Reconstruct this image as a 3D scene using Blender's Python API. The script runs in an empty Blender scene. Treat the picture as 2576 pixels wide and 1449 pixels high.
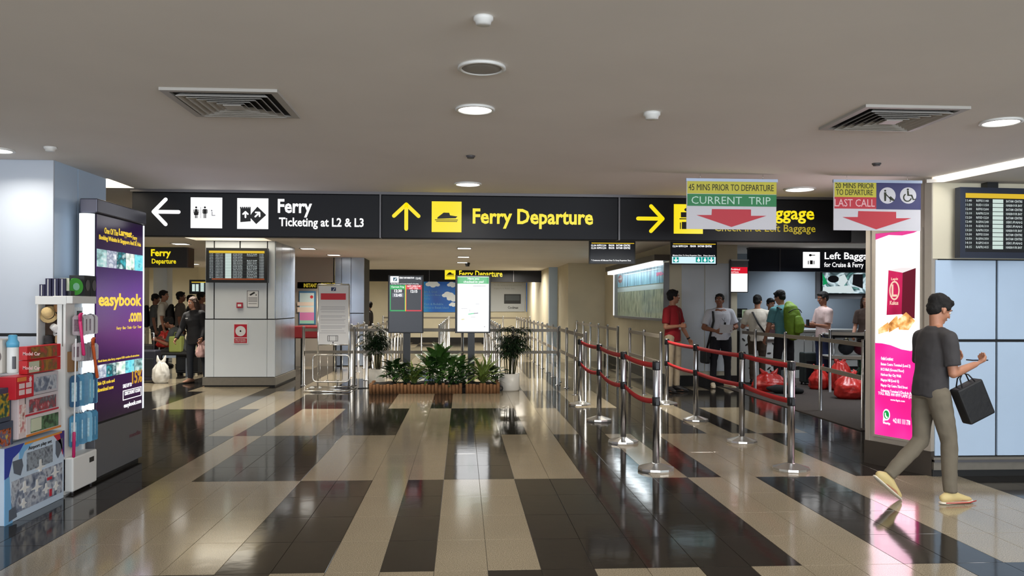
import bpy, bmesh, math, random
from mathutils import Vector as V, Matrix, Euler, noise
random.seed(7)
PI = math.pi
C = bpy.context.scene.collection
# ------------------------------------------------------------------ camera
HCAM = 1.5; FPX = 2060.0; CX = 1288.0; CY = 768.0; ROLL = 0.004; YAW = math.radians(3.46)
cd = bpy.data.cameras.new('camera'); cam = bpy.data.objects.new('camera', cd); C.objects.link(cam)
cd.sensor_width = 36; cd.lens = FPX / 2576 * 36; cd.shift_y = (CY - 724.5) / 2576; cd.clip_end = 200; cd.clip_start = .05
cam.location = (0, 0, HCAM)
cam.rotation_euler = (Matrix.Rotation(-YAW, 3, 'Z') @ Matrix.Rotation(PI / 2, 3, 'X') @ Matrix.Rotation(ROLL, 3, 'Z')).to_euler()
bpy.context.scene.camera = cam
# ------------------------------------------------------------------ world, exposure
sc = bpy.context.scene
sc.view_settings.view_transform = 'Standard'; sc.view_settings.look = 'None'
sc.view_settings.gamma = 1; sc.view_settings.use_curve_mapping = False
sc.view_settings.exposure = 0.0
w = bpy.data.worlds.new('world'); sc.world = w; w.use_nodes = True
bg = w.node_tree.nodes['Background']; bg.inputs[0].default_value = (.72, .86, 1.0, 1); bg.inputs[1].default_value = 1.6
LAMP = 1.0          # overall strength of the lamps and the added fill lights
def area(name, loc, size, power, col=(1, .93, .82), rot=(0, 0, 0), size_y=None, shape='DISK', spread=PI):
    l = bpy.data.lights.new(name, 'AREA'); l.shape = shape; l.size = size; l.energy = power * LAMP; l.color = col; l.spread = spread
    if size_y: l.shape = 'RECTANGLE'; l.size_y = size_y
    o = bpy.data.objects.new(name, l); C.objects.link(o); o.location = loc; o.rotation_euler = rot
    return o
# unseen area lights added behind the viewer to brighten ceiling, pillars and walls
area('unseen_fill_light', (3.5, -4.0, 2.3), 7.0, 640, (.9, .95, 1.0), (math.radians(98), 0, math.radians(20)), size_y=2.2)
area('unseen_fill_light', (-4.5, -4.5, 2.0), 5.0, 220, (.95, .96, 1.0), (math.radians(112), 0, math.radians(-12)), size_y=1.8)
# ------------------------------------------------------------------ pixel -> place helpers (measuring the photograph)
RT = V((math.cos(YAW), -math.sin(YAW), 0)); FW = V((math.sin(YAW), math.cos(YAW), 0)); ZZ = V((0, 0, 1)); CAM = V((0, 0, HCAM))
def ray(px, py):
    dx = px - CX; dy = py - CY
    x = dx + ROLL * dy; y = dy - ROLL * dx
    return RT * (x / FPX) - ZZ * (y / FPX) + FW
def G(px, py, z=0.0):
    d = ray(px, py); t = (z - HCAM) / d.z
    return CAM + d * t
def D(px, py, zc):
    return CAM + ray(px, py) * zc
class Pl:
    """a vertical plane through P running along u; s runs along u, t is the height"""
    def __init__(s, P, u):
        s.P = V((P[0], P[1], 0)); s.u = V((u[0], u[1], 0)).normalized(); s.n = s.u.cross(ZZ)
    def hit(s, px, py):
        d = ray(px, py); t = (s.P - CAM).dot(s.n) / d.dot(s.n); q = CAM + d * t
        return (q - s.P).dot(s.u), q.z
    def at(s, a, t, off=0.0): return s.P + s.u * a + ZZ * t + s.n * off
    def bb(s, x0, y0, x1, y1):
        xm = (x0 + x1) / 2; ym = (y0 + y1) / 2
        return s.hit(x0, ym)[0], s.hit(xm, y0)[1], s.hit(x1, ym)[0], s.hit(xm, y1)[1]
def PY(y): return Pl((0, y), (1, 0))
# ------------------------------------------------------------------ materials
def lin(c):
    r = []
    for v in c[:3]:
        v = v / 255.0
        r.append(v / 12.92 if v <= .04045 else ((v + .055) / 1.055) ** 2.4)
    return (r[0], r[1], r[2], 1)
MATS = {}
def mat(name, col, rough=.6, metal=0, noise_amt=0, noise_scale=20, bump=0, bump_scale=60, spec=.5, coat=0, emit=None, es=1.0, alpha=1, trans=0, sss=0, stretch=None):
    if name in MATS: return MATS[name]
    m = bpy.data.materials.new(name); m.use_nodes = True; nt = m.node_tree; b = nt.nodes['Principled BSDF']
    c = lin(col); b.inputs['Base Color'].default_value = c; b.inputs['Roughness'].default_value = rough; b.inputs['Metallic'].default_value = metal
    b.inputs['Specular IOR Level'].default_value = spec; b.inputs['Coat Weight'].default_value = coat
    b.inputs['Alpha'].default_value = alpha; b.inputs['Transmission Weight'].default_value = trans
    if sss: b.inputs['Subsurface Weight'].default_value = sss; b.inputs['Subsurface Radius'].default_value = (.02, .008, .004)
    if emit is not None:
        b.inputs['Emission Color'].default_value = lin(emit); b.inputs['Emission Strength'].default_value = es
    if noise_amt or bump:
        tc = nt.nodes.new('ShaderNodeTexCoord'); src = tc.outputs['Object']
        if stretch:
            mp = nt.nodes.new('ShaderNodeMapping'); mp.inputs['Scale'].default_value = stretch; nt.links.new(src, mp.inputs[0]); src = mp.outputs[0]
        if noise_amt:
            n = nt.nodes.new('ShaderNodeTexNoise'); n.inputs['Scale'].default_value = noise_scale; n.inputs['Detail'].default_value = 5; nt.links.new(src, n.inputs['Vector'])
            mx = nt.nodes.new('ShaderNodeMix'); mx.data_type = 'RGBA'; mx.blend_type = 'MULTIPLY'; mx.inputs[0].default_value = 1
            rp = nt.nodes.new('ShaderNodeMapRange'); rp.inputs['From Min'].default_value = .3; rp.inputs['From Max'].default_value = .7
            rp.inputs['To Min'].default_value = 1 - noise_amt; rp.inputs['To Max'].default_value = 1 + noise_amt
            nt.links.new(n.outputs[0], rp.inputs[0]); mx.inputs[6].default_value = c; nt.links.new(rp.outputs[0], mx.inputs[7]); nt.links.new(mx.outputs[2], b.inputs['Base Color'])
        if bump:
            n2 = nt.nodes.new('ShaderNodeTexNoise'); n2.inputs['Scale'].default_value = bump_scale; n2.inputs['Detail'].default_value = 3; nt.links.new(src, n2.inputs['Vector'])
            bp = nt.nodes.new('ShaderNodeBump'); bp.inputs['Strength'].default_value = bump; bp.inputs['Distance'].default_value = .01
            nt.links.new(n2.outputs[0], bp.inputs['Height']); nt.links.new(bp.outputs[0], b.inputs['Normal'])
    MATS[name] = m; return m
def glow(name, col, s=1.0):
    """a lit print, lamp or screen: emits its own colour"""
    if name in MATS: return MATS[name]
    m = bpy.data.materials.new(name); m.use_nodes = True; b = m.node_tree.nodes['Principled BSDF']
    b.inputs['Base Color'].default_value = (0.01, 0.01, 0.01, 1); b.inputs['Emission Color'].default_value = lin(col); b.inputs['Emission Strength'].default_value = s
    b.inputs['Roughness'].default_value = .25
    MATS[name] = m; return m
def picture(name, cols, scale=3.0, emit=0.0, rough=.4, detail=2, stretch=(1, 1, 1), dist=0.0, seed=0):
    """a printed or shown picture: soft noise run through a colour ramp"""
    if name in MATS: return MATS[name]
    m = bpy.data.materials.new(name); m.use_nodes = True; nt = m.node_tree; b = nt.nodes['Principled BSDF']
    tc = nt.nodes.new('ShaderNodeTexCoord'); mp = nt.nodes.new('ShaderNodeMapping'); mp.inputs['Scale'].default_value = stretch; mp.inputs['Location'].default_value = (seed, seed * .7, seed * .3)
    n = nt.nodes.new('ShaderNodeTexNoise'); n.inputs['Scale'].default_value = scale; n.inputs['Detail'].default_value = detail; n.inputs['Distortion'].default_value = dist
    cr = nt.nodes.new('ShaderNodeValToRGB'); nt.links.new(tc.outputs['Object'], mp.inputs[0]); nt.links.new(mp.outputs[0], n.inputs['Vector']); nt.links.new(n.outputs[0], cr.inputs[0])
    k = len(cols); el = cr.color_ramp.elements
    while len(el) < k: el.new(.5)
    for i, cc in enumerate(cols): el[i].position = .28 + .44 * i / max(1, k - 1); el[i].color = lin(cc)
    nt.links.new(cr.outputs[0], b.inputs['Base Color']); b.inputs['Roughness'].default_value = rough
    if emit: nt.links.new(cr.outputs[0], b.inputs['Emission Color']); b.inputs['Emission Strength'].default_value = emit; 
    MATS[name] = m; return m
# ------------------------------------------------------------------ mesh building
ORG = {}
class MB:
    def __init__(s, join=False): s.bm = bmesh.new(); s.mats = []; s.cur = 0; s.subs = []; s.join = join
    def m(s, material):
        if material not in s.mats: s.mats.append(material)
        s.cur = s.mats.index(material); return s
    def _f(s, faces, smooth=False):
        for f in faces: f.material_index = s.cur; f.smooth = smooth
    def hexa(s, p):
        v = [s.bm.verts.new(q) for q in p]
        fs = []
        for i in ((3, 2, 1, 0), (4, 5, 6, 7), (0, 1, 5, 4), (1, 2, 6, 5), (2, 3, 7, 6), (3, 0, 4, 7)):
            fs.append(s.bm.faces.new([v[k] for k in i]))
        s._f(fs); return v, fs
    def box(s, a, b, bev=0, seg=2, M=None):
        x0, y0, z0 = a; x1, y1, z1 = b
        p = [V(q) for q in ((x0, y0, z0), (x1, y0, z0), (x1, y1, z0), (x0, y1, z0), (x0, y0, z1), (x1, y0, z1), (x1, y1, z1), (x0, y1, z1))]
        if M is not None: p = [M @ q for q in p]
        v, fs = s.hexa(p)
        if bev:
            es = list({e for f in fs for e in f.edges})
            r = bmesh.ops.bevel(s.bm, geom=es, offset=bev, segments=seg, affect='EDGES', profile=.5)
            s._f(r['faces'])
        return s
    def cbox(s, c, d, bev=0, M=None): 
        c = V(c); d = V(d) / 2
        return s.box(c - d, c + d, bev, M=M)
    def prism(s, pts, ext):
        """closed outline pts extruded by ext (front face = pts)"""
        a = [s.bm.verts.new(p) for p in pts]; b = [s.bm.verts.new(V(p) + ext) for p in pts]; n = len(a); fs = []
        try:
            fs.append(s.bm.faces.new(a)); fs.append(s.bm.faces.new(b[::-1]))
            for i in range(n): fs.append(s.bm.faces.new([a[i], b[i], b[(i + 1) % n], a[(i + 1) % n]]))
        except ValueError: pass
        s._f(fs); return s
    def ring(s, c, a, b, n):
        return [s.bm.verts.new(c + a * math.cos(2 * PI * i / n) + b * math.sin(2 * PI * i / n)) for i in range(n)]
    def tube(s, pts, r, n=10, side=None, round_end=False, flat=1.0, closed=False, smooth=True):
        """loft rings through pts; r a number or a list of numbers or (ra, rb) pairs"""
        pts = [V(p) for p in pts]; k = len(pts)
        rr = r if isinstance(r, (list, tuple)) else [r] * k
        rr = [(q, q * flat) if not isinstance(q, (list, tuple)) else q for q in rr]
        if round_end:
            P = []; R = []
            d0 = (pts[0] - pts[1]).normalized(); d1 = (pts[-1] - pts[-2]).normalized()
            m0 = min(rr[0]); m1 = min(rr[-1])
            for g in (.98, .8, .5): P.append(pts[0] + d0 * m0 * g); R.append((rr[0][0] * math.sqrt(1 - g * g), rr[0][1] * math.sqrt(1 - g * g)))
            P += pts; R += rr
            for g in (.5, .8, .98): P.append(pts[-1] + d1 * m1 * g); R.append((rr[-1][0] * math.sqrt(1 - g * g), rr[-1][1] * math.sqrt(1 - g * g)))
            pts, rr, k = P, R, len(P)
        rings = []; prev = None
        for i in range(k):
            if closed: t = (pts[(i + 1) % k] - pts[i - 1]).normalized()
            else: t = (pts[min(i + 1, k - 1)] - pts[max(i - 1, 0)]).normalized()
            ref = V(side) if side is not None else (prev if prev is not None else (V((1, 0, 0)) if abs(t.x) < .9 else V((0, 1, 0))))
            a = (ref - t * ref.dot(t)).normalized(); b = t.cross(a); prev = a
            rings.append(s.ring(pts[i], a * rr[i][0], b * rr[i][1], n))
        fs = []
        for i in range(k if closed else k - 1):
            A, B = rings[i], rings[(i + 1) % k]
            for j in range(n): fs.append(s.bm.faces.new([A[j], A[(j + 1) % n], B[(j + 1) % n], B[j]]))
        s._f(fs, smooth)
        if not closed:
            s._f([s.bm.faces.new(rings[0][::-1]), s.bm.faces.new(rings[-1])], False)
        return s
    def lathe(s, prof, c=(0, 0, 0), n=24, smooth=False):
        c = V(c); rings = []
        for r, z in prof: rings.append(s.ring(c + ZZ * z, V((max(r, 1e-4), 0, 0)), V((0, max(r, 1e-4), 0)), n))
        fs = []
        for A, B in zip(rings, rings[1:]):
            for j in range(n): fs.append(s.bm.faces.new([A[j], A[(j + 1) % n], B[(j + 1) % n], B[j]]))
        s._f(fs, smooth)
        s._f([s.bm.faces.new(rings[0][::-1]), s.bm.faces.new(rings[-1])])
        return s
    def ball(s, c, r, u=12, v=8, R=None):
        if not isinstance(r, (list, tuple)): r = (r, r, r)
        M = Matrix.Translation(V(c)) @ (R.to_4x4() if R is not None else Matrix.Identity(4)) @ Matrix.Diagonal((r[0], r[1], r[2], 1))
        q = bmesh.ops.create_uvsphere(s.bm, u_segments=u, v_segments=v, radius=1, matrix=M)
        s._f({f for vv in q['verts'] for f in vv.link_faces}, True); return s
    # prints on a plane
    def pb(s, pl, x0, y0, x1, y1, o0=0.0, o1=.003):
        a, t0, b, t1 = pl.bb(x0, y0, x1, y1); return s.st(pl, a, t1, b, t0, o0, o1)
    def st(s, pl, a, t0, b, t1, o0=0.0, o1=.003):
        s.hexa([pl.at(a, t0, o1), pl.at(b, t0, o1), pl.at(b, t0, o0), pl.at(a, t0, o0), pl.at(a, t1, o1), pl.at(b, t1, o1), pl.at(b, t1, o0), pl.at(a, t1, o0)]); return s
    def pp(s, pl, pts, o1=.003, o0=0.0):
        w_ = []
        for x, y in pts: a, t = pl.hit(x, y); w_.append(pl.at(a, t, o1))
        return s.prism(w_, pl.n * (o0 - o1))
    def pe(s, pl, x, y, rx, ry, o1=.003, o0=0.0, n=20):
        a, t0, b, t1 = pl.bb(x - rx, y - ry, x + rx, y + ry)
        return s.prism([pl.at((a + b) / 2 + (b - a) / 2 * math.cos(2 * PI * i / n), (t0 + t1) / 2 + abs(t0 - t1) / 2 * math.sin(2 * PI * i / n), o1) for i in range(n)], pl.n * (o0 - o1))
    def text(s, pl, txt, x0, y0, x1, y1, off=.003, bold=0.0, th=.0015, st=None, res=2):
        a, t0, b, t1 = st if st else pl.bb(x0, y0, x1, y1)
        pts, fcs = glyphs(txt, bold, res)
        if not pts: return s
        if not s.join:
            q = MB(True); q.m(s.mats[s.cur]); s.subs.append(q); q.text(pl, txt, x0, y0, x1, y1, off, bold, th, (a, t0, b, t1), res); return s
        mnx = min(p[0] for p in pts); mxx = max(p[0] for p in pts); mny = min(p[1] for p in pts); mxy = max(p[1] for p in pts)
        vs = [s.bm.verts.new(pl.at(a + (p[0] - mnx) / (mxx - mnx) * (b - a), t1 + (p[1] - mny) / (mxy - mny) * (t0 - t1), off + (th if p[2] > 0 else 0))) for p in pts]
        fs = []
        for f in fcs:
            try: fs.append(s.bm.faces.new([vs[i] for i in f]))
            except ValueError: pass
        s._f(fs); return s
    def build(s, name, parent=None, local=False, kind=None, label=None, cat=None, group=None, bevel=0, origin=None, fixn=True):
        if s.subs:
            subs = s.subs; s.subs = []
            if not s.bm.verts: last = subs.pop(); rest_ = subs; s.bm.free(); s.bm = last.bm; s.mats = last.mats
            else: rest_ = subs
            for q in rest_: q.build('lettering', parent, local, kind, None, None, None, 0, origin, fixn)
        if fixn: bmesh.ops.recalc_face_normals(s.bm, faces=s.bm.faces)
        if not s.bm.verts: print('EMPTY', name)
        if origin is None and not local:
            if parent is not None: origin = ORG[parent.name]
            else:
                xs = [v.co for v in s.bm.verts]
                origin = V(((min(v.x for v in xs) + max(v.x for v in xs)) / 2, (min(v.y for v in xs) + max(v.y for v in xs)) / 2, min(v.z for v in xs)))
        if not local: bmesh.ops.translate(s.bm, verts=s.bm.verts, vec=-V(origin))
        else: origin = V((0, 0, 0))
        me = bpy.data.meshes.new(name); s.bm.to_mesh(me); s.bm.free()
        for mm in s.mats: me.materials.append(mm)
        o = bpy.data.objects.new(name, me); C.objects.link(o)
        if parent is not None: o.parent = parent
        elif not local: o.location = origin
        ORG[o.name] = V(origin)
        if bevel:
            md = o.modifiers.new('bevel', 'BEVEL'); md.width = bevel; md.segments = 2; md.limit_method = 'ANGLE'
        if kind: o['kind'] = kind
        if label: o['label'] = label
        if cat: o['category'] = cat
        if group: o['group'] = group
        return o
GL = {}
def glyphs(txt, bold, res):
    k = (txt, bold, res)
    if k in GL: return GL[k]
    cu = bpy.data.curves.new('t', 'FONT'); cu.body = txt; cu.offset = bold; cu.resolution_u = res; cu.extrude = .01; cu.space_line = .95
    o = bpy.data.objects.new('t', cu); me = bpy.data.meshes.new_from_object(o)
    pts = [tuple(v.co) for v in me.vertices]; fcs = [tuple(p.vertices) for p in me.polygons]
    bpy.data.objects.remove(o); bpy.data.meshes.remove(me); bpy.data.curves.remove(cu)
    GL[k] = (pts, fcs); return GL[k]
def root(name, label, cat, loc, group=None, rz=0):
    o = bpy.data.objects.new(name, None); C.objects.link(o); o.location = loc; o.rotation_euler = (0, 0, rz); o.empty_display_size = .1
    o['label'] = label; o['category'] = cat
    if group: o['group'] = group
    ORG[o.name] = V(loc); return o
def clone(r, loc, rz=0, label=None, scale=None):
    def cp(o, par):
        c = o.copy(); C.objects.link(c)
        if par is not None: c.parent = par
        for ch in list(o.children): cp(ch, c)
        return c
    c = cp(r, None); c.location = loc; c.rotation_euler = (0, 0, rz)
    if label: c['label'] = label
    if scale: c.scale = (scale, scale, scale)
    ORG[c.name] = V(loc); return c
def tagp(o, label): o['label'] = label; return o
# ------------------------------------------------------------------ shared materials
ZC = 2.65
M_ceil = mat('ceiling_paint', (232, 226, 219), .9, noise_amt=.03, noise_scale=1.2)
M_beige = mat('beige_wall', (212, 204, 180), .8, noise_amt=.04, noise_scale=2)
M_white = mat('white_wall_panel', (214, 220, 226), .35, noise_amt=.015, noise_scale=3, spec=.4)
M_blueish = mat('cool_white_panel', (184, 205, 228), .3, noise_amt=.02, noise_scale=3)
M_grey = mat('grey_wall', (150, 152, 155), .7)
M_joint = mat('dark_joint', (14, 15, 18), .6)
M_plinth = mat('plinth_metal', (128, 122, 112), .45, metal=.5, noise_amt=.05)
M_toe = mat('toe_dark', (20, 19, 18), .5)
M_steel = mat('brushed_steel', (168, 168, 170), .28, metal=1, noise_amt=.06, noise_scale=8, stretch=(1, 1, .1))
M_steelp = mat('steel_panel', (176, 184, 196), .22, metal=.85, noise_amt=.06, noise_scale=3)
M_rail = mat('rail_satin', (140, 132, 120), .45, metal=.3)
M_chrome = mat('chrome', (228, 226, 222), .2, metal=.85)
M_black = mat('black_plastic', (16, 17, 20), .4)
M_navyframe = mat('dark_screen_frame', (38, 44, 60), .4)
M_signface = mat('sign_face', (18, 19, 24), .5, spec=.25)
M_signedge = mat('sign_edge', (98, 96, 98), .4, metal=.5)
M_wht = mat('white_gloss', (225, 225, 222), .35)
M_paper = mat('paper_white', (222, 222, 224), .6)
E_white = glow('lit_white', (255, 255, 255), 1.25)
E_lamp = glow('lamp_disc', (255, 250, 240), 6.0)
E_yel = glow('lit_yellow', (250, 226, 10), 1.0)
E_yeld = glow('lit_yellow_dim', (190, 168, 20), .8)
E_scr = glow('screen_white', (255, 255, 255), 1.1)
E_red = glow('led_red', (255, 20, 50), 1.6)
E_pink = glow('lit_magenta', (214, 22, 120), .95)
E_black = glow('screen_black', (13, 14, 20), 1.0)
E_txt = glow('screen_text', (205, 215, 215), .8)
E_scry = glow('screen_yellow', (224, 186, 40), .95)
E_green = glow('screen_green', (10, 165, 80), 1.0)
E_redp = glow('screen_red', (214, 22, 44), 1.0)
def granite(name, c0, c1, rough, spec=.5):
    m = bpy.data.materials.new(name); m.use_nodes = True; nt = m.node_tree; b = nt.nodes['Principled BSDF']
    tc = nt.nodes.new('ShaderNodeTexCoord'); oi = nt.nodes.new('ShaderNodeObjectInfo')
    n = nt.nodes.new('ShaderNodeTexNoise'); n.inputs['Scale'].default_value = 160; n.inputs['Detail'].default_value = 3
    geo = nt.nodes.new('ShaderNodeNewGeometry'); nt.links.new(geo.outputs['Position'], n.inputs['Vector'])
    cr = nt.nodes.new('ShaderNodeValToRGB'); cr.color_ramp.elements[0].position = .36; cr.color_ramp.elements[1].position = .64
    cr.color_ramp.elements[0].color = lin(c0); cr.color_ramp.elements[1].color = lin(c1)
    nt.links.new(n.outputs[0], cr.inputs[0])
    n2 = nt.nodes.new('ShaderNodeTexNoise'); n2.inputs['Scale'].default_value = 1.6; n2.inputs['Detail'].default_value = 4; nt.links.new(geo.outputs['Position'], n2.inputs['Vector'])
    mr = nt.nodes.new('ShaderNodeMapRange'); mr.inputs['To Min'].default_value = .86; mr.inputs['To Max'].default_value = 1.14; nt.links.new(n2.outputs[0], mr.inputs[0])
    mx = nt.nodes.new('ShaderNodeMix'); mx.data_type = 'RGBA'; mx.blend_type = 'MULTIPLY'; mx.inputs[0].default_value = 1
    nt.links.new(cr.outputs[0], mx.inputs[6]); nt.links.new(mr.outputs[0], mx.inputs[7]); nt.links.new(mx.outputs[2], b.inputs['Base Color'])
    mr2 = nt.nodes.new('ShaderNodeMapRange'); mr2.inputs['To Min'].default_value = rough * .8; mr2.inputs['To Max'].default_value = rough * 1.3; nt.links.new(n2.outputs[0], mr2.inputs[0]); nt.links.new(mr2.outputs[0], b.inputs['Roughness'])
    n3 = nt.nodes.new('ShaderNodeTexNoise'); n3.inputs['Scale'].default_value = 7; nt.links.new(geo.outputs['Position'], n3.inputs['Vector'])
    bp = nt.nodes.new('ShaderNodeBump'); bp.inputs['Strength'].default_value = .05; bp.inputs['Distance'].default_value = .01; nt.links.new(n3.outputs[0], bp.inputs['Height']); nt.links.new(bp.outputs[0], b.inputs['Normal'])
    b.inputs['Specular IOR Level'].default_value = spec
    MATS[name] = m; return m
M_tl = granite('light_granite', (122, 112, 93), (170, 158, 136), .11)
M_td = granite('dark_granite', (28, 26, 24), (48, 44, 40), .085, .36)
M_grout = mat('grout', (70, 66, 58), .7)
# ------------------------------------------------------------------ floor: grout bed with single tiles
TW, TD = .3035, .607
X0 = -.154; Y0 = 7.06          # a row boundary of the pattern; four tiles make one block
PAT = {   # block index (from Y0) -> boundaries: (first column, dark?) runs, columns counted from X0
    -1: [(-99, 1), (-8, 0), (-4, 1), (-2, 0), (-1, 1), (0, 0), (2, 1), (7, 0), (9, 1), (11, 0), (15, 1)],
    0: [(-99, 1), (-8, 0), (-7, 1), (-4, 0), (0, 1), (2, 0), (4, 1), (6, 0), (7, 1), (8, 0), (12, 1)],
    1: [(-99, 1), (-9, 0), (-8, 1), (-7, 0), (-5, 1), (-2, 0), (0, 1), (3, 0), (5, 1), (10, 0), (11, 1), (12, 0), (14, 1)],
    2: [(-99, 0), (-20, 1), (-14, 0), (-11, 1), (-10, 0), (-8, 1), (-3, 0), (-1, 1), (0, 0), (4, 1), (6, 0), (8, 1), (10, 0), (11, 1)],
    -2: [(-99, 0), (-11, 1), (-9, 0), (-6, 1), (-3, 0), (1, 1), (3, 0), (5, 1), (6, 0), (10, 1), (12, 0), (16, 1)],
}
def is_dark(i, j):
    b = j // 4
    if b not in PAT:
        rnd = random.Random(b * 77 + 5); runs = [(-99, b % 2)]; c = -40; d = 0
        while c < 60: runs.append((c, d)); d = 1 - d; c += rnd.choice([1, 2, 2, 3, 4])
        PAT[b] = runs
    v = 0
    for c, d in PAT[b]:
        if i >= c: v = d
    return v
fl = MB(); fl.m(M_grout).box((-16, -6, -.1), (14, 36, -.006)); floor = fl.build('floor', kind='structure', origin=(0, 0, 0))
def tile_mesh(m):
    t = MB().m(m); t.box((.0012, .0012, -.012), (TW - .0012, TD - .0012, 0), .0012, 1)
    o = t.build('tile', local=True); me = o.data; bpy.data.objects.remove(o); return me
TM = {0: tile_mesh(M_tl), 1: tile_mesh(M_td)}
def px_of(p):
    q = V(p) - CAM; z = q.dot(FW)
    return (CX + q.dot(RT) / z * FPX, CY - q.z / z * FPX, z) if z > .1 else (-999, 9999, z)
cand = []; rest = []
for j in range(-18, 47):
    for i in range(-52, 46):
        x = X0 + i * TW; y = Y0 + j * TD
        if x > 13 or x < -15: continue
        a, b_, z = px_of((x + TW / 2, y + TD / 2, 0))
        vis = z > 1 and -60 < a < 2636 and b_ < 1490
        if vis and a < 330 and z < 8.2: vis = y < 4.6 + 2.2 and x > -3.2
        if vis: cand.append((-(TW * TD) / z ** 3, i, j))
        else: rest.append((i, j))
cand.sort()
for _, i, j in cand[:299]:
    o = bpy.data.objects.new('tile', TM[is_dark(i, j)]); C.objects.link(o); o.parent = floor; o.location = (X0 + i * TW, Y0 + j * TD, 0)
st = MB(); rest += [(i, j) for _, i, j in cand[299:]]
for i, j in rest:
    st.m(M_td if is_dark(i, j) else M_tl); x = X0 + i * TW; y = Y0 + j * TD
    g = .0012
    v = [st.bm.verts.new(q) for q in ((x + g, y + g, 0), (x + TW - g, y + g, 0), (x + TW - g, y + TD - g, 0), (x + g, y + TD - g, 0), (x + g, y + g, -.006), (x + TW - g, y + g, -.006), (x + TW - g, y + TD - g, -.006), (x + g, y + TD - g, -.006))]
    st._f([st.bm.faces.new([v[k] for k in q]) for q in ((0, 1, 2, 3), (0, 4, 5, 1), (1, 5, 6, 2), (2, 6, 7, 3), (3, 7, 4, 0))])
st.build('tiles', floor, kind='stuff', fixn=False)
# brown ribbed carpet of the baggage area
M_carpet = mat('brown_carpet', (62, 54, 50), .95, noise_amt=.35, noise_scale=30, stretch=(1, 8, 1), bump=.3, bump_scale=200)
MB().m(M_carpet).box((4.8, 9.6, 0), (9.5, 17.2, .012), .004).build('carpet', label='dark brown ribbed carpet under the left baggage counter area', cat='carpet')
# ------------------------------------------------------------------ ceiling with light coves
HOLES = [(-4.6, -3.26, 7.75, 8.35), (-4.8, -3.45, 13.5, 15.1)]
ce = MB().m(M_ceil)
ys = sorted({-6, 36, 7.75, 8.35, 13.5, 15.1}); xs = sorted({-16, 14, -4.6, -3.26, -4.8, -3.45})
for y0, y1 in zip(ys, ys[1:]):
    for x0, x1 in zip(xs, xs[1:]):
        xm, ym = (x0 + x1) / 2, (y0 + y1) / 2
        if any(a < xm < b and c < ym < d for a, b, c, d in HOLES): continue
        ce.box((x0, y0, ZC), (x1, y1, ZC + .12))
bmesh.ops.remove_doubles(ce.bm, verts=ce.bm.verts, dist=.0001)
ceiling = ce.build('ceiling', kind='structure', origin=(0, 0, ZC))
M_cove = mat('cove_paint', (232, 222, 196), .8)
for a, b, c, d in HOLES:
    h = MB().m(M_cove); z1 = ZC + .32
    h.box((a, c, z1), (b, d, z1 + .03)); h.box((a - .03, c, ZC + .12), (a, d, z1)); h.box((b, c, ZC + .12), (b + .03, d, z1)); h.box((a, c - .03, ZC + .12), (b, c, z1)); h.box((a, d, ZC + .12), (b, d + .03, z1))
    h.build('light_cove', ceiling)
    g = MB().m(E_lamp); g.tube([(a + .12, c + .06, z1 - .06), (b - .12, c + .06, z1 - .06)], .018, 8); g.build('cove_lamp', ceiling)
    area('cove_light', ((a + b) / 2, (c + d) / 2, z1 - .03), b - a - .2, 22, (1, .93, .78), size_y=d - c - .1)
# outer walls
def slab(name, a, b, m, kind='structure', **k): return MB().m(m).box(a, b).build(name, kind=kind, **k)
slab('wall_back', (-8.2, 33, 0), (14, 33.2, ZC), M_beige)
slab('baseboard_back', (-8.2, 32.96, 0), (14, 33.0, .2), M_toe)
slab('wall_left', (-16, 26, 0), (-8.2, 26.2, ZC), M_beige)
slab('wall_left_side', (-8.3, 26.2, 0), (-8.2, 33, ZC), M_beige)
slab('wall_outer_left', (-16.1, -6, 0), (-16, 36, ZC), M_beige)
slab('wall_outer_right', (13.8, -6, 0), (13.9, 36, ZC), M_beige)
# ---- pillar near left
def panelled(name, plane, cells, m, core=None, gap_m=None, th=.02, kind='structure', o0=0.0, pname='panel'):
    pass
def panels_px(parent, plane, rects, m, th=.018, name='wall_panel', off=0.0):
    for r in rects:
        b = MB().m(m); b.pb(plane, *r, off, off + th); b.build(name, parent, bevel=.002)
c1 = G(164, 406, ZC); X1 = -3.28; YP = 6.78; YE = 7.75
pn = MB().m(M_joint).box((-6.4, YP + .02, 0), (X1 - .02, YE, ZC)).build('pillar_near', kind='structure', origin=(0, 0, 0))
for (a, b) in ((0.03, 1.235), (1.26, ZC)):
    for (xa, xb) in ((-6.4, -5.2), (-5.19, X1)): MB().m(mat('near_pillar_panel', (186, 194, 206), .4)).box((xa, YP, a), (xb, YP + .02, b), .002, 1).build('wall_panel', pn)
ym = 7.2
for (ya, yb) in ((YP + .02, ym - .008), (ym + .008, YE)): MB().m(M_blueish).box((X1 - .02, ya, .03), (X1, yb, ZC)).build('wall_panel', pn)
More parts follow.
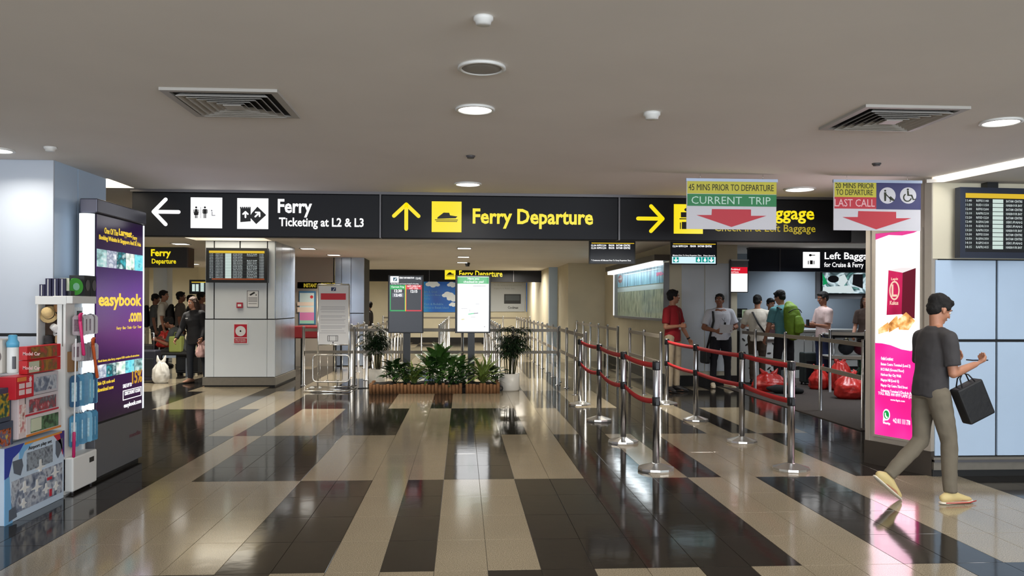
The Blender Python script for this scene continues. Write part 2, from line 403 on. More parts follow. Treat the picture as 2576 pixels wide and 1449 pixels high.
# ---- pillar in the middle distance
PF = PY(15.15); sx = lambda px, py=850: PF.hit(px, py)[0]
xl, xr = sx(515), sx(692); yf = 15.15; yb = 16.9
pm = MB().m(M_joint).box((xl + .02, yf + .02, 0), (xr - .02, yb - .02, ZC)).build('pillar_middle', kind='structure', origin=(0, 0, 0))
cols = [xl, sx(538), sx(672), xr]
zt = PF.hit(600, 803)[1]; zb = PF.hit(600, 948)[1]
for i in range(3):
    for za, zb_ in ((zb, zt - .01), (zt + .01, ZC)):
        if i == 1 and za > zt:
            xm_ = sx(603)
            z2 = PF.hit(600, 655)[1]
            for q in ((cols[1] + .012, za, cols[2] - .012, z2), (cols[1] + .012, z2 + .01, xm_ - .012, zb_), (xm_ + .012, z2 + .01, cols[2] - .012, zb_)):
                MB().m(M_white).box((q[0], yf, q[1]), (q[2], yf + .02, q[3])).build('wall_panel', pm)
        else:
            g = .003 if za < zt else .01
            MB().m(M_white).box((cols[i] + g, yf, za), (cols[i + 1] - g, yf + .02, zb_)).build('wall_panel', pm)
MB().m(M_plinth).box((xl - .03, yf - .03, .03), (xr + .02, yb, zb - .01)).build('plinth', pm)
MB().m(M_toe).box((xl, yf, 0), (xr, yb, .03)).build('toe_kick', pm)
yy = [yf + .02, yf + .55, yf + 1.3, yb]
for i in range(3):
    for za, zb_ in ((zb, zt - .01), (zt + .01, ZC)):
        MB().m(M_steelp).box((xr - .02, yy[i] + .006, za), (xr, yy[i + 1] - .006, zb_)).build('steel_panel', pm)
# ---- right wall with the advertising pillar
pA = G(2178, 1163); pB = G(2344, 1198)
YW = pB.y
AD = Pl(pA, pB - pA); LA = (pB - pA).length
RW = Pl((pB.x, YW), (1, 0))
wr = MB().m(M_joint); wr.box((pB.x + .02, YW + .025, 0), (13.8, YW + .5, 2.6)); wr.m(M_ceil).box((pB.x, YW - .0, 2.62), (13.8, YW + .5, ZC))
wallr = wr.build('wall_right', kind='structure', origin=(0, 0, 0))
zj = RW.hit(2450, 857)[1]; zu = RW.hit(2450, 655)[1]; zl = RW.hit(2450, 1149)[1]
xj = [pB.x + .02, pB.x + RW.hit(2508, 900)[0], 0, 0, 0]
step = xj[1] - xj[0]; step = max(step, .55)
xs_ = [xj[0], xj[1]] + [xj[1] + .78 * k for k in range(1, 8)]
for a, b in zip(xs_, xs_[1:]):
    for za, zb_ in ((zl + .01, zj - .012), (zj + .012, zu)):
        MB().m(M_blueish).box((a + .008, YW, za), (b - .012, YW + .025, zb_), .003, 1).build('wall_panel', wallr)
MB().m(M_beige).box((pB.x - .0, YW, zu + .012), (13.8, YW + .03, 2.6)).build('upper_panel', wallr)
MB().m(M_plinth).box((pB.x, YW - .03, .06), (13.8, YW + .03, zl)).build('plinth', wallr)
MB().m(M_signedge).box((pB.x, YW - .045, zl - .04), (13.8, YW, zl - .02)).build('plinth_rail', wallr)
MB().m(M_toe).box((pB.x, YW - .01, 0), (13.8, YW + .03, .06)).build('toe_kick', wallr)
M_frame = mat('putty_frame', (168, 160, 148), .5, noise_amt=.02)
ap = MB().m(M_frame); ap.st(AD, 0, .22, LA, ZC, -.5, 0)
adp = ap.build('pillar_right', kind='structure', origin=(0, 0, 0))
MB().m(mat('dark_plinth', (66, 60, 54), .4)).st(AD, -.01, .0, LA, .22, -.5, .012).build('plinth', adp)
MB().m(M_frame).st(AD, LA - .07, .22, LA, ZC, 0, .015).build('corner_post', adp)
MB().m(M_frame).st(AD, 0, .22, .05, ZC, 0, .012).build('corner_post', adp)
# cove strip along the right wall
s0 = G(2375, 458, 2.6); s1 = G(2576, 405, 2.64)
MB().m(M_ceil).prism([(4.1, YW, 2.6), (13.8, YW, 2.6), (13.8, 2.0, 2.6), (s1.x + 1.6, 2.6, 2.6), (s1.x, s1.y, 2.6), (s0.x, s0.y, 2.6)], V((0, 0, .03))).build('trim_1', kind='structure')
dn = (s1 - s0).normalized(); sd = V((-dn.y, dn.x, 0)) * .05
e0 = s0 - dn * .05; e1 = s0 + dn * 4.5
MB().m(E_lamp).prism([V((p.x, p.y, ZC - .012)) for p in (e0 + sd, e1 + sd * 1.3, e1 - sd * 1.3, e0 - sd)], V((0, 0, .01))).build('strip_light', label='long white strip light running along the ceiling beside the right wall', cat='light')
sl = area('strip_light_lamp', (e0 + e1) / 2 + V((0, 0, -.05 + ZC - (e0.z + e1.z) / 2)), 4.2, 26, (.95, .97, 1), size_y=.12); sl.rotation_euler = (0, 0, math.atan2(dn.y, dn.x))
# ---- baggage side: wall with poster case, white wall panel
XW = 3.85
wbg = MB().m(M_beige).box((XW, 15.3, 0), (XW + .15, 22, ZC)).build('wall_baggage_side', kind='structure', origin=(0, 0, 0))
MB().m(M_toe).box((XW - .02, 15.3, 0), (XW, 22, .2)).build('baseboard', wbg)
wbf = MB().m(M_beige).box((XW, 15.1, 0), (5.15, 15.3, ZC)).build('wall_baggage_front', kind='structure', origin=(0, 0, 0))
Q = PY(15.1)
for a, b in ((1714, 1771), (1773, 1836)):
    MB().m(M_white).box((Q.hit(a, 800)[0], 15.08, .28), (Q.hit(b, 800)[0], 15.1, 2.3), .003, 1).build('wall_panel', wbf)
MB().m(M_toe).box((XW, 15.06, 0), (5.15, 15.1, .2)).build('baseboard', wbf)
slab('wall_baggage_back', (5.15, 17.6, 0), (13.8, 17.8, ZC), mat('cool_wall', (158, 172, 186), .7))
slab('baseboard_baggage', (5.15, 17.57, 0), (13.8, 17.6, .25), M_toe)
slab('wall_baggage_return', (5.0, 15.3, 0), (5.15, 17.8, ZC), M_grey)
slab('wall_right_end', (2.6, 24.5, 0), (2.85, 24.7, ZC), M_blueish)
slab('wall_right_far', (2.85, 22.0, 0), (3.85, 24.7, ZC), M_beige)
slab('wall_far_right_side', (2.6, 24.7, 0), (2.8, 33, ZC), M_beige)
# middle-left block behind the pillar: grey panels and steel column
slab('wall_kiosk', (-5.0, 20.2, 0), (-3.15, 20.4, ZC), mat('kiosk_fascia', (150, 142, 132), .6))
kc = MB().m(M_joint).box((-3.08, 20.2, 0), (-2.42, 21.5, ZC)).build('column_left', kind='structure', origin=(0, 0, 0))
for a, b in ((-3.1, -2.95), (-2.94, -2.72), (-2.71, -2.4)):
    for z0, z1 in ((.02, 1.28), (1.3, ZC)): MB().m(M_steelp).box((a, 20.17, z0), (b, 20.2, z1)).build('steel_panel', kc)
cl = MB().m(M_beige).box((-11.5, 21, 0), (-7.9, 21.2, ZC)).build('wall_left_lobby', kind='structure')
for k, xa in enumerate((-7.95, -6.6)):
    MB().m(M_white).box((xa, 21.6 + k, 0), (xa + .35, 22, ZC), .01).build('column_lobby', kind='structure')
# ------------------------------------------------------------------ ceiling fittings
def downlight(px, py, r, label, on=True, power=15, z=ZC):
    p = G(px, py, z); t = root('downlight', label, 'ceiling light', (p.x, p.y, z))
    b = MB().m(M_wht); b.lathe([(r + .02, 0), (r + .022, -.012), (r + .004, -.014), (r, -.004), (r, 0)], p, 32, True); b.build('trim_ring', t)
    b = MB().m(E_lamp if on else mat('lamp_off', (150, 146, 140), .5)); b.lathe([(r, -.003), (r * .98, -.01), (r * .6, -.012), (.01, -.013)], p, 32, True); b.build('diffuser', t)
    if on: area('downlight_lamp', (p.x, p.y, z - .03), r * 2, power, spread=math.radians(150))
    return t
downlight(1195, 273, .095, 'lit round downlight in the middle of the near ceiling')
downlight(1177, 462, .11, 'lit round downlight just in front of the ferry departure sign')
downlight(2518, 305, .1, 'lit round downlight near the right wall monitor')
downlight(2012, 475, .13, 'lit round downlight between the two hanging boards')
downlight(-8, 376, .1, 'lit round downlight over the white pillar at left', power=9)
downlight(1212, 168, .095, 'unlit round downlight in the near ceiling', on=False)
for x, y in ((-5.5, 0.6), (-1.6, .6), (2.0, .6), (5.5, 3.0), (-4.5, -1.5), (5, -1.5)): area('added_ceiling_fill', (x, y, ZC - .02), .8, 30, (1, .97, .92))  # unseen area lights added under the near ceiling as general fill
# square lamps of the far hall
for px, py, lab in ((455, 613, 'square ceiling lamp left of the middle pillar, nearest to the small ferry sign'), (487, 664, 'square ceiling lamp right beside the small ferry departure sign'), (427, 679, 'square far ceiling lamp under the small ferry sign'), (480, 688, 'square far ceiling lamp left of the middle pillar'),
                    (840, 641, 'square ceiling lamp right of the middle pillar, the nearer one'), (882, 659, 'square ceiling lamp above the left end of the far sign'), (762, 679, 'square ceiling lamp beside the steel pillar edge'),
                    (1168, 624, 'square ceiling lamp nearest below the big sign, first of three in a line'), (1166, 646, 'square ceiling lamp in the middle of a line of three'), (1163, 660, 'farthest square ceiling lamp of three in a line, beside the camera dome'), (1452, 666, 'square ceiling lamp above the red clock'), (775, 625, 'square ceiling lamp partly hidden by the middle pillar')):
    p = G(px, py, ZC); t = root('square_downlight', lab, 'ceiling light', (p.x, p.y, ZC), 'square ceiling lamps of the far hall')
    a = .13
    MB().m(E_lamp).box((p.x - a, p.y - a * 1.1, ZC - .008), (p.x + a, p.y + a * 1.1, ZC - .002)).build('diffuser', t)
    b = MB().m(M_wht); 
    for q in ((-a - .02, -a - .03, a + .02, -a - .01), (-a - .02, a + .01, a + .02, a + .03), (-a - .02, -a - .03, -a, a + .03), (a, -a - .03, a + .02, a + .03)): b.box((p.x + q[0], p.y + q[1], ZC - .012), (p.x + q[2], p.y + q[3], ZC))
    b.build('trim_frame', t)
    area('square_lamp', (p.x, p.y, ZC - .02), .24, 44, (1, .94, .82), spread=math.radians(125))
for x, y in ((-5.6, 11.5), (-2.0, 12.0), (-3.5, 24), (1.5, 26), (-1, 17), (2.5, 12), (6.5, 12), (6.2, 14.6), (8.5, 14.6), (7.2, 16.8), (9, 11), (-1, 30), (-6, 30), (1.8, 30), (-6.5, 14), (-9, 18), (-10, 23), (1, 20)):  # added area lights without fittings, brightening pillar, baggage area and far walls
    area('added_ceiling_fill', (x, y, ZC - .03),  1.0, (85 if y > 22 else 66 if y < 13 else 56) if x < 5 else 34 if y < 13 else 22, (1, .94, .82) if x < 5 else (.88, .94, 1), spread=math.radians(130 if y < 22 else 170))
def diffuser(px0, py0, px1, py1, label):
    p0 = G(px0, py0, ZC); p1 = G(px1, py1, ZC); c = (p0 + p1) / 2; t = root('air_diffuser', label, 'air vent', c, 'square ceiling air diffusers')
    M_v = mat('vent_grey', (170, 166, 160), .5); M_dk = mat('vent_dark', (12, 11, 11), .8)
    MB().m(M_dk).box((c.x - .27, c.y - .27, ZC - .004), (c.x + .27, c.y + .27, ZC + .0)).build('throat', t)
    def sq(b, r0, r1, z0, z1):
        for q in ((-r1, -r1, r1, -r0), (-r1, r0, r1, r1), (-r1, -r0, -r0, r0), (r0, -r0, r1, r0)): b.box((c.x + q[0], c.y + q[1], z0), (c.x + q[2], c.y + q[3], z1))
    b = MB().m(M_v); sq(b, .27, .31, ZC - .016, ZC); b.build('frame', t)
    for k in range(5):
        r = .245 - k * .042; z0 = ZC - .03
        b = MB().m(M_v)
        for i in range(4):
            Rm = Matrix.Rotation(i * PI / 2, 3, 'Z')
            q = [(-r, -r, ZC - .028), (r, -r, ZC - .028), (r - .028, -r + .028, ZC - .006), (-r + .028, -r + .028, ZC - .006)]
            b.prism([V((c.x, c.y, 0)) + Rm @ V(w_) for w_ in q], V((0, 0, .003)))
        b.build('louvre', t)
    MB().m(M_v).box((c.x - .05, c.y - .05, ZC - .03), (c.x + .05, c.y + .05, ZC - .024)).build('centre_plate', t)
diffuser(405, 220, 750, 291, 'square air diffuser with nested louvres at upper left of the ceiling')
diffuser(2110 + 130, 263, 2240, 325, 'square air diffuser with nested louvres at upper right of the ceiling')
def detector(px, py, r, h, label, led=False, m=M_wht):
    p = G(px, py, ZC); t = root('smoke_detector', label, 'detector', (p.x, p.y, ZC))
    MB().m(m).lathe([(r, 0), (r, -h * .4), (r * .8, -h * .6), (r * .75, -h), (r * .1, -h * 1.02)], p, 24, True).build('housing', t)
    if led: MB().m(E_red).ball((p.x, p.y - r * .6, ZC - h * .85), .006, 8, 6).build('led', t)
detector(1216, 43, .04, .03, 'small round white ceiling detector nearest the top edge')
detector(1640, 283, .05, .04, 'white smoke detector with a red light on the ceiling', True)
detector(127, 370, .045, .03, 'white detector on the ceiling above the white pillar')
detector(1184, 392, .035, .02, 'grey sprinkler cap between the two lit middle downlights', m=M_signedge)
detector(2205, 411, .035, .02, 'grey sprinkler cap above the last call board', m=M_signedge)
detector(1176, 661, .07, .1, 'black camera dome on the far ceiling beside the line of lamps', m=M_black)
# ================================================================== overhead signs
def arrow(b, pl, cx, cy, L, W, ang, th, off=.004, m=None):
    """a three-stroke arrow with round ends; ang 0 points right, in pixel sizes"""
    a0, t0, a1, t1 = pl.bb(cx - 10, cy - 10, cx + 10, cy + 10); k = (a1 - a0) / 20; ac = (a0 + a1) / 2; tc = (t0 + t1) / 2
    ca, sa = math.cos(ang), math.sin(ang)
    def P(x, y): return (ac + (x * ca - y * sa) * k, tc + (x * sa + y * ca) * k)
    def stroke(p, q):
        d = V((q[0] - p[0], q[1] - p[1])); n = V((-d.y, d.x)).normalized() * th / 2; dn = d.normalized(); pts = []
        for base, s0 in ((q, -PI / 2), (p, PI / 2)):
            for i in range(7):
                an = s0 + PI * i / 6; pts.append((base[0] + dn.x * math.cos(an) * th / 2 + n.x * math.sin(an), base[1] + dn.y * math.cos(an) * th / 2 + n.y * math.sin(an)))
        w_ = [P(*x) for x in pts]
        b.prism([pl.at(x, t, off) for x, t in w_], pl.n * -off)
    stroke((-L / 2, 0), (L / 2 - 3, 0)); stroke((L / 2 - W * .95, W), (L / 2, 0)); stroke((L / 2 - W * .95, -W), (L / 2, 0))
def ferry(b, pl, x0, y0, x1, y1, dark, off=.006):
    w_ = x1 - x0; h = y1 - y0; b.m(dark)
    X = lambda u: x0 + w_ * u; Y = lambda v: y0 + h * v
    b.pp(pl, [(X(.12), Y(.5)), (X(.28), Y(.2)), (X(.38), Y(.0)), (X(.62), Y(.02)), (X(.66), Y(.3)), (X(.98), Y(.42)), (X(.9), Y(.62)), (X(.1), Y(.68))], off)
    b.pb(pl, X(0), Y(.76), X(1), Y(.84), 0, off); b.pb(pl, X(.05), Y(.92), X(.97), Y(1), 0, off)
def luggage_sym(b, pl, x0, y0, x1, y1, dark, off=.006):
    w_ = x1 - x0; h = y1 - y0; b.m(dark); X = lambda u: x0 + w_ * u; Y = lambda v: y0 + h * v
    b.pe(pl, X(.38), Y(.12), w_ * .07, h * .06, off); b.pb(pl, X(.16), Y(.22), X(.42), Y(.42), 0, off); b.pb(pl, X(.1), Y(.46), X(.9), Y(.5), 0, off)
    b.pb(pl, X(.12), Y(.62), X(.16), Y(.88), 0, off); b.pb(pl, X(.2), Y(.6), X(.42), Y(.88), 0, off); b.pb(pl, X(.5), Y(.66), X(.86), Y(.88), 0, off)
SG = PY(8.43)
bs = root('overhead_sign', 'long dark overhead sign reading ferry ticketing, ferry departure and baggage', 'sign', (.4, 8.43, 2.2))
zt = SG.hit(1200, 493)[1]; zb_ = SG.hit(1200, 601)[1]
xs4 = [SG.hit(p, 545)[0] for p in (330, 957, 1557, 2143)]
for i in range(3):
    MB().m(M_signface).box((xs4[i] + .008, 8.43, zb_), (xs4[i + 1] - .008, 8.58, zt), .006, 1).build('sign_panel', bs)
e = MB().m(M_signedge); e.box((xs4[0], 8.40, zt), (xs4[3] + .2, 8.6, zt + .035)); e.build('top_rail', bs)
for x in xs4[1:3]: MB().m(M_signedge).box((x - .008, 8.41, zb_), (x + .008, 8.59, zt)).build('divider', bs)
MB().m(mat('end_panel', (84, 86, 90), .4)).box((xs4[3], 8.44, zb_), (xs4[3] + .2, 8.58, zt)).build('end_panel', bs)
for x in (-3.0, -.9, 1.74, 3.9): MB().m(M_signedge).tube([(x, 8.5, zt + .03), (x, 8.5, ZC)], .02, 8).build('hanger', bs)
M_ink = mat('sign_ink', (22, 22, 24), .6)
b = MB().m(E_white); arrow(b, SG, 418, 533, 63, 32, PI, 9.5); b.build('arrow', bs)
b = MB().m(E_white); b.pb(SG, 480, 497, 559, 574, 0, .005)
b.m(M_ink)
for cx in (494, 516): 
    b.pe(SG, cx, 522, 2.6, 2.6, .007)
    if cx == 494: b.pp(SG, [(491, 526), (497, 526), (500, 541), (488, 541)], .007)
    else: b.pb(SG, 511.5, 526, 520.5, 538, 0, .007)
    b.pb(SG, cx - 3, 538, cx - .7, 549, 0, .007); b.pb(SG, cx + .7, 538, cx + 3, 549, 0, .007)
    b.pb(SG, cx - 6.5, 527, cx - 5, 537, 0, .007); b.pb(SG, cx + 5, 527, cx + 6.5, 537, 0, .007)
b.m(mat('faint_ink', (170, 170, 175), .6)); b.pb(SG, 505, 521, 506, 549, 0, .007); b.pe(SG, 533, 530, 2, 2, .007); b.pb(SG, 533, 533, 535, 543, 0, .007); b.pb(SG, 535, 541, 542, 543, 0, .007)
tagp(b.build('pictogram', bs), 'white square with toilet figures')
b = MB().m(E_white); b.pb(SG, 597, 499, 675, 576, 0, .005)
b.m(M_ink); b.pp(SG, [(605, 524), (631, 524), (631, 557), (605, 559)], .007); b.pp(SG, [(634, 536), (648, 520), (670, 541), (645, 564), (628, 546)], .0072)
for k in range(6): b.pe(SG, 606 + k * 4.6, 523, 2, 3, .0065, n=8)
b.m(E_white); arrow(b, SG, 618, 540, 14, 6, PI / 2, 4, .009); arrow(b, SG, 648, 540, 15, 7, PI / 4, 4, .0095)
tagp(b.build('pictogram', bs), 'white square with two ticket shapes')
b = MB().m(E_white); b.text(SG, 'Ferry', 699, 501, 785, 547, bold=.025); b.text(SG, 'Ticketing at L2 & L3', 702, 548, 915, 577, bold=.02); b.build('lettering', bs)
b = MB().m(E_yel); arrow(b, SG, 1022, 545, 62, 31, PI / 2, 9.5); b.build('arrow', bs)
b = MB().m(E_yel); b.pb(SG, 1086, 507, 1161, 584, 0, .005); ferry(b, SG, 1094, 535, 1152, 558, M_ink); tagp(b.build('pictogram', bs), 'yellow square with a ferry')
b = MB().m(E_yel); b.text(SG, 'Ferry Departure', 1189, 526, 1492, 576, bold=.028); b.build('lettering', bs)
b = MB().m(E_yel); arrow(b, SG, 1636, 550, 62, 31, 0, 9.5); b.build('arrow', bs)
b = MB().m(E_yel); b.pb(SG, 1695, 514, 1768, 588, 0, .005); luggage_sym(b, SG, 1703, 520, 1762, 584, M_ink); tagp(b.build('pictogram', bs), 'yellow square with baggage check-in')
b = MB().m(E_yel); b.text(SG, 'Ferry Baggage', 1797, 519, 2048, 562, bold=.02)
b.m(E_yeld); b.text(SG, 'Check-in & Left Baggage', 1797, 564, 2051, 589, bold=.008); b.build('lettering', bs)
# far overhead sign
S2 = PY(27.0)
s2 = root('overhead_sign', 'distant dark sign with yellow ferry square and a red digital clock', 'sign', (0, 27, 2.3))
x2 = [S2.hit(p, 690)[0] for p in (867, 1080, 1292, 1500)]; za = S2.hit(1200, 709)[1]; zb2 = S2.hit(1200, 671)[1]
for i in range(3): MB().m(M_signface).box((x2[i] + .01, 27, za), (x2[i + 1] - .01, 27.15, min(zb2, ZC))).build('sign_panel', s2)
for x in x2[1:3]: MB().m(M_signedge).box((x - .01, 26.98, za), (x + .01, 27.1, ZC)).build('divider', s2)
b = MB().m(E_yel); b.pb(S2, 1119, 676, 1146, 703, 0, .01); ferry(b, S2, 1122, 685, 1143, 695, M_ink, .014); b.build('pictogram', s2)
b = MB().m(E_yel); b.text(S2, 'Ferry Departure', 1155, 681, 1264, 701, off=.01, bold=.02); b.build('lettering', s2)
b = MB().m(E_red); b.text(S2, '12 04', 1384, 674, 1419, 687, off=.012, bold=.03); b.build('clock_digits', s2)
# small ferry departure sign at left
S3 = PY(17.0)
s3 = root('overhead_sign', 'small dark sign reading Ferry Departure in yellow above the waiting area', 'sign', (-6, 17, 2.2))
a0, t0, a1, t1 = S3.bb(340, 620, 470, 672)
MB().m(mat('brown_sign', (36, 28, 22), .4)).box((a0, 17, t1), (a1, 17.35, min(t0, ZC - .01))).build('sign_panel', s3)
MB().m(mat('sign_end', (70, 50, 38), .4)).box((a1, 17.0, t1), (a1 + .03, 17.36, min(t0, ZC - .01))).build('end_cap', s3)
b = MB().m(E_yel); b.text(S3, 'Ferry', 380, 627, 430, 650, bold=.03); b.text(S3, 'Departure', 382, 651, 443, 667, bold=.02); b.build('lettering', s3)
# left baggage sign
S4 = PY(15.7)
s4 = root('overhead_sign', 'dark sign reading Left Baggage for Cruise and Ferry in white', 'sign', (6.5, 15.7, 2.1))
x4 = [S4.hit(p, 655)[0] for p in (1885, 1962, 2300)]; za = S4.hit(2000, 683)[1]; zb4 = S4.hit(2000, 627)[1]
M_s4 = mat('sign_face_blue', (26, 30, 42), .35)
for i in range(2): MB().m(M_s4).box((x4[i] + .008, 15.7, za), (x4[i + 1] - .008, 15.85, zb4)).build('sign_panel', s4)
MB().m(M_signedge).box((x4[0], 15.68, zb4), (x4[2], 15.86, zb4 + .025)).build('top_rail', s4)
MB().m(M_signedge).box((x4[1] - .01, 15.69, za), (x4[1] + .01, 15.85, zb4)).build('divider', s4)
for x in (x4[0] + .3, x4[2] - .4): MB().m(M_signedge).tube([(x, 15.78, zb4 + .02), (x, 15.78, ZC)], .015, 8).build('hanger', s4)
b = MB().m(E_white); b.pb(S4, 2020, 634, 2062, 674, 0, .008); b.m(M_ink); b.pe(S4, 2038, 642, 3.5, 3, .011); b.pb(S4, 2041, 641, 2050, 643, 0, .011); b.pb(S4, 2037, 655, 2044, 665, 0, .011); b.pb(S4, 2032, 656, 2034, 665, 0, .011); b.pb(S4, 2046, 656, 2048, 665, 0, .011)
tagp(b.build('pictogram', s4), 'white square with key and suitcase')
b = MB().m(E_white); b.text(S4, 'Left Baggage', 2074, 635, 2206, 658, off=.008, bold=.012); b.text(S4, 'for Cruise & Ferry', 2073, 660, 2172, 676, off=.008, bold=.008); b.build('lettering', s4)
# hanging boards
M_byel = mat('board_yellow', (205, 196, 60), .5); M_bgrn = mat('board_green', (28, 130, 72), .5); M_bred = mat('board_red', (196, 36, 54), .5); M_bblue = mat('board_navy', (48, 48, 104), .5); M_bwh = mat('board_white', (212, 210, 216), .5); M_bblk = mat('board_text', (40, 44, 20), .6)
YB_ = 7.0; HB = PY(YB_)
def board(x0, x1, y0, y1, label):
    a0, t0, a1, t1 = HB.bb(x0, y0, x1, y1); t = root('hanging_board', label, 'sign', ((a0 + a1) / 2, YB_, t1), 'hanging queue boards')
    MB().m(M_bwh).box((a0, YB_, t1), (a1, YB_ + .006, t0 - .02)).build('board', t)
    MB().m(mat('clip_rail', (170, 184, 208), .4, metal=.3)).box((a0 - .005, YB_ - .008, t0 - .025), (a1 + .01, YB_ + .014, t0)).build('clip_rail', t)
    for x in (a0 + .12, a1 - .12): MB().m(M_chrome).tube([(x, YB_ + .003, t0 - .005), (x, YB_ + .003, ZC)], .002, 6).build('hanging_wire', t)
    return t
t = board(1727, 1953, 450, 577, 'hanging board reading 45 mins prior to departure, current trip')
b = MB().m(M_byel); b.pb(HB, 1729, 455, 1953, 488); b.build('yellow_band', t)
b = MB().m(M_bgrn); b.pb(HB, 1729, 489, 1953, 519); b.build('green_band', t)
b = MB().m(M_bblk); b.text(HB, '45 MINS PRIOR TO DEPARTURE', 1732, 464, 1946, 480, off=.004, bold=0.0, res=4); b.m(mat('board_pale', (200, 230, 215), .5)); b.text(HB, 'CURRENT  TRIP', 1739, 495, 1938, 514, off=.004, bold=.0); b.build('lettering', t)
b = MB().m(M_bred); b.pp(HB, [(1791, 526), (1889, 527), (1889, 543), (1928, 543), (1840, 571), (1752, 541), (1790, 541)]); b.build('arrow', t)
t = board(2097, 2316, 453, 580, 'hanging board reading 20 mins prior to departure, last call')
b = MB().m(M_byel); b.pb(HB, 2099, 457, 2204, 496); b.build('yellow_band', t)
b = MB().m(M_bred); b.pb(HB, 2099, 496, 2204, 525); b.build('red_band', t)
b = MB().m(M_bblue); b.pb(HB, 2204, 459, 2316, 527); b.build('navy_band', t)
b = MB().m(M_bblk); b.text(HB, '20 MINS PRIOR', 2101, 461, 2198, 474, off=.004, bold=0.0, res=4); b.text(HB, 'TO DEPARTURE', 2103, 477, 2195, 491, off=.004, bold=0.0, res=4); b.m(mat('board_pink', (240, 190, 195), .5)); b.text(HB, 'LAST CALL', 2099, 501, 2200, 520, off=.004, bold=.005); b.build('lettering', t)
b = MB().m(M_bwh)
for cx in (2232, 2284): b.pe(HB, cx, 492, 20.5, 20.5, .004, n=28)
b.m(M_bblk); b.pe(HB, 2226, 480, 2.4, 2.4, .006); b.pp(HB, [(2223, 484), (2229, 484), (2228, 506), (2224, 506)], .006)
b.pp(HB, [(2229, 488), (2240, 500), (2239, 502), (2228, 491)], .006); b.pp(HB, [(2236, 496), (2240, 494), (2250, 503), (2248, 506), (2238, 503)], .006); b.pe(HB, 2239, 506, 1.6, 1.6, .006)
b.pe(HB, 2283, 477, 2.6, 2.6, .006); b.pp(HB, [(2281, 480), (2285, 480), (2286, 490), (2294, 490), (2298, 501), (2303, 500), (2304, 502), (2296, 504), (2291, 493), (2282, 493)], .006)
for k in range(14):
    an = -.2 - 4.0 * k / 14; an2 = -.2 - 4.0 * (k + 1) / 14
    b.pp(HB, [(2282 + 11 * math.cos(an), 497 - 11 * math.sin(an)), (2282 + 11 * math.cos(an2), 497 - 11 * math.sin(an2)), (2282 + 8 * math.cos(an2), 497 - 8 * math.sin(an2)), (2282 + 8 * math.cos(an), 497 - 8 * math.sin(an))], .0062)
b.build('pictogram', t)
b = MB().m(M_bred); b.pp(HB, [(2159, 531), (2254, 533), (2254, 549), (2292, 549), (2204, 577), (2119, 546), (2158, 546)]); b.build('arrow', t)
# ================================================================== schedule screens
ROWS = [('11:40', 'RFFS1140', 'BATAM CENTRE'), ('11:50', 'RSD1150', 'HARBOUR BAY'), ('12:00', 'RFFS1200', 'BATAM CENTRE'), ('12:10', 'RAPR1210', 'HARBOUR BAY'), ('12:20', 'RFSD1220', 'BATAM CENTRE'), ('12:40', 'RGFA1240', 'SEKUPANG'),
        ('13:10', 'RGDR1310', 'SEKUPANG'), ('13:20', 'RAPR1320', 'HARBOUR BAY'), ('13:30', 'RFFS1330', 'BATAM CENTRE'), ('13:50', 'RGFA1350', 'BATAM CENTRE'), ('14:10', 'RGPS1410', 'SEKUPANG'), ('14:15', 'RAPR1415', 'HARBOUR BAY')]
E_row = glow('screen_row', (28, 34, 34), .9); E_cell = glow('screen_cell', (212, 232, 224), .9)
def schedule(par, pl, A0, T0, A1, T1, off, rows=12, full=True):
    """A0..A1 along the plane, T1 bottom, T0 top of the lit picture"""
    W_ = A1 - A0; Hh = T0 - T1; X = lambda u: A0 + W_ * u; Y = lambda v: T0 - Hh * v
    b = MB().m(E_black).st(pl, A0, T1, A1, T0, off, off + .002); b.build('display', par)
    b = MB().m(E_scry).st(pl, X(.0), Y(.08), X(1), Y(0), off + .002, off + .003); b.build('header_bar', par)
    rb = MB().m(E_row); rh = .86 / rows
    for k in range(0, rows, 2): rb.st(pl, X(0), Y(.09 + rh * (k + 1.9)), X(1), Y(.09 + rh * (k + 1.05)), off + .002, off + .0028)
    rb.build('row_bands', par, kind='stuff')
    tb = MB(True); cb = MB().m(E_cell)
    for k in range(rows):
        a, c, d = ROWS[k % 12]; y0 = .09 + rh * (k + .2); y1 = .09 + rh * (k + .8); tb.m(E_txt)
        for s_, u0, u1 in ((a, .01, .075), (c, .12, .25), (d, .43, .6), (d[:6] if (k < 2 or k > 3) else '', .68, .86), ('CLOSED' if k < 2 else 'OPEN', .9, .985)):
            if s_ and full: tb.text(pl, s_, 0, 0, 0, 0, off=off + .003, st=(X(u0), Y(y0), X(u1), Y(y1)), bold=.02, th=.0006, res=1)
        cb.st(pl, X(.29), Y(.09 + rh * (k + .95)), X(.4), Y(.09 + rh * (k + .1)), off + .0028, off + .0034)
    if full: tb.build('lettering', par, kind='stuff')
    cb.build('logo_cells', par, kind='stuff')
# wall monitor at right
def monitor_frame(par, pl, A0, T0, A1, T1, o0, o1, fr, m):
    b = MB().m(m)
    for q in ((A0 - fr, T1 - fr, A1 + fr, T1), (A0 - fr, T0, A1 + fr, T0 + fr), (A0 - fr, T1, A0, T0), (A1, T1, A1 + fr, T0)): b.st(pl, *q, o0, o1)
    b.st(pl, A0 - fr * .5, T1 - fr * .5, A1 + fr * .5, T0 + fr * .5, o0 - .03, o0 + .004)
    b.build('frame', par)
MR = Pl((pB.x, YW - .12), (1, .06))
a0, t0, _, t1 = MR.bb(2432, 486, 2432, 634)
a0 = MR.hit(2425, 560)[0]; a1 = a0 + (t0 - t1) * 16 / 9
t = root('wall_monitor', 'black wall monitor with the departure list above the right wall panels', 'monitor', tuple(MR.at(a0, t1)))
monitor_frame(t, MR, a0, t0, a1, t1, -.05, .02, .05, M_navyframe)
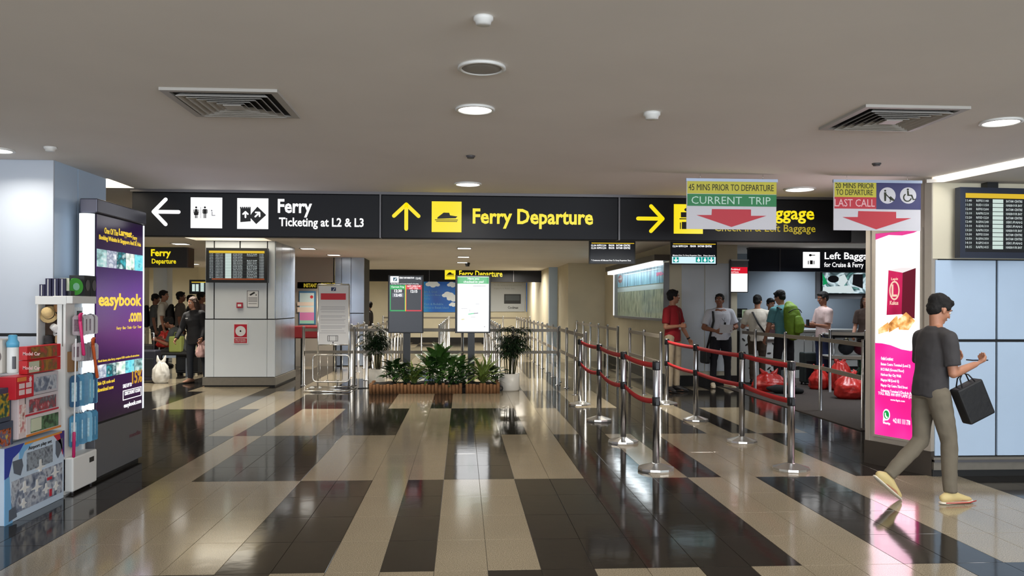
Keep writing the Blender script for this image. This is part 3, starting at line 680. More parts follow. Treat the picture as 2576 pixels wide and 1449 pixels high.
schedule(t, MR, a0, t0, a1, t1, .005)
for k in (.3, .8):
    p = MR.at(a0 + (a1 - a0) * k, t0 + .03, -.03); MB().m(M_black).box((p.x - .05, p.y - .03, p.z), (p.x + .05, p.y + .06, 2.6)).build('bracket', t)
# monitor on the middle pillar
MP = Pl((0, 15.15 - .14), (1, 0))
a0, t0, a1, t1 = MP.bb(526, 631, 666, 704)
t = root('wall_monitor', 'black monitor with a dense departure list on the middle pillar', 'monitor', tuple(MP.at(a0, t1)))
monitor_frame(t, MP, a0, t0, a1, t1, -.1, .02, .05, M_black); schedule(t, MP, a0, t0, a1, t1, .005, 16)
b = MB().m(glow('screen_brown', (150, 70, 30), .8)).st(MP, a0 + .05, t1, a1, t1 + .025, .0072, .0085); b.build('footer_bar', t)
MB().m(M_black).box((-4.3, 15.03, 2.1), (-3.9, 15.15, 2.3)).build('bracket', t)
# far monitor behind the pillar
MQ = PY(20.9); a0, t0, a1, t1 = MQ.bb(482, 709, 560, 735)
t = root('wall_monitor', 'far hanging monitor partly hidden behind the left edge of the middle pillar', 'monitor', tuple(MQ.at(a0, t1)))
monitor_frame(t, MQ, a0, t0, a1, t1, -.06, .02, .05, M_black); schedule(t, MQ, a0, t0, a1, t1, .005, 8, False)
MB().m(M_black).box((-5.2, 20.88, t0 + .03), (-5.12, 20.94, ZC)).build('hanger', t)
b = MB().m(E_cell)
for k in (.02, .14, .5, .65, .85): b.st(MQ, a0 + (a1 - a0) * k, t1 + .02, a0 + (a1 - a0) * (k + .09), t0 - .06, .008, .0095)
b.build('text_columns', t)
# two hanging lane monitors
MH = PY(12.9)
for px0, px1, py0, py1, lab, extra in ((1485, 1595, 604, 661, 'left one of two black lane monitors hanging under the sign', 0), (1690, 1800, 606, 663, 'hanging lane monitor with green arrow symbols on a white band', 1)):
    a0, t0, a1, t1 = MH.bb(px0, py0, px1, py1); t = root('lane_monitor', lab, 'monitor', tuple(MH.at((a0 + a1) / 2, t1)), 'hanging lane monitors')
    monitor_frame(t, MH, a0, t0, a1, t1, -.05, .012, .018, M_black)
    MB().m(E_black).st(MH, a0, t1, a1, t0, 0, .006).build('display', t)
    MB().m(M_signedge).tube([MH.at((a0 + a1) / 2, t0 + .01, -.03), MH.at((a0 + a1) / 2, ZC, -.03)], .02, 8).build('hanger', t)
    b = MB().m(E_scry); b.pb(MH, px0 + 3, py0 + 7, px1, py0 + 9, .006, .008); b.build('header_bar', t)
    b = MB().m(E_white); y = py0 + 11
    for r_ in range(2 if not extra else 1):
        for s_, u, v in (('12:30', 2, 15), ('RFFS1230', 17, 40), ('PENGUIN', 46, 60), ('BATAM CENTRE', 65, 100)): b.text(MH, s_, px0 + u, y, px0 + v, y + 5, off=.008, bold=.02, res=1)
        y += 6.5
    if not extra: b.text(MH, '* Commence 45 Minutes Prior To Ferry Departure Time', px0 + 2, py1 - 8, px1 - 8, py1 - 3, off=.008, bold=.015, res=1)
    else: b.text(MH, 'Minutes Prior To Ferry Departure Time    Please Queue In', px0 + 2, py1 - 22, px1 - 2, py1 - 18, off=.008, bold=.015, res=1)
    b.build('lettering', t)
    if extra:
        b = MB().m(glow('screen_pale', (215, 245, 255), 1.0)); b.pb(MH, px0, py1 - 17, px1, py1, .006, .008)
        b.m(glow('screen_teal', (0, 150, 140), 1.0))
        for x in (px0 + 3, px1 - 50, px1 - 34, px1 - 18): b.pb(MH, x, py1 - 16, x + 14, py1 - 3, .008, .01)
        b.m(E_white); arrow(b, MH, px0 + 10, py1 - 9.5, 9, 4, -PI / 2, 2.6, .012); arrow(b, MH, px1 - 11, py1 - 9.5, 9, 4, -PI / 2, 2.6, .012)
        for x in (px1 - 43, px1 - 27): b.pe(MH, x, py1 - 8, 3.4, 3.4, .012, n=12); b.pb(MH, x - 1, py1 - 15, x + 1, py1 - 9, .008, .012)
        b.build('symbol_band', t)
# ================================================================== lit advertising panel on the right pillar
def adp_px(x0, y0, x1, y1): return AD.bb(x0, y0, x1, y1)
t = root('advertising_lightbox', 'tall lit advertising panel with magenta lower half on the right pillar', 'lightbox', tuple(AD.at(LA / 2, .3, .0)))
s0_ = AD.hit(2203, 800)[0]; s1_ = AD.hit(2316, 800)[0]; tt = AD.hit(2260, 583)[1]; tb_ = AD.hit(2203, 1092)[1]
E_adw = glow('backlit_white', (255, 255, 255), 1.35)
MB().m(E_adw).st(AD, s0_, tb_, s1_, tt, 0, .004).build('lit_face', t)
AX = lambda u: s0_ + (s1_ - s0_) * u; AT = lambda v: tt - (tt - tb_) * v     # fractions of the panel
def apoly(b, pts, off): return b.prism([AD.at(AX(u), AT(v), off) for u, v in pts], AD.n * -(off - .004))
wave = [(0, .545 + 0), (.15, .545), (.35, .552), (.6, .57), (.8, .575), (1, .555)]
m_mag = picture('magenta_print', [(196, 10, 104), (222, 30, 136), (232, 66, 160)], 1.5, .95, seed=3)
b = MB().m(m_mag); apoly(b, wave + [(1, 1), (0, 1)], .006); b.build('magenta_field', t)
b = MB().m(glow('lit_pink', (236, 60, 150), 1.0)); apoly(b, [(0, 0), (1, 0), (.85, .012), (.6, .02), (.3, .012), (0, .03)], .006); b.build('pink_wave', t)
b = MB().m(picture('crimson_box', [(150, 16, 60), (176, 26, 78), (130, 10, 48)], 3, .8)); apoly(b, [(.3, .185), (.62, .2), (.6, .4), (.26, .405)], .006); b.m(glow('box_side', (120, 12, 44), .7)); apoly(b, [(.62, .2), (.9, .18), (.88, .42), (.6, .4)], .006)
b.m(glow('box_top', (250, 240, 240), 1)); apoly(b, [(.3, .185), (.6, .175), (.9, .18), (.62, .2)], .007); tagp(b.build('box_picture', t), 'crimson cake box picture')
b = MB().m(glow('box_mark', (250, 214, 190), 1.0)); n = 26
ring = [(.44 + .115 * math.cos(2 * PI * k / n), .285 + .047 * math.sin(2 * PI * k / n)) for k in range(n)]; rin = [(.44 + .09 * math.cos(2 * PI * k / n), .285 + .039 * math.sin(2 * PI * k / n)) for k in range(n)]
for k in range(n): b.prism([AD.at(AX(q[0]), AT(q[1]), .009) for q in (ring[k], ring[(k + 1) % n], rin[(k + 1) % n], rin[k])], AD.n * -.002)
for s_, u0, v0, u1, v1 in (('Lapis', .37, .222, .52, .238), ('L', .38, .255, .5, .315), ('Kukus', .34, .335, .53, .355)): b.text(AD, s_, 0, 0, 0, 0, off=.008, st=(AX(u0), AT(v0), AX(u1), AT(v1)), bold=.02)
b.build('emblem', t)
b = MB().m(picture('cake_print', [(150, 90, 40), (214, 160, 90), (250, 230, 190)], 14, .9)); apoly(b, [(.07, .475), (.3, .44), (.3, .485), (.08, .5)], .008); apoly(b, [(.3, .45), (.5, .405), (.55, .46), (.32, .49)], .009); apoly(b, [(.5, .43), (.7, .39), (.9, .43), (.75, .475), (.55, .475)], .01); b.build('cake_picture', t)
b = MB().m(E_white)
for i, (s_, u0, u1) in enumerate((('Outlet Locations:', .14, .42), ('Batam Centre Terminal (Level 2)', .14, .8), ('BCS Mall (Ground Floor)', .14, .66), ('Harbour Bay City Walk', .14, .6), ('Nagoya Hill (Level G)', .14, .55), ('Nagoya City Centre Third Street', .14, .74), ('Sekupang Terminal (Check-in Area)', .14, .9))):
    v = .61 + .026 * i + (0.004 if i else 0); b.text(AD, s_, 0, 0, 0, 0, off=.008, st=(AX(u0), AT(v), AX(u1), AT(v + .018)), bold=.012, res=1)
b.text(AD, 'TOLL FREE 000 8999 LAPIS (52747)', 0, 0, 0, 0, off=.008, st=(AX(.08), AT(.785), AX(.94), AT(.805)), bold=.012, res=1)
b.text(AD, 'www.lapis.com', 0, 0, 0, 0, off=.008, st=(AX(.36), AT(.813), AX(.68), AT(.826)), bold=.012, res=1)
b.text(AD, '+62 811 111 778', 0, 0, 0, 0, off=.008, st=(AX(.42), AT(.905), AX(.8), AT(.93)), bold=.02, res=1)
b.text(AD, 'WhatsApp', 0, 0, 0, 0, off=.008, st=(AX(.19), AT(.93), AX(.36), AT(.945)), bold=.02, res=1)
b.build('lettering', t)
b = MB().m(E_white); apoly(b, [(.27 + .08 * math.cos(2 * PI * k / 20), .895 + .028 * math.sin(2 * PI * k / 20)) for k in range(20)], .008); apoly(b, [(.2, .9), (.28, .92), (.19, .93)], .008); b.m(E_green); apoly(b, [(.27 + .062 * math.cos(2 * PI * k / 20), .895 + .021 * math.sin(2 * PI * k / 20)) for k in range(20)], .009); b.m(E_white); apoly(b, [(.235, .887), (.255, .885), (.262, .897), (.285, .905), (.3, .903), (.3, .911), (.27, .912), (.24, .902)], .0105)
tagp(b.build('phone_bubble', t), 'green and white chat bubble symbol')
b = MB().m(M_frame)
for q in ((AX(0) - .02, tb_ - .02, AX(1) + .02, tb_), (AX(0) - .02, tt, AX(1) + .02, tt + .02), (AX(0) - .02, tb_, AX(0), tt), (AX(1), tb_, AX(1) + .02, tt)): b.st(AD, *q, 0, .012)
b.build('frame', t)
q = AD.at(AX(.5), (tt + tb_) / 2, .06); al = area('lightbox_lamp', q, AX(1) - AX(0), 9, (1, .8, .88), size_y=tt - tb_)
al.rotation_euler = V((AD.n.x, AD.n.y, 0)).to_track_quat('Z', 'Y').to_euler(); al.rotation_euler = (-AD.n).to_track_quat('Z', 'Y').to_euler()
# ================================================================== purple lightbox at left
LB = Pl((-3.07, 0), (0, 1))
ya, yb_ = LB.hit(240, 860)[0], LB.hit(359, 860)[0]
t = root('advertising_lightbox', 'tall purple lit advertising box with yellow lettering beside the white pillar', 'lightbox', (-3.13, (ya + yb_) / 2, 0))
z0_ = LB.hit(300, 1045)[1]; z1_ = LB.hit(300, 553)[1]; ztop = LB.hit(300, 530)[1]; zc_ = z1_
MB().m(mat('base_grey', (92, 92, 96), .4)).box((-3.195, ya, .03), (-3.07, yb_, z0_ - .02), .006).build('base', t)
MB().m(M_toe).box((-3.19, ya + .02, 0), (-3.1, yb_ - .02, .03)).build('toe_kick', t)
MB().m(mat('top_cap', (86, 86, 100), .3, metal=.4)).box((-3.195, ya - .02, zc_ + .01), (-3.05, yb_ + .03, zc_ + .13), .01).build('top_cap', t)
MB().m(M_signface).box((-3.195, ya, z0_ - .02), (-3.075, yb_, zc_ + .01)).build('case', t)
zwl = LB.hit(220, 704)[1]
e = MB().m(glow('backlit_cool', (240, 248, 255), 1.25)); e.tube([(-3.133, ya - .02, z0_), (-3.133, ya - .02, zc_)], [(.06, .05)] * 2, 16, side=(1, 0, 0)); e.build('end_light', t)
e = MB().m(glow('backlit_cool', (240, 248, 255), 1.25)); e.box((-3.08, yb_ - .012, z0_), (-3.062, yb_ + .012, zc_)); e.build('edge_light', t)
mg = bpy.data.materials.new('purple_print'); mg.use_nodes = True; nt = mg.node_tree; bb_ = nt.nodes['Principled BSDF']
tc = nt.nodes.new('ShaderNodeTexCoord'); sp = nt.nodes.new('ShaderNodeSeparateXYZ'); nt.links.new(tc.outputs['Generated'], sp.inputs[0])
g1 = nt.nodes.new('ShaderNodeValToRGB'); nt.links.new(sp.outputs[2], g1.inputs[0]); els = g1.color_ramp.elements
for i, (p_, c_) in enumerate(((0, (26, 8, 34)), (.28, (60, 14, 80)), (.42, (104, 20, 120)), (.62, (92, 30, 140)), (.8, (44, 14, 78)), (1, (26, 10, 40)))):
    el = els[i] if i < 2 else els.new(p_); el.position = p_; el.color = lin(c_)
mt = nt.nodes.new('ShaderNodeMath'); mt.operation = 'MULTIPLY_ADD'; mt.inputs[1].default_value = .55; mt.inputs[2].default_value = .55; nt.links.new(sp.outputs[1], mt.inputs[0])
nt.links.new(g1.outputs[0], bb_.inputs['Emission Color']); nt.links.new(mt.outputs[0], bb_.inputs['Emission Strength']); bb_.inputs['Base Color'].default_value = (.02, .01, .03, 1); bb_.inputs['Roughness'].default_value = .2
MB().m(mg).st(LB, ya + .01, z0_, yb_ - .015, zc_, -.004, .004).build('lit_face', t)
E_gold = glow('lit_gold', (250, 214, 60), 1.0)
BX = lambda u: ya + (yb_ - ya) * u; BZ = lambda v: zc_ - (zc_ - z0_) * v
b = MB().m(E_gold)
for s_, u0, v0, u1, v1, bo in (('One Of The', .15, .055, .42, .085, .01), ('Largest', .44, .045, .72, .09, .03), ('Ferry', .74, .065, .84, .095, .01), ('Booking Website In Singapore And SE Asia', .05, .095, .93, .125, .012), ('easybook', .04, .375, .95, .46, .03), ('.com', .66, .475, .95, .525, .03), ('Ferry · Bus · Train · Car · Tour', .4, .545, .95, .565, .005),
                               ('Book faster, also ferry, coupon USD combos & attractions', .04, .70, .9, .715, .005), ('Sale QR code and', .03, .805, .36, .825, .01), ('download now', .03, .835, .34, .855, .01)): b.text(LB, s_, 0, 0, 0, 0, off=.006, st=(BX(u0), BZ(v0), BX(u1), BZ(v1)), bold=bo, res=2)
b.m(glow('gold_dim', (214, 160, 40), .9)); b.text(LB, '15%', 0, 0, 0, 0, off=.006, st=(BX(.74), BZ(.785), BX(.97), BZ(.855)), bold=.02); b.build('lettering', t)
b = MB().m(E_white)
for s_, u0, v0, u1, v1 in (('SALE UP TO', .54, .845, .73, .865), ('DISCOUNT CODE', .58, .885, .93, .905), ('easybook.com', .56, .945, .95, .975)): b.text(LB, s_, 0, 0, 0, 0, off=.006, st=(BX(u0), BZ(v0), BX(u1), BZ(v1)), bold=.015)
for q in ((.54, .878, .96, .882), (.54, .925, .96, .929), (.54, .88, .55, .927), (.95, .88, .96, .927)): b.st(LB, BX(q[0]), BZ(q[3]), BX(q[2]), BZ(q[1]), .004, .006)
b.build('white_lettering', t)
for row, v0, v1 in ((0, .165, .25), (1, .725, .79)):
    for k in range(5):
        cs = [[(230, 240, 240), (150, 190, 190), (60, 90, 90)], [(220, 225, 240), (130, 140, 160), (240, 245, 250)], [(60, 170, 180), (20, 70, 80), (200, 230, 230)], [(150, 210, 190), (240, 250, 240), (70, 110, 100)], [(60, 190, 215), (130, 225, 235), (20, 90, 120)]][(k + row) % 5]
        MB().m(picture('ship_photo_%d' % (k + row * 5), cs, 9, .9, stretch=(1, 1, 2), seed=k * 3 + row)).st(LB, BX(.01 + k * .196), BZ(v1), BX(.196 + k * .196), BZ(v0), .004, .006).build('photo', t)
MB().m(mat('dim_red', (110, 50, 60), .5)).text(LB, 'media', 0, 0, 0, 0, off=.002, st=(BX(.7), .3, BX(.95), .26)).build('maker_mark', t)
area('lightbox_lamp', (-2.98, (ya + yb_) / 2, 1.5), 1.0, 3, (.75, .7, 1), (0, math.radians(-90), 0), size_y=1.0)
# ================================================================== pillar notices
PQ = PY(15.13)
t = root('fire_hose_sign', 'red and white fire hose sign on the middle pillar', 'sign', (-4.1, 15.15, 1.1))
b = MB().m(M_paper); b.pb(PQ, 587, 812, 623, 865, -.018, -.008); b.build('plate', t)
b = MB().m(mat('fire_red', (190, 24, 50), .5)); b.pb(PQ, 589, 816, 621, 849, -.01, -.006); b.pb(PQ, 589, 851, 621, 863, -.01, -.006); b.build('red_field', t)
b = MB().m(M_paper); b.pe(PQ, 605, 833, 13, 13, -.003); b.m(mat('fire_red', (190, 24, 50), .5)); b.pe(PQ, 605, 833, 2.2, 2.2, -.001)
for r_ in (9.6,):
    for k in range(24):
        a, c = 2 * PI * k / 24, 2 * PI * (k + 1) / 24; b.pp(PQ, [(605 + r_ * math.cos(a), 833 + r_ * math.sin(a)), (605 + r_ * math.cos(c), 833 + r_ * math.sin(c)), (605 + (r_ - .9) * math.cos(c), 833 + (r_ - .9) * math.sin(c)), (605 + (r_ - .9) * math.cos(a), 833 + (r_ - .9) * math.sin(a))], -.001, -.003)
b.m(M_paper); b.text(PQ, 'FIRE HOSE REEL', 592, 853, 618, 857, off=-.004, res=1); b.text(PQ, 'DO NOT OBSTRUCT', 592, 858, 618, 861, off=-.004, res=1); b.build('symbol', t)
t = root('camera_notice', 'white notice with a surveillance camera symbol on the middle pillar', 'sign', (-3.7, 15.15, 1.7))
b = MB().m(M_paper); b.pb(PQ, 621, 731, 650, 773, -.018, -.008); b.build('sheet', t)
b = MB().m(M_ink); b.pp(PQ, [(627, 741), (639, 734), (642, 737), (630, 744)], -.006, -.008); b.pb(PQ, 643, 740, 645, 744, -.008, -.006)
for q in ((621, 731, 650, 732), (621, 772, 650, 773), (621, 731, 622, 773), (649, 731, 650, 773)): b.pb(PQ, *q, -.008, -.006)
b.m(mat('grey_ink', (120, 120, 124), .6))
for k in range(4): b.pb(PQ, 624, 748 + k * 3.2, 647, 749.5 + k * 3.2, -.008, -.006)
b.pb(PQ, 625, 763, 646, 764.5, -.008, -.006); b.build('print', t)
t = root('alarm_call_point', 'small red break-glass call point on the middle pillar', 'call point', (-4.1, 15.15, 1.5))
b = MB().m(mat('call_red', (170, 36, 56), .4)); b.pb(PQ, 596, 761, 611, 775, -.02, .03); b.build('housing', t, bevel=.004)
b = MB().m(M_paper); b.pb(PQ, 599, 765, 608, 771, .03, .033); b.build('glass_pane', t)
# ================================================================== retractable belt stanchions
M_belt = mat('red_belt', (176, 16, 26), .7, bump=.15, bump_scale=300)
def make_stanchion(loc, label, nxt=None, group=None):
    t = root('stanchion', label, 'stanchion', loc, group)
    L = V(loc); 
    b = MB().m(M_chrome); b.lathe([(.165, 0), (.168, .012), (.165, .03), (.06, .062), (.042, .068), (.04, .07)], L, 12); b.build('base', t)
    b = MB().m(M_steel); b.lathe([(.031, .066), (.031, .995), (.026, 1.0), (.004, 1.001)], L, 20, True); b.build('pole', t)
    for z in (.955, .63):
        b = MB().m(M_black); b.lathe([(.034, z - .04), (.037, z - .036), (.037, z + .036), (.034, z + .04)], L, 16, True)
        b.box((L.x - .014, L.y - .052, L.z + z - .03), (L.x + .014, L.y - .03, L.z + z + .03)); b.box((L.x - .014, L.y + .03, L.z + z - .03), (L.x + .014, L.y + .052, L.z + z + .03)); b.build('belt_cassette', t)
    if nxt is not None:
        d = V(nxt) - L; dn = d.normalized(); sdv = V((dn.y, -dn.x, 0)) * .0012
        for z, sag in ((.955, .02), (.63, .05)) if L.x < 2.5 else ((.955, .008), (.63, .016)):
            b = MB().m(M_belt); n = 14; rows = []
            for i in range(n + 1):
                u = i / n; p = L + dn * (.04 + (d.length - .08) * u) + V((0, 0, z - sag * 4 * u * (1 - u)))
                tw = .25 * math.sin(PI * u)
                w_ = V((sdv.x * 8 * tw, sdv.y * 8 * tw, .024))
                rows.append([b.bm.verts.new(q) for q in (p + w_ + sdv, p - w_ + sdv, p - w_ - sdv, p + w_ - sdv)])
            for A, B in zip(rows, rows[1:]):
                for k in range(4): b._f([b.bm.faces.new([A[k], A[(k + 1) % 4], B[(k + 1) % 4], B[k]])], True)
            b._f([b.bm.faces.new(rows[0][::-1]), b.bm.faces.new(rows[-1])]); b.build('belt', t)
    return t
Lp = [G(1650, 1183), G(1568, 1114), G(1507, 1059), G(1459, 1020)]
Rp = [G(1990, 1183), G(1866, 1113), G(1750, 1059), G(1677, 1018)]
nm = ['nearest', 'second nearest', 'third nearest', 'farthest']
for row, P in (('left', Lp), ('right', Rp)):
    for i, p in enumerate(P):
        lab = 'steel belt stanchion with red belts, %s in the %s row' % (nm[i], row) if i else 'nearest steel stanchion of the %s row, its belts running away from the viewer' % row
        make_stanchion((p.x, p.y, 0), lab, (P[i + 1].x, P[i + 1].y, 0) if i < 3 else None, 'red belt stanchions')
# ================================================================== fixed queue railings
def post_mesh():
    b = MB().m(M_steel); b.lathe([(.055, 0), (.055, .008), (.026, .012), (.026, 1.085), (.02, 1.1), (.004, 1.102)], (0, 0, 0), 12, True); o = b.build('post', local=True); me = o.data; bpy.data.objects.remove(o); return me
PM = post_mesh()
def railing(pts, label, rails=(1.03, .62), ext=0.0, group='fixed queue railings'):
    pts = [V((p[0], p[1], 0)) for p in pts]; t = root('queue_railing', label, 'railing', tuple(pts[0]), group)
    for p in pts:
        o = bpy.data.objects.new('post', PM); C.objects.link(o); o.parent = t; o.location = p - pts[0]
    d = (pts[-1] - pts[0]).normalized(); n = V((d.y, -d.x, 0)) * .009
    for z in rails:
        b = MB().m(M_rail)
        for a, c in zip(pts, pts[1:]):
            e = ext if c is pts[-1] else 0
            q = c + d * e
            b.hexa([a - n + ZZ * (z - .028), q - n + ZZ * (z - .028), q + n + ZZ * (z - .028), a + n + ZZ * (z - .028), a - n + ZZ * (z + .028), q - n + ZZ * (z + .028), q + n + ZZ * (z + .028), a + n + ZZ * (z + .028)])
        b.build('rail', t)
    return t
def runY(x, y0, y1, st_): return [(x, y0 + k * st_) for k in range(int((y1 - y0) / st_ + .001) + 1)]
railing(runY(1.89, 12.5, 29.5, 1.14), 'long steel queue railing behind the left row of red belt stanchions')
railing(runY(3.05, 12.45, 14.9, 1.17), 'short steel queue railing behind the farthest right belt stanchion')
railing(runY(3.06, 16.0, 29.0, 1.16), 'long steel queue railing along the wall with the poster case')
railing(runY(-.47, 16.9, 29.5, 1.14), 'steel queue railing running away between the two upright screens')
railing(runY(.78, 17.2, 29.5, 1.3), 'steel queue railing behind the right upright screen')
railing(runY(-1.9, 16.4, 29.5, 1.14), 'steel queue railing behind the left upright screen')
railing([(-2.93, 15.35), (-2.0, 15.35), (-1.0, 15.35), (0, 15.35), (.95, 15.35), (1.8, 15.35)], 'crosswise steel queue railing directly behind the planted display')
railing([(-2.9, 30.2), (-1.5, 30.2), (0, 30.2), (1.5, 30.2), (2.5, 30.2)], 'farthest crosswise queue railing in front of the back wall')
railing([(-2.3, 17.2), (-2.3, 18.3), (-2.3, 19.4)], 'short queue railing beside the steel column')
ga = [D(1899.7, 900, 14.1), D(1975.5, 900, 12.9), D(2064, 900, 11.75), D(2172, 900, 10.05)]
gd = (ga[0] - ga[1]); gz = ga[0] + gd * .6
railing([(p.x, p.y) for p in reversed(ga)], 'steel railing between the belt lane and the left baggage carpet', ext=.7)
p1, p2 = D(2088, 900, 14.25), D(2178, 900, 14.0); railing([(p1.x, p1.y), (p2.x, p2.y), (2 * p2.x - p1.x, 2 * p2.y - p1.y)], 'steel railing in front of the low white tables at far right')
# ================================================================== upright screens
def upright(px0, px1, postx, label):
    pl = PY(14.45); a0, t0, a1, t1 = pl.bb(px0, 692, px1, 838); c = pl.hit(postx, 850)[0]
    t = root('upright_screen', label, 'screen', (c, 14.5, 0), 'upright portrait screens')
    b = MB().m(M_black); fr = .045
    b.st(pl, a0, t1, a1, t0, -.09, 0.0); b.build('housing', t, bevel=.006)
    b = MB().m(M_black).box((c - .06, 14.47, .02), (c + .06, 14.57, t1 + .4)); b.build('post', t)
    b = MB().m(M_black).box((c - .3, 14.3, 0), (c + .3, 14.75, .02)); b.build('foot_plate', t)
    return t, pl
t, kp = upright(976, 1065, 1023, 'upright black screen with green and red departure boxes')
b = MB().m(glow('screen_dark', (30, 32, 40), .9)); b.pb(kp, 979, 696, 1062, 835, 0, .002); b.build('display', t)
b = MB().m(E_white); b.pb(kp, 982, 695, 1003, 711, .002, .004); b.m(glow('logo_teal', (40, 90, 110), .9)); b.pp(kp, [(989, 698), (999, 698), (999, 707), (989, 707)], .0055); b.m(E_white); b.pp(kp, [(991, 705), (997, 699), (998, 700), (993, 706)], .007); b.build('logo', t)
b = MB().m(E_white); b.text(kp, 'FERRY INFORMATION', 1005, 696.5, 1042, 701.5, off=.003, bold=.02, res=1); b.text(kp, '12:02', 1046, 697.5, 1059, 703, off=.003, bold=.02, res=1); b.text(kp, 'Boarding Gate and Counter Ready For Boarding', 984, 712.5, 1053, 716, off=.003, bold=.01, res=1)
b.text(kp, '12:15', 1033, 729, 1050, 736.5, off=.003, bold=.03); b.text(kp, '12:30', 992, 728, 1011, 735.5, off=.003, bold=.03); b.build('lettering', t)
b = MB().m(E_green)
for q in ((981, 717, 1020, 728), (981, 780, 1020, 783), (981, 727, 983, 783), (1018, 727, 1020, 783)): b.pb(kp, *q, .002, .0035)
b.m(E_yel); b.pb(kp, 1019.5, 717, 1021, 783, .002, .004); b.m(E_redp)
for q in ((1021, 717, 1061, 728), (1021, 780, 1061, 783), (1021, 727, 1022.5, 783), (1059.5, 727, 1061, 783)): b.pb(kp, *q, .002, .0035)
b.build('lane_boxes', t)
b = MB().m(E_white); b.text(kp, 'Current Trip', 984, 719.5, 1017, 725, off=.0045, bold=.01, res=1); b.text(kp, 'GATE OPEN FOR', 1024, 718, 1058, 722, off=.0045, bold=.01, res=1); b.text(kp, 'LAST CALL', 1030, 723, 1052, 727, off=.0045, bold=.01, res=1); b.build('lettering', t)
b = MB().m(glow('screen_grey', (110, 116, 126), .8)); b.pb(kp, 987, 737.5, 1015, 747.5, .002, .003); b.build('time_bar', t)
b = MB().m(E_white); b.text(kp, '12:45', 992, 739, 1011, 746, off=.0045, bold=.03); b.build('lettering', t)
t, kp = upright(1145, 1234.5, 1185.5, 'upright bright white screen with a green heading')
b = MB().m(glow('screen_bright', (255, 255, 255), 1.6)); b.pb(kp, 1151, 696, 1229.5, 834, 0, .002); b.build('display', t)
b = MB().m(E_green); b.pb(kp, 1151, 697, 1229.5, 714, .002, .0035); b.m(E_white); b.text(kp, 'Have you', 1177, 698.5, 1205, 705, off=.004, bold=.01); b.text(kp, 'checked-in yet?', 1166, 706, 1217, 713, off=.004, bold=.01); b.build('lettering', t)
b = MB().m(glow('map_green', (60, 200, 130), .9)); b.pp(kp, [(1178, 789), (1192, 787), (1192, 790), (1178, 792)], .004); b.m(glow('map_tan', (215, 205, 160), .95)); b.pp(kp, [(1158, 803), (1166, 801), (1171, 803), (1163, 806)], .004); b.m(glow('map_grey', (120, 120, 130), .9)); b.pp(kp, [(1192, 787), (1203, 786), (1203, 789), (1192, 790)], .004); b.pe(kp, 1219, 822, 1.5, 1.5, .004); b.pb(kp, 1181, 778, 1182, 784, .002, .004)
for q in ((1190, 719, 1222, 720.5), (1196, 764, 1206, 765), (1160, 776, 1176, 777), (1184, 797, 1196, 798)): b.pb(kp, *q, .002, .004)
b.build('map_print', t)
area('screen_lamp', (kp.hit(1190, 765)[0], 14.3, 1.55), .5, 5, (.95, 1, 1), (math.radians(90), 0, 0), size_y=1.0)
# ================================================================== planted bed with log edging
YL = 13.9
BL = PY(YL); xa, xb = BL.hit(928, 985)[0], BL.hit(1257, 985)[0]
M_log = mat('log_wood', (132, 92, 58), .8, noise_amt=.3, noise_scale=18, stretch=(1, 1, .3), bump=.4, bump_scale=60)
t = root('log_edging', 'low border of upright half logs around the planted bed', 'border', ((xa + xb) / 2, YL, 0))
nl = 38; wl = (xb - xa) / nl
lgs = []
for v in range(4):
    b = MB().m(M_log); r = wl * .5; h = .165 + .012 * ((v * 7) % 3 - 1)
    b.tube([(0, 0, 0), (0, 0, h - .006), (0, 0, h)], [r * 1.0, r, r * .86], 10, smooth=True); o = b.build('log', local=True); lgs.append(o.data); bpy.data.objects.remove(o)
def put_log(x, y):
    o = bpy.data.objects.new('log', random.choice(lgs)); C.objects.link(o); o.parent = t; o.location = V((x, y, 0)) - ORG[t.name]; o.rotation_euler = (0, 0, random.random() * 6)
for k in range(nl):
    if k == 27: continue
    put_log(xa + wl * (k + .5), YL + random.uniform(-.004, .004))
for k in range(1, 11):
    put_log(xa + wl / 2, YL + wl * k); put_log(xb - wl / 2, YL + wl * k)
M_soil = mat('soil', (34, 28, 22), .95, noise_amt=.4, noise_scale=25, bump=.8, bump_scale=40)
b = MB().m(M_soil)
nx_, ny_ = 26, 8
gr = [[b.bm.verts.new((xa + .04 + (xb - xa - .08) * i / nx_, YL + .04 + .62 * j / ny_, .12 + .03 * noise.noise(V((i * .5, j * .5, 1))) + .03 * (1 if 0 < j < ny_ else 0))) for i in range(nx_ + 1)] for j in range(ny_ + 1)]
for j in range(ny_):
    for i in range(nx_): b._f([b.bm.faces.new([gr[j][i], gr[j][i + 1], gr[j + 1][i + 1], gr[j + 1][i]])], True)
b.box((xa + .04, YL + .04, .004), (xb - .04, YL + .66, .1)); b.build('planting_soil', label='dark soil filling the planted bed inside the log border', cat='soil', kind='stuff')
def leaf_mesh(name, L, W, m, fold=.25, droop=.5, stem=0.0, n=7, wave=0.0):
    """a leaf starting at the origin, growing along +Y and up"""
    b = MB().m(m); rows = []
    if stem: b.tube([(0, 0, 0), (0, stem * .5, stem * .3), (0, stem, stem * .45)], .004, 5)
    z0 = stem * .45
    for i in range(n + 1):
        u = i / n; w_ = W * math.sin(PI * min(1, u * .93 + .04)) ** .8 * (1 - .35 * u); y = stem + L * u; z = z0 + L * (.35 * u - droop * u * u) + wave * math.sin(u * 9)
        rows.append([b.bm.verts.new((-w_, y, z + fold * w_)), b.bm.verts.new((0, y, z)), b.bm.verts.new((w_, y, z + fold * w_))])
    for A, B in zip(rows, rows[1:]):
        for k in range(2): b._f([b.bm.faces.new([A[k], A[k + 1], B[k + 1], B[k]])], True)
    o = b.build(name, local=True, fixn=False); me = o.data; bpy.data.objects.remove(o); return me
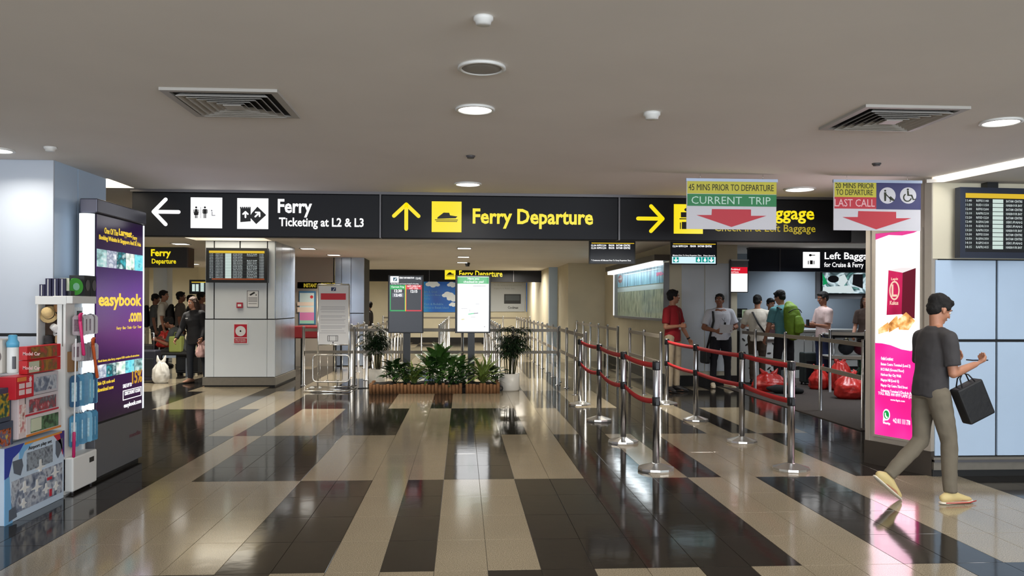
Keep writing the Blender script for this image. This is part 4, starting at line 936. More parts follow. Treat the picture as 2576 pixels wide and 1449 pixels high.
M_lf1 = mat('leaf_dark', (34, 62, 26), .4, noise_amt=.25, noise_scale=12); M_lf2 = mat('leaf_mid', (66, 104, 44), .4, noise_amt=.3, noise_scale=14); M_lf3 = mat('leaf_striped', (120, 140, 66), .45, noise_amt=.45, noise_scale=40, stretch=(6, .5, 1)); M_palm = mat('palm_leaf', (24, 46, 22), .45, noise_amt=.25, noise_scale=10)
LFB = [leaf_mesh('leaf', .17, .05, M_lf1, stem=.12, droop=.6), leaf_mesh('leaf', .2, .055, M_lf2, stem=.16, droop=.5, wave=.004), leaf_mesh('leaf', .15, .045, M_lf2, stem=.2, droop=.75)]
LFS = [leaf_mesh('leaf', .3, .018, M_lf3, stem=.02, droop=.45, fold=.4), leaf_mesh('leaf', .26, .02, M_lf3, stem=.02, droop=.8, fold=.4)]
def plant(x, y, z, label, leaves, n, tilt0, tilt1, hgt, sc_=1.0, stems=3):
    hgt *= .62
    t = root('leafy_plant', label, 'plant', (x, y, z), 'plants of the log-edged bed')
    b = MB().m(M_lf1)
    for k in range(stems): a = k * 2.1; b.tube([(x + .02 * math.cos(a), y + .02 * math.sin(a), z - .03), (x + .05 * math.cos(a), y + .05 * math.sin(a), z + hgt)], [.008, .004], 6)
    b.build('stem', t)
    n = int(n * 1.9); sc_ *= 1.08
    for k in range(n):
        o = bpy.data.objects.new('leaf', random.choice(leaves)); C.objects.link(o); o.parent = t; f = k / n
        o.location = (0.03 * math.cos(k * 2.4), .03 * math.sin(k * 2.4), hgt * (.15 + .85 * f)); s_ = sc_ * random.uniform(.8, 1.15); o.scale = (s_, s_, s_)
        o.rotation_euler = Euler((tilt0 + (tilt1 - tilt0) * f + random.uniform(-.15, .15), random.uniform(-.3, .3), k * 2.4 + random.uniform(-.3, .3)), 'XYZ')
    return t
def bx_(px): return BL.hit(px, 950)[0]
plant(bx_(990), YL + .3, .14, 'dark broad-leaved plant at the left end of the bed', [LFB[0]], 20, .1, .9, .26, 1.15)
plant(bx_(1018), YL + .18, .14, 'low dark plant in front of the left screen post', [LFB[0], LFB[2]], 14, 0, .7, .14, 1.0)
plant(bx_(1040), YL + .22, .14, 'striped spiky plant left of the bed centre', LFS, 26, .45, 1.3, .1, 1.15)
plant(bx_(1082), YL + .36, .14, 'green broad-leaved plant left of the centre, behind', [LFB[1], LFB[0]], 18, .2, 1.0, .3, 1.1)
plant(bx_(1108), YL + .42, .14, 'tallest broad-leaved plant at the bed centre', [LFB[1]], 24, .2, 1.2, .42, 1.25)
plant(bx_(1135), YL + .26, .14, 'bright green plant right of the bed centre', [LFB[1], LFB[2]], 20, .1, .9, .28, 1.1)
plant(bx_(1100), YL + .16, .14, 'low ground plant in front of the bed centre', [LFB[0], LFB[2]], 14, -.1, .6, .1, .9)
plant(bx_(1162), YL + .3, .14, 'dark leafy plant left of the right screen post', [LFB[0], LFB[1]], 18, .1, .9, .24, 1.05)
plant(bx_(1150), YL + .15, .14, 'low dark ground plant with small leaves, right of centre', [LFB[0]], 14, -.1, .5, .1, .8)
plant(bx_(1215), YL + .2, .14, 'striped spiky plant at the right end of the bed', LFS, 30, .3, 1.3, .13, 1.35)
plant(bx_(1243), YL + .42, .14, 'dark plant between the right screen post and the right pot', [LFB[0]], 14, .1, .8, .2, 1.0)
def potted_palm(px, py, r, h, label, top, spread, sx_=0, seed=1):
    p = G(px, py); rnd = random.Random(seed); t = root('potted_palm', label, 'plant', (p.x, p.y, 0), 'potted palms beside the bed')
    MB().m(mat('white_pot', (226, 222, 214), .35)).lathe([(r * .93, 0), (r, .02), (r, h), (r - .015, h), (r - .02, h - .04), (.01, h - .04)], (p.x, p.y, 0), 32, True).build('pot', t)
    MB().m(M_soil).lathe([(r - .02, h - .045), (.01, h - .03)], (p.x, p.y, 0), 20).build('soil', t)
    tips = []
    for k in range(13):
        a = rnd.random() * 2 * PI; q = rnd.random() ** .5; x0 = p.x + r * .6 * q * math.cos(a); y0 = p.y + r * .6 * q * math.sin(a); hh = h + (top - h) * rnd.uniform(.45, .93); x1 = x0 + spread * .5 * q * math.cos(a); y1 = y0 + spread * .5 * q * math.sin(a)
        b = MB().m(mat('cane', (60, 62, 34), .6)); b.tube([(x0, y0, h - .04), ((x0 + x1) / 2, (y0 + y1) / 2, (h + hh) / 2), (x1, y1, hh)], [.008, .007, .004], 6); b.build('stem', t)
        for z in (hh, hh * .8 + h * .2): tips.append((V((x1, y1, z)), a))
        if hh > .7: tips.append((V((x1, y1, hh * .62 + h * .38)), a))
    b = MB().m(M_palm)
    for c, a in tips:
        for f in range(4):
            fa = a + rnd.uniform(-1.6, 1.6) + f * 1.5; d = V((math.cos(fa), math.sin(fa), rnd.uniform(.1, .9))).normalized(); e = c + d * rnd.uniform(.05, .12)
            for g in range(8):
                ga_ = fa + (g - 3.5) * .33; L_ = rnd.uniform(.11, .19) * spread / .3; dd = V((math.cos(ga_), math.sin(ga_), rnd.uniform(-.5, .35))).normalized(); sd_ = V((-dd.y, dd.x, 0)).normalized() * .013
                m_ = e + dd * L_ * .5 + V((0, 0, .01)); tip = e + dd * L_ + V((0, 0, -.03))
                v = [b.bm.verts.new(q) for q in (e, m_ - sd_, tip, m_ + sd_)]; b._f([b.bm.faces.new(v)])
            v = [b.bm.verts.new(q) for q in (c, c + V((0, 0, .004)), e + V((0, 0, .004)), e)]; b._f([b.bm.faces.new(v)])
    b.build('foliage', t, kind='stuff', fixn=False)
potted_palm(1281, 982, .18, .3, 'dark palm in a white round pot at the right end of the bed', 1.16, .3, seed=4)
potted_palm(949, 968, .16, .3, 'dark palm in a white pot behind the left end of the log border', 1.14, .3, seed=9)
# cables on the floor
b = MB().m(M_black); b.tube([G(1232, 975) + ZZ * .02, G(1246, 985) + ZZ * .03, G(1252, 990) + ZZ * .01], .012, 8); b.tube([G(1256, 984) + ZZ * .05 + V((.06 * math.cos(a / 12 * 2 * PI), 0, .05 * math.sin(a / 12 * 2 * PI))) for a in range(12)], .012, 8, closed=True)
b.build('coiled_cable', label='black coiled cable beside the white pot at the right end of the bed', cat='cable', kind='thing')
MB().m(M_black).tube([G(900, 978) + ZZ * .008, G(915, 977) + ZZ * .008, G(930, 977) + ZZ * .008], .008, 6).build('floor_cable', label='black cable on the floor between notice stand and log border', cat='cable')
# ================================================================== steel notice stand
NS = PY(14.35); t = root('notice_stand', 'steel floor stand holding a white notice with a red heading', 'sign stand', (NS.hit(838, 980)[0], 14.35, 0))
a0, t0, a1, t1 = NS.bb(800, 716, 878, 866)
MB().m(M_paper).st(NS, a0 + .01, t1, a1 - .01, t0 - .02, -.008, 0).build('notice_board', t)
b = MB().m(M_chrome)
for a in (a0, a1): b.tube([NS.at(a, .05, -.01), NS.at(a, t0, -.01)], .014, 10)
b.tube([NS.at(a0, t0, -.01), NS.at(a1, t0, -.01)], .016, 10); b.tube([NS.at(a0, t1 - .01, -.01), NS.at(a1, t1 - .01, -.01)], .01, 8); b.build('upright_frame', t)
b0, u0, b1, u1 = NS.bb(788, 893, 881, 960); r_ = .07
def rrect(x0, x1, z0, z1, r): return [NS.at(x, z, .05) for x, z in ([(x0 + r - r * math.cos(a), z1 - r + r * math.sin(a)) for a in (0, .5, 1, 1.57)] + [(x1 - r + r * math.sin(a), z1 - r + r * math.cos(a)) for a in (0, .5, 1, 1.57)] + [(x1 - r + r * math.cos(a), z0 + r - r * math.sin(a)) for a in (0, .5, 1, 1.57)] + [(x0 + r - r * math.sin(a), z0 + r - r * math.cos(a)) for a in (0, .5, 1, 1.57)])]
MB().m(M_chrome).tube(rrect(b0, b1, u1, u0, r_), .013, 8, closed=True).build('basket_loop', t)
b = MB().m(M_chrome)
for k in range(1, 5): x = b0 + (b1 - b0) * k / 5; b.tube([NS.at(x, u1, .05), NS.at(x, u0, .05)], .005, 6)
b.build('basket_bars', t)
fl_, fr_ = G(765, 987), G(875, 988); bl_, br_ = G(782, 976), G(897, 976)
MB().m(M_chrome).tube([p + ZZ * .02 for p in (fl_, fr_, br_, bl_)], .016, 8, closed=True).build('base_frame', t)
b = MB().m(M_chrome); c_ = (bl_ + br_) / 2
for k in (-.09, .09): b.tube([(c_.x + k * .8, c_.y - .12, .02), (c_.x + k, c_.y - .1, .15), (c_.x + k, 14.35, u1)], .01, 8)
b.build('centre_legs', t)
b = MB().m(M_wht)
for x, y in ((785, 979), (803, 979)): q = G(x, y); b.ball(q + ZZ * .025, (.045, .03, .022), 12, 8)
b.build('base_weights', t)
b = MB().m(mat('notice_red', (206, 40, 56), .5)); b.pb(NS, 807, 738, 870, 754, 0, .002); b.build('red_heading', t)
b = MB().m(mat('notice_navy', (30, 44, 92), .5)); b.pb(NS, 833, 723, 845, 732, 0, .002); b.m(M_paper); b.pp(NS, [(837, 731), (842, 724), (843, 725), (839, 731)], .003); b.build('emblem', t)
b = MB(True).m(mat('notice_grey', (176, 176, 182), .6))
for k, (y, u, v) in enumerate([(771, 808, 868), (774.5, 808, 869), (778, 806, 868), (784, 808, 867), (794, 806, 869), (797, 806, 860), (803, 806, 869), (806.5, 806, 866), (812, 806, 868), (819, 806, 869), (822, 806, 868), (825, 806, 860), (832, 808, 866), (837, 804, 870)]): b.pb(NS, u, y, v, y + 1.3, 0, .0015)
b.m(M_ink)
for q in ((824, 844, 850, 845), (824, 857.5, 850, 858.5), (824, 844, 825.2, 858.5), (848.8, 844, 850, 858.5), (828, 844, 829, 858.5), (845, 844, 846, 858.5), (836.5, 860, 839, 864)): b.pb(NS, *q, 0, .0015)
b.build('notice_print', t, kind='stuff')
# ================================================================== exchange kiosk behind the steel pillar
KX = PY(20.2)
t = root('kiosk_sign', 'dark fascia sign with yellow INSTANT lettering behind the notice stand', 'sign', (KX.hit(820, 715)[0], 20, 1.9))
MB().m(mat('kiosk_dark', (34, 30, 34), .5)).pb(KX, 748, 710, 872, 726, -.1, 0).build('fascia', t)
b = MB().m(mat('kiosk_yellow', (196, 176, 50), .5, emit=(196, 176, 50), es=.5)); b.text(KX, 'INSTANT', 764, 713, 797, 723, off=.003, bold=.03); b.text(KX, 'PHOTO SERVICE', 808, 712, 862, 721, off=.003, bold=.03); b.build('lettering', t)
K2 = PY(20.17)
t = root('poster', 'blue framed poster with a pink band beside the middle pillar', 'poster', (K2.hit(776, 780)[0], 19.6, 1.2))
MB().m(mat('poster_blue', (60, 110, 150), .5)).pb(K2, 752, 732, 794, 816, -.03, 0).build('frame', t)
b = MB().m(mat('poster_pale', (196, 216, 216), .5)); b.pb(K2, 754, 737, 790, 786, 0, .003); b.m(mat('poster_pink', (206, 120, 170), .5)); b.pb(K2, 754, 786, 790, 806, 0, .003); b.m(mat('poster_mint', (150, 200, 180), .5)); b.pb(K2, 754, 806, 790, 814, 0, .003); b.m(mat('poster_dot', (200, 50, 50), .5)); b.pe(K2, 784, 747, 4, 4, .005)
b.m(mat('poster_cream', (226, 206, 190), .5)); b.pb(K2, 748, 760, 789, 769, 0, .005); b.pb(K2, 748, 773, 789, 785, 0, .005); b.build('print', t)
MB().m(mat('red_cloth', (112, 20, 26), .9)).box((-3.75, 18.3, .75), (-2.75, 19.2, 1.02), .03).build('red_covered_table', label='red cloth covered table behind the crosswise railing at left', cat='table')
t = bpy.data.objects['red_covered_table']
for x in (-3.7, -2.8):
    for y in (18.35, 19.15): MB().m(M_black).box((x - .02, y - .02, 0), (x + .02, y + .02, .76)).build('leg', t, origin=t.location)
# ================================================================== back wall posters
BP = PY(32.98)
M_sky = picture('sky_poster', [(16, 60, 140), (22, 96, 176), (40, 150, 190)], .8, .25, seed=2)
M_cloud = mat('cloud_print', (224, 230, 232), .6, emit=(224, 230, 232), es=.15); M_fadetext = mat('poster_faint', (120, 170, 205), .6)
t = root('wall_poster', 'wide blue sky poster with clouds on the back wall, left of the white screen', 'poster', (BP.hit(1110, 780)[0], 32.95, 1.2))
MB().m(M_sky).pb(BP, 1040, 700, 1176, 785, 0, .03).build('sheet', t)
b = MB().m(M_cloud)
for x, y, s_ in ((1088, 714, 13), (1138, 716, 10), (1128, 742, 12), (1140, 750, 12), (1140, 766, 8)):
    for k, (u, v, r_) in enumerate(((-.8, .1, .55), (-.2, -.2, .7), (.4, 0, .75), (1.0, .2, .45), (.1, .3, .6))): b.pe(BP, x + u * s_, y + v * s_, r_ * s_, r_ * s_ * .7, .036 + k * .001)
b.build('clouds', t, kind='stuff')
b = MB().m(M_fadetext)
for s_, x0, y0, x1 in (('Safe & Great', 1066, 731, 1100), ('Singapore Batam', 1066, 740, 1112), ('Ferry', 1066, 749, 1082), ('Fast & Reliable', 1068, 762, 1115), ('Ferries to Batam Island', 1066, 771, 1128)): b.text(BP, s_, x0, y0, x1, y0 + 5.5, off=.034, res=1)
b.build('lettering', t)
t = root('wall_poster', 'white and blue poster with a device picture right of the white screen', 'poster', (BP.hit(1300, 780)[0], 32.95, 1.2))
MB().m(M_sky).pb(BP, 1324, 711, 1359, 784, 0, .03).build('sheet', t)
MB().m(mat('poster_silver', (186, 192, 198), .5)).pp(BP, [(1225, 711), (1324, 711), (1321, 740), (1320, 784), (1225, 784)], .034).build('silver_sheet', t)
b = MB().m(mat('device_dark', (30, 34, 38), .5)); b.pb(BP, 1268, 740, 1310, 764, .034, .04); b.m(mat('device_mid', (70, 78, 84), .5)); b.pb(BP, 1271, 743, 1307, 756, .04, .043); b.build('device_picture', t)
b = MB().m(M_cloud)
for x, y, s_ in ((1350, 718, 9), (1343, 756, 11), (1354, 756, 8)):
    for k, (u, v, r_) in enumerate(((-.8, .1, .55), (-.2, -.2, .7), (.4, 0, .7), (.1, .3, .6))): b.pe(BP, min(x + u * s_, 1353), y + v * s_, r_ * s_ * .8, r_ * s_ * .6, .036 + k * .001)
b.build('clouds', t, kind='stuff')
b = MB().m(mat('poster_greytext', (140, 145, 150), .6)); b.text(BP, 'We offer operational Ferry services from', 1242, 716, 1312, 720, off=.036, res=1); b.text(BP, 'Singapore to Batam daily', 1242, 724, 1294, 728, off=.036, res=1); b.m(M_ink); b.text(BP, 'Coolmax', 1277, 770, 1304, 777, off=.036, bold=.02, res=1); b.build('lettering', t)
# ================================================================== angled poster case on the right-hand wall
PC = Pl((XW, 0), (0, -1))
def pq(x0, y0, x1, y1): return PC.bb(x0, y0, x1, y1)
sa = PC.hit(1556, 700)[0]; sb = PC.hit(1682, 700)[0]; zt_ = PC.hit(1684, 660)[1]; zb3 = PC.hit(1684, 802)[1]; zm = PC.hit(1620, 716)[1]
t = root('poster_case', 'lit glass poster case with blue and green pictures on the side wall', 'display case', tuple(PC.at((sa + sb) / 2, zb3, 0)))
M_bl = picture('poster_streaks', [(30, 70, 110), (60, 130, 160), (140, 200, 215), (90, 110, 170)], 2.2, .35, stretch=(1, 3.5, .5), detail=3, seed=5)
M_gp = picture('poster_garden', [(60, 72, 60), (110, 126, 98), (160, 170, 140), (70, 90, 84)], 3, .25, stretch=(1, 2.2, 1), detail=4, seed=8)
MB().m(M_bl).st(PC, sa, zm, sb, zt_, .0, .02).build('upper_picture', t); MB().m(M_gp).st(PC, sa, zb3, sb, zm - .02, .0, .02).build('lower_picture', t)
MB().m(mat('pale_banner', (190, 210, 210), .5, emit=(190, 210, 210), es=.2)).st(PC, sa, zm - .12, sb, zm - .02, .02, .024).build('pale_band', t)
b = MB().m(M_grey); b.st(PC, sa - .05, zb3 - .05, sb + .05, zb3, 0, .1); b.st(PC, sb, zb3, sb + .05, zt_, 0, .1); b.st(PC, sa - .05, zb3, sa, zt_, 0, .1); b.build('frame', t)
MB().m(mat('case_hood', (92, 88, 82), .5)).prism([PC.at(a, z, .0) for a, z in ((sa - .15, zt_ + .03), (sb + .12, zt_ + .03), (sb + .12, zt_ + .14), (sa - .15, zt_ + .14))], PC.n * .3).build('hood', t)
MB().m(E_white).st(PC, sa - .08, zt_ - .05, sb + .06, zt_ + .03, .12, .26).build('lamp_bar', t)
MB().m(E_white).st(PC, sa - .06, zb3, sa - .03, zt_ - .05, .1, .12).build('edge_lamp', t)
g = mat('case_glass', (235, 245, 245), .05, alpha=.12); MB().m(g).st(PC, sa, zb3, sb, zt_ - .05, .1, .104).build('glass_pane', t)
b = MB().m(mat('entry_red', (170, 20, 40), .5)); b.pe(PC, 1563, 702, 5, 10, .03, .02); b.m(M_paper); b.pb(PC, 1559, 700, 1567, 704, .03, .034); b.build('round_sign', t)
b = MB().m(mat('pink_letter', (225, 60, 130), .5, emit=(225, 60, 130), es=.4)); b.text(PC, 'SPD-9', 1655, 684, 1678, 693, off=.03, bold=.04); b.build('lettering', t)
al = area('case_lamp', PC.at((sa + sb) / 2, zt_ - .08, .2), 3.5, 12, (.85, .95, 1), size_y=.1); al.rotation_euler = (0, 0, PI / 2)
# ================================================================== left baggage area
M_cwh = mat('counter_white', (206, 208, 206), .4)
BG = Pl((0, 15.75), (1, 0))
def leafy_counter(x0, x1, y0, y1, label, seed):
    a0, t0, a1, t1 = BG.bb(x0, y0, x1, y1); t = root('service_counter', label, 'counter', ((a0 + a1) / 2, 15.75, 0.012), 'white service counters')
    MB().m(M_cwh).box((a0, 15.75, .012), (a1, 16.35, t0 - .03)).build('body', t)
    MB().m(M_wht).box((a0 - .03, 15.7, t0 - .03), (a1 + .03, 16.4, t0), .006).build('worktop', t)
    rnd = random.Random(seed); b = MB(True).m(mat('leaf_motif', (46, 46, 44), .5))
    for k in range(11):
        cx = rnd.uniform(x0 + 8, x1 - 8); cy = y0 + 12 + (y1 - y0 - 24) * (k + .5) / 11; an = rnd.uniform(-1.2, 1.2); pts = []
        for i in range(10):
            a = 2 * PI * i / 10; u, v = 5.5 * math.cos(a), 2.3 * math.sin(a); pts.append((cx + u * math.cos(an) - v * math.sin(an), cy + u * math.sin(an) + v * math.cos(an)))
        b.pp(BG, pts, .004)
    b.build('leaf_prints', t, kind='stuff'); return t
leafy_counter(1862, 1912, 800, 958, 'white service counter with black leaf prints behind the man with the shoulder strap', 3)
leafy_counter(1926, 1962, 850, 958, 'lower white counter with black leaf prints beside the man with the green backpack', 5)
t = root('long_counter', 'long white baggage counter under the television', 'counter', (7.3, 16.7, 0))
a0 = PY(16.7).hit(1968, 900)[0]
MB().m(M_cwh).box((a0, 16.7, .25), (9.6, 17.3, .98)).build('body', t); MB().m(M_wht).box((a0 - .03, 16.66, .98), (9.6, 17.35, 1.02)).build('worktop', t); MB().m(M_cwh).box((a0, 16.62, 0), (9.6, 17.3, .17)).build('plinth', t); MB().m(M_toe).box((a0, 16.72, .17), (9.6, 17.3, .25)).build('recess', t)
MB().m(mat('dark_cabinet', (52, 50, 50), .5)).box((BG.hit(1843, 900)[0], 15.8, .0), (BG.hit(1861, 900)[0], 16.3, BG.hit(1850, 833)[1]), .005).build('dark_cabinet', label='dark side cabinet between white shirt man and leaf print counter', cat='cabinet')
BT = PY(15.62)
t = root('wall_television', 'television showing a bag picture under the left baggage sign', 'television', tuple(BT.at(BT.hit(2120, 740)[0], 1.75)))
MB().m(mat('tv_back_panel', (122, 124, 130), .6)).pb(BT, 2056, 684, 2230, 752, -.1, -.04).build('back_panel', t)
b = MB().m(M_black); b.pb(BT, 2066, 685, 2200, 741, -.04, .0); b.build('frame', t)
m_tv = picture('tv_picture', [(20, 30, 34), (90, 110, 116), (200, 220, 226), (30, 60, 64), (120, 180, 170)], 2.6, .9, detail=2, dist=1.4, seed=11)
MB().m(m_tv).pb(BT, 2069, 686, 2197, 738, 0, .004).build('display', t)
b = MB().m(glow('tv_green', (20, 150, 90), .9)); b.pp(BT, [(2069, 688), (2076, 700), (2082, 712), (2070, 718)], .008); b.m(glow('tv_black', (14, 14, 18), .9)); b.pe(BT, 2096, 702, 14, 9, .009); b.m(glow('tv_pale', (215, 228, 230), .9)); b.pp(BT, [(2110, 696), (2124, 690), (2132, 706), (2120, 722), (2108, 716)], .01); b.pp(BT, [(2070, 722), (2140, 718), (2150, 737), (2070, 737)], .0085); b.m(glow('tv_black', (14, 14, 18), .9)); b.pp(BT, [(2146, 690), (2170, 690), (2170, 726), (2144, 716)], .01); b.build('picture_shapes', t, kind='stuff')
MC = PY(15.05)
t = root('notice_screen', 'lit white notice screen with a red heading beside the white wall panel', 'screen', tuple(MC.at(MC.hit(1860, 735)[0], 1.8)))
MB().m(M_signedge).pb(MC, 1834, 653, 1838, 830, -.02, .02).build('post', t); MB().m(M_wht).pb(MC, 1834, 653, 1883, 656, -.02, .02).build('top_rail', t)
MB().m(mat('screen_back', (110, 110, 114), .5)).pb(MC, 1838, 656, 1882, 673, -.02, 0).build('top_panel', t)
b = MB().m(M_black); b.pb(MC, 1838, 672, 1882, 736, -.05, 0); b.build('housing', t)
b = MB().m(E_scr); b.pb(MC, 1838, 688, 1880, 734, 0, .004); b.build('display', t)
b = MB().m(E_redp); b.pb(MC, 1838, 672, 1880, 688, 0, .004); b.m(E_white); b.text(MC, 'Prohibited', 1839, 675, 1861, 680, off=.005, res=1); b.text(MC, 'and Items', 1839, 682, 1858, 686, off=.005, res=1); b.build('red_heading', t)
t = root('desk_monitor', 'black desk monitor back on the counter behind the white shirt man', 'monitor', tuple(BG.at(BG.hit(1860, 800)[0], 1.2)))
MB().m(M_black).pb(PY(16.0), 1840, 776, 1880, 804, -.04, 0).build('housing', t); MB().m(M_signedge).pb(PY(16.0), 1842, 787, 1878, 788, 0, .003).build('trim_line', t); MB().m(M_black).pb(PY(16.0), 1856, 804, 1866, 826, -.06, -.01).build('stand', t)
t = root('counter_notice', 'small pale green notice standing on the leaf print counter', 'notice', tuple(PY(15.9).at(PY(15.9).hit(1872, 800)[0], 1.2)))
MB().m(mat('pale_green_card', (196, 214, 176), .6)).pb(PY(15.9), 1867, 779, 1882, 803, -.01, 0).build('card', t); MB().m(mat('olive_print', (90, 110, 60), .6)).pb(PY(15.9), 1870, 783, 1878, 797, 0, .002).build('print', t)
# low white tables at the far right
for k, (zt3, y3) in enumerate(((1.03, 14.6), (.66, 14.6))): pass
t = root('steel_table', 'two-level white topped steel table beyond the right railing', 'table', (7.2, 14.9, 0))
xa2 = PY(14.35).hit(2090, 840)[0]
for z in (1.02, .62): MB().m(M_wht).box((xa2, 14.3, z - .03), (xa2 + 1.6, 14.85, z), .004).build('shelf_top', t); MB().m(M_black).box((xa2 + .02, 14.32, z - .08), (xa2 + 1.58, 14.83, z - .03)).build('shelf_frame', t)
for x in (xa2 + .06, xa2 + 1.54):
    for y in (14.36, 14.8): MB().m(M_steel).tube([(x, y, 0.012), (x, y, .95)], .018, 8).build('leg', t)
for k, (x0, x1, y0, y1, col, lab) in enumerate(((2100, 2135, 845, 882, (30, 34, 40), 'dark bag on the lower shelf of the steel table'), (2138, 2168, 848, 884, (90, 20, 34), 'maroon bag on the lower shelf of the steel table'))):
    q = PY(14.75); a0, t0, a1, t1 = q.bb(x0, y0, x1, y1); b = MB().m(mat('bagcol%d' % k, col, .8, bump=.3, bump_scale=40)); b.ball(((a0 + a1) / 2, 14.58, .62 + .13), ((a1 - a0) / 2, .16, .13), 16, 10); o = b.build('soft_bag', label=lab, cat='bag')
    b = MB().m(M_black); c_ = V(((a0 + a1) / 2, 14.58, .86)); b.tube([c_ + V((-.06, 0, -.01)), c_ + V((-.04, 0, .04)), c_ + V((.04, 0, .04)), c_ + V((.06, 0, -.01))], .008, 6); b.build('handle', o, origin=o.location)
# plastic bags
def plastic_bag(c, w_, d_, h_, m, label, cat='bag', ears=True, tied=False, seed=0, z0=.012, rz=0, group=None):
    rnd = random.Random(seed); t = root('plastic_bag', label, cat, (c[0], c[1], z0), group, rz)
    b = MB().m(m); n, k = 40, 18; rings = []
    for j in range(k + 1):
        v = j / k
        prof = math.sin(PI * min(.97, v * .86 + .1)) ** .55 if v < .75 else None
        if v < .12: r = .72 + 1.9 * v
        elif v < .55: r = .95 + .05 * math.sin((v - .12) * 7)
        else: r = .97 * (1 - ((v - .55) / .45) ** 1.3 * (.84 if tied else .62))
        row = []
        for i in range(n):
            a = 2 * PI * i / n; pl_ = 1 + (.05 + .16 * max(0, v - .45)) * math.sin(a * 7 + seed + 3 * v) * (.5 + v) + .2 * noise.noise(V((math.cos(a) * 1.6 + seed, math.sin(a) * 1.6, v * 3))) + .1 * noise.noise(V((math.cos(a) * 6, math.sin(a) * 6 + seed, v * 9)))
            row.append(b.bm.verts.new((w_ / 2 * r * pl_ * math.cos(a), d_ / 2 * r * pl_ * math.sin(a), h_ * v * (1 + .04 * math.sin(a * 3 + seed)))))
        rings.append(row)
    for A, B in zip(rings, rings[1:]):
        for i in range(n): b._f([b.bm.faces.new([A[i], A[(i + 1) % n], B[(i + 1) % n], B[i]])], True)
    b._f([b.bm.faces.new(rings[0][::-1]), b.bm.faces.new(rings[-1])]); b.build('sack', t, local=True)
    for s_ in (-1, 1):
        b = MB().m(m); x = s_ * w_ * .16
        b.tube([(x * .6, 0, h_ * .97), (x * 1.2, .01 * s_, h_ * 1.1), (x * (1.6 if ears else .8), .02, h_ * (1.3 if ears else 1.16))], [(.05, .02), (.035, .012), (.012, .006)], 8, round_end=True); b.build('handle', t, local=True)
    return t
M_rbag = mat('red_plastic', (206, 50, 44), .32, noise_amt=.16, noise_scale=8, bump=.5, bump_scale=22, spec=.6, sss=.0)
pg = 'red plastic bags on the carpet'
p = G(1935, 985); plastic_bag((p.x, p.y), .62, .4, .3, M_rbag, 'slumped red plastic bag at the feet of the man with the green backpack', seed=1, group=pg)
p = G(2060, 980); plastic_bag((p.x, p.y), .36, .34, .34, M_rbag, 'round red plastic bag behind the railing post in the middle of the carpet', seed=2, group=pg)
p = G(2113, 985); plastic_bag((p.x + .05, p.y + .1), .42, .36, .5, M_rbag, 'tall red plastic bag leaning behind the frontmost red bag', seed=3, ears=False, group=pg)
p = G(2138, 1004); plastic_bag((p.x, p.y), .5, .42, .4, M_rbag, 'frontmost red plastic bag, tied, beside the grey pillar', seed=4, ears=False, tied=True, group=pg)
p = G(2172, 975); plastic_bag((p.x, p.y), .3, .3, .38, mat('green_plastic', (60, 120, 84), .4, noise_amt=.5, noise_scale=9, bump=.4, bump_scale=20), 'green and white plastic bag beside the grey pillar', seed=5)
# black umbrella-like roll lying by the slumped bag
p = G(1975, 992); b = MB().m(mat('black_cloth', (24, 26, 28), .8)); b.tube([(p.x - .28, p.y + .05, .1), (p.x - .15, p.y + .03, .09), (p.x + .1, p.y - .02, .08), (p.x + .26, p.y - .05, .06)], [.03, .075, .07, .045], 12, round_end=True); b.build('rolled_bag', label='black rolled bag lying against the slumped red bag', cat='bag')
# dark trolley suitcase
def suitcase(p, w_, d_, h_, col, label, z0=.012, handle=True, rz=0):
    t = root('suitcase', label, 'suitcase', (p[0], p[1], z0), None, rz)
    m = mat('case_' + '_'.join(map(str, col)), col, .6, noise_amt=.1)
    MB().m(m).box((-w_ / 2, -d_ / 2, .04), (w_ / 2, d_ / 2, h_), .03, 3).build('shell', t, local=True)
    b = MB().m(M_black)
    for x in (-w_ / 2 + .04, w_ / 2 - .04):
        for y in (-d_ / 2 + .04, d_ / 2 - .04): b.tube([(x - .012, y, .025), (x + .012, y, .025)], .025, 10)
    b.build('wheels', t, local=True)
    MB().m(M_black).box((-w_ / 2 + .04, -d_ / 2 - .012, h_ * .2), (w_ / 2 - .04, -d_ / 2, h_ * .75), .005).build('front_pocket', t, local=True)
    if handle: MB().m(M_steel).tube([(-w_ * .25, d_ * .3, h_ - .01), (-w_ * .25, d_ * .3, h_ + .32), (w_ * .25, d_ * .3, h_ + .32), (w_ * .25, d_ * .3, h_ - .01)], .008, 6).build('pull_handle', t, local=True)
    return t
p = D(2038, 900, 15.6); suitcase((p.x, p.y), .34, .25, .62, (30, 40, 38), 'dark green suitcase between the green backpack man and the pink shirt man')
# ================================================================== shop display at left
LF = Pl((-3.09, 0), (0, 1)); LR = Pl((-3.04, 0), (0, 1))
ya_, yb2 = LR.hit(184, 1200)[0], LR.hit(254, 1200)[0]; yb2 = min(yb2, ya - .03)
rk = root('display_rack', 'white slatted accessory rack with a box base beside the purple lightbox', 'display rack', (-3.12, (ya_ + yb2) / 2, 0))
MB().m(M_wht).box((-3.19, ya_, .02), (-3.04, yb2, .29), .012, 3).build('base', rk)
MB().m(M_black).st(LR, ya_ + .28, .2, ya_ + .36, .24, 0, .002).build('label_plate', rk)
for y in (ya_ + .05, yb2 - .05):
    for x in (-3.15, -3.07): MB().m(M_signedge).tube([(x, y, 0), (x, y, .022)], .012, 8).build('foot', rk)
MB().m(mat('rack_blue_grey', (196, 206, 214), .5)).box((-3.17, ya_ + .02, .29), (-3.15, yb2, 1.54)).build('back_panel', rk)
for y in (ya_ + .02, yb2 - .015): MB().m(M_wht).box((-3.17, y - .012, .29), (-3.135, y + .012, 1.56)).build('upright', rk)
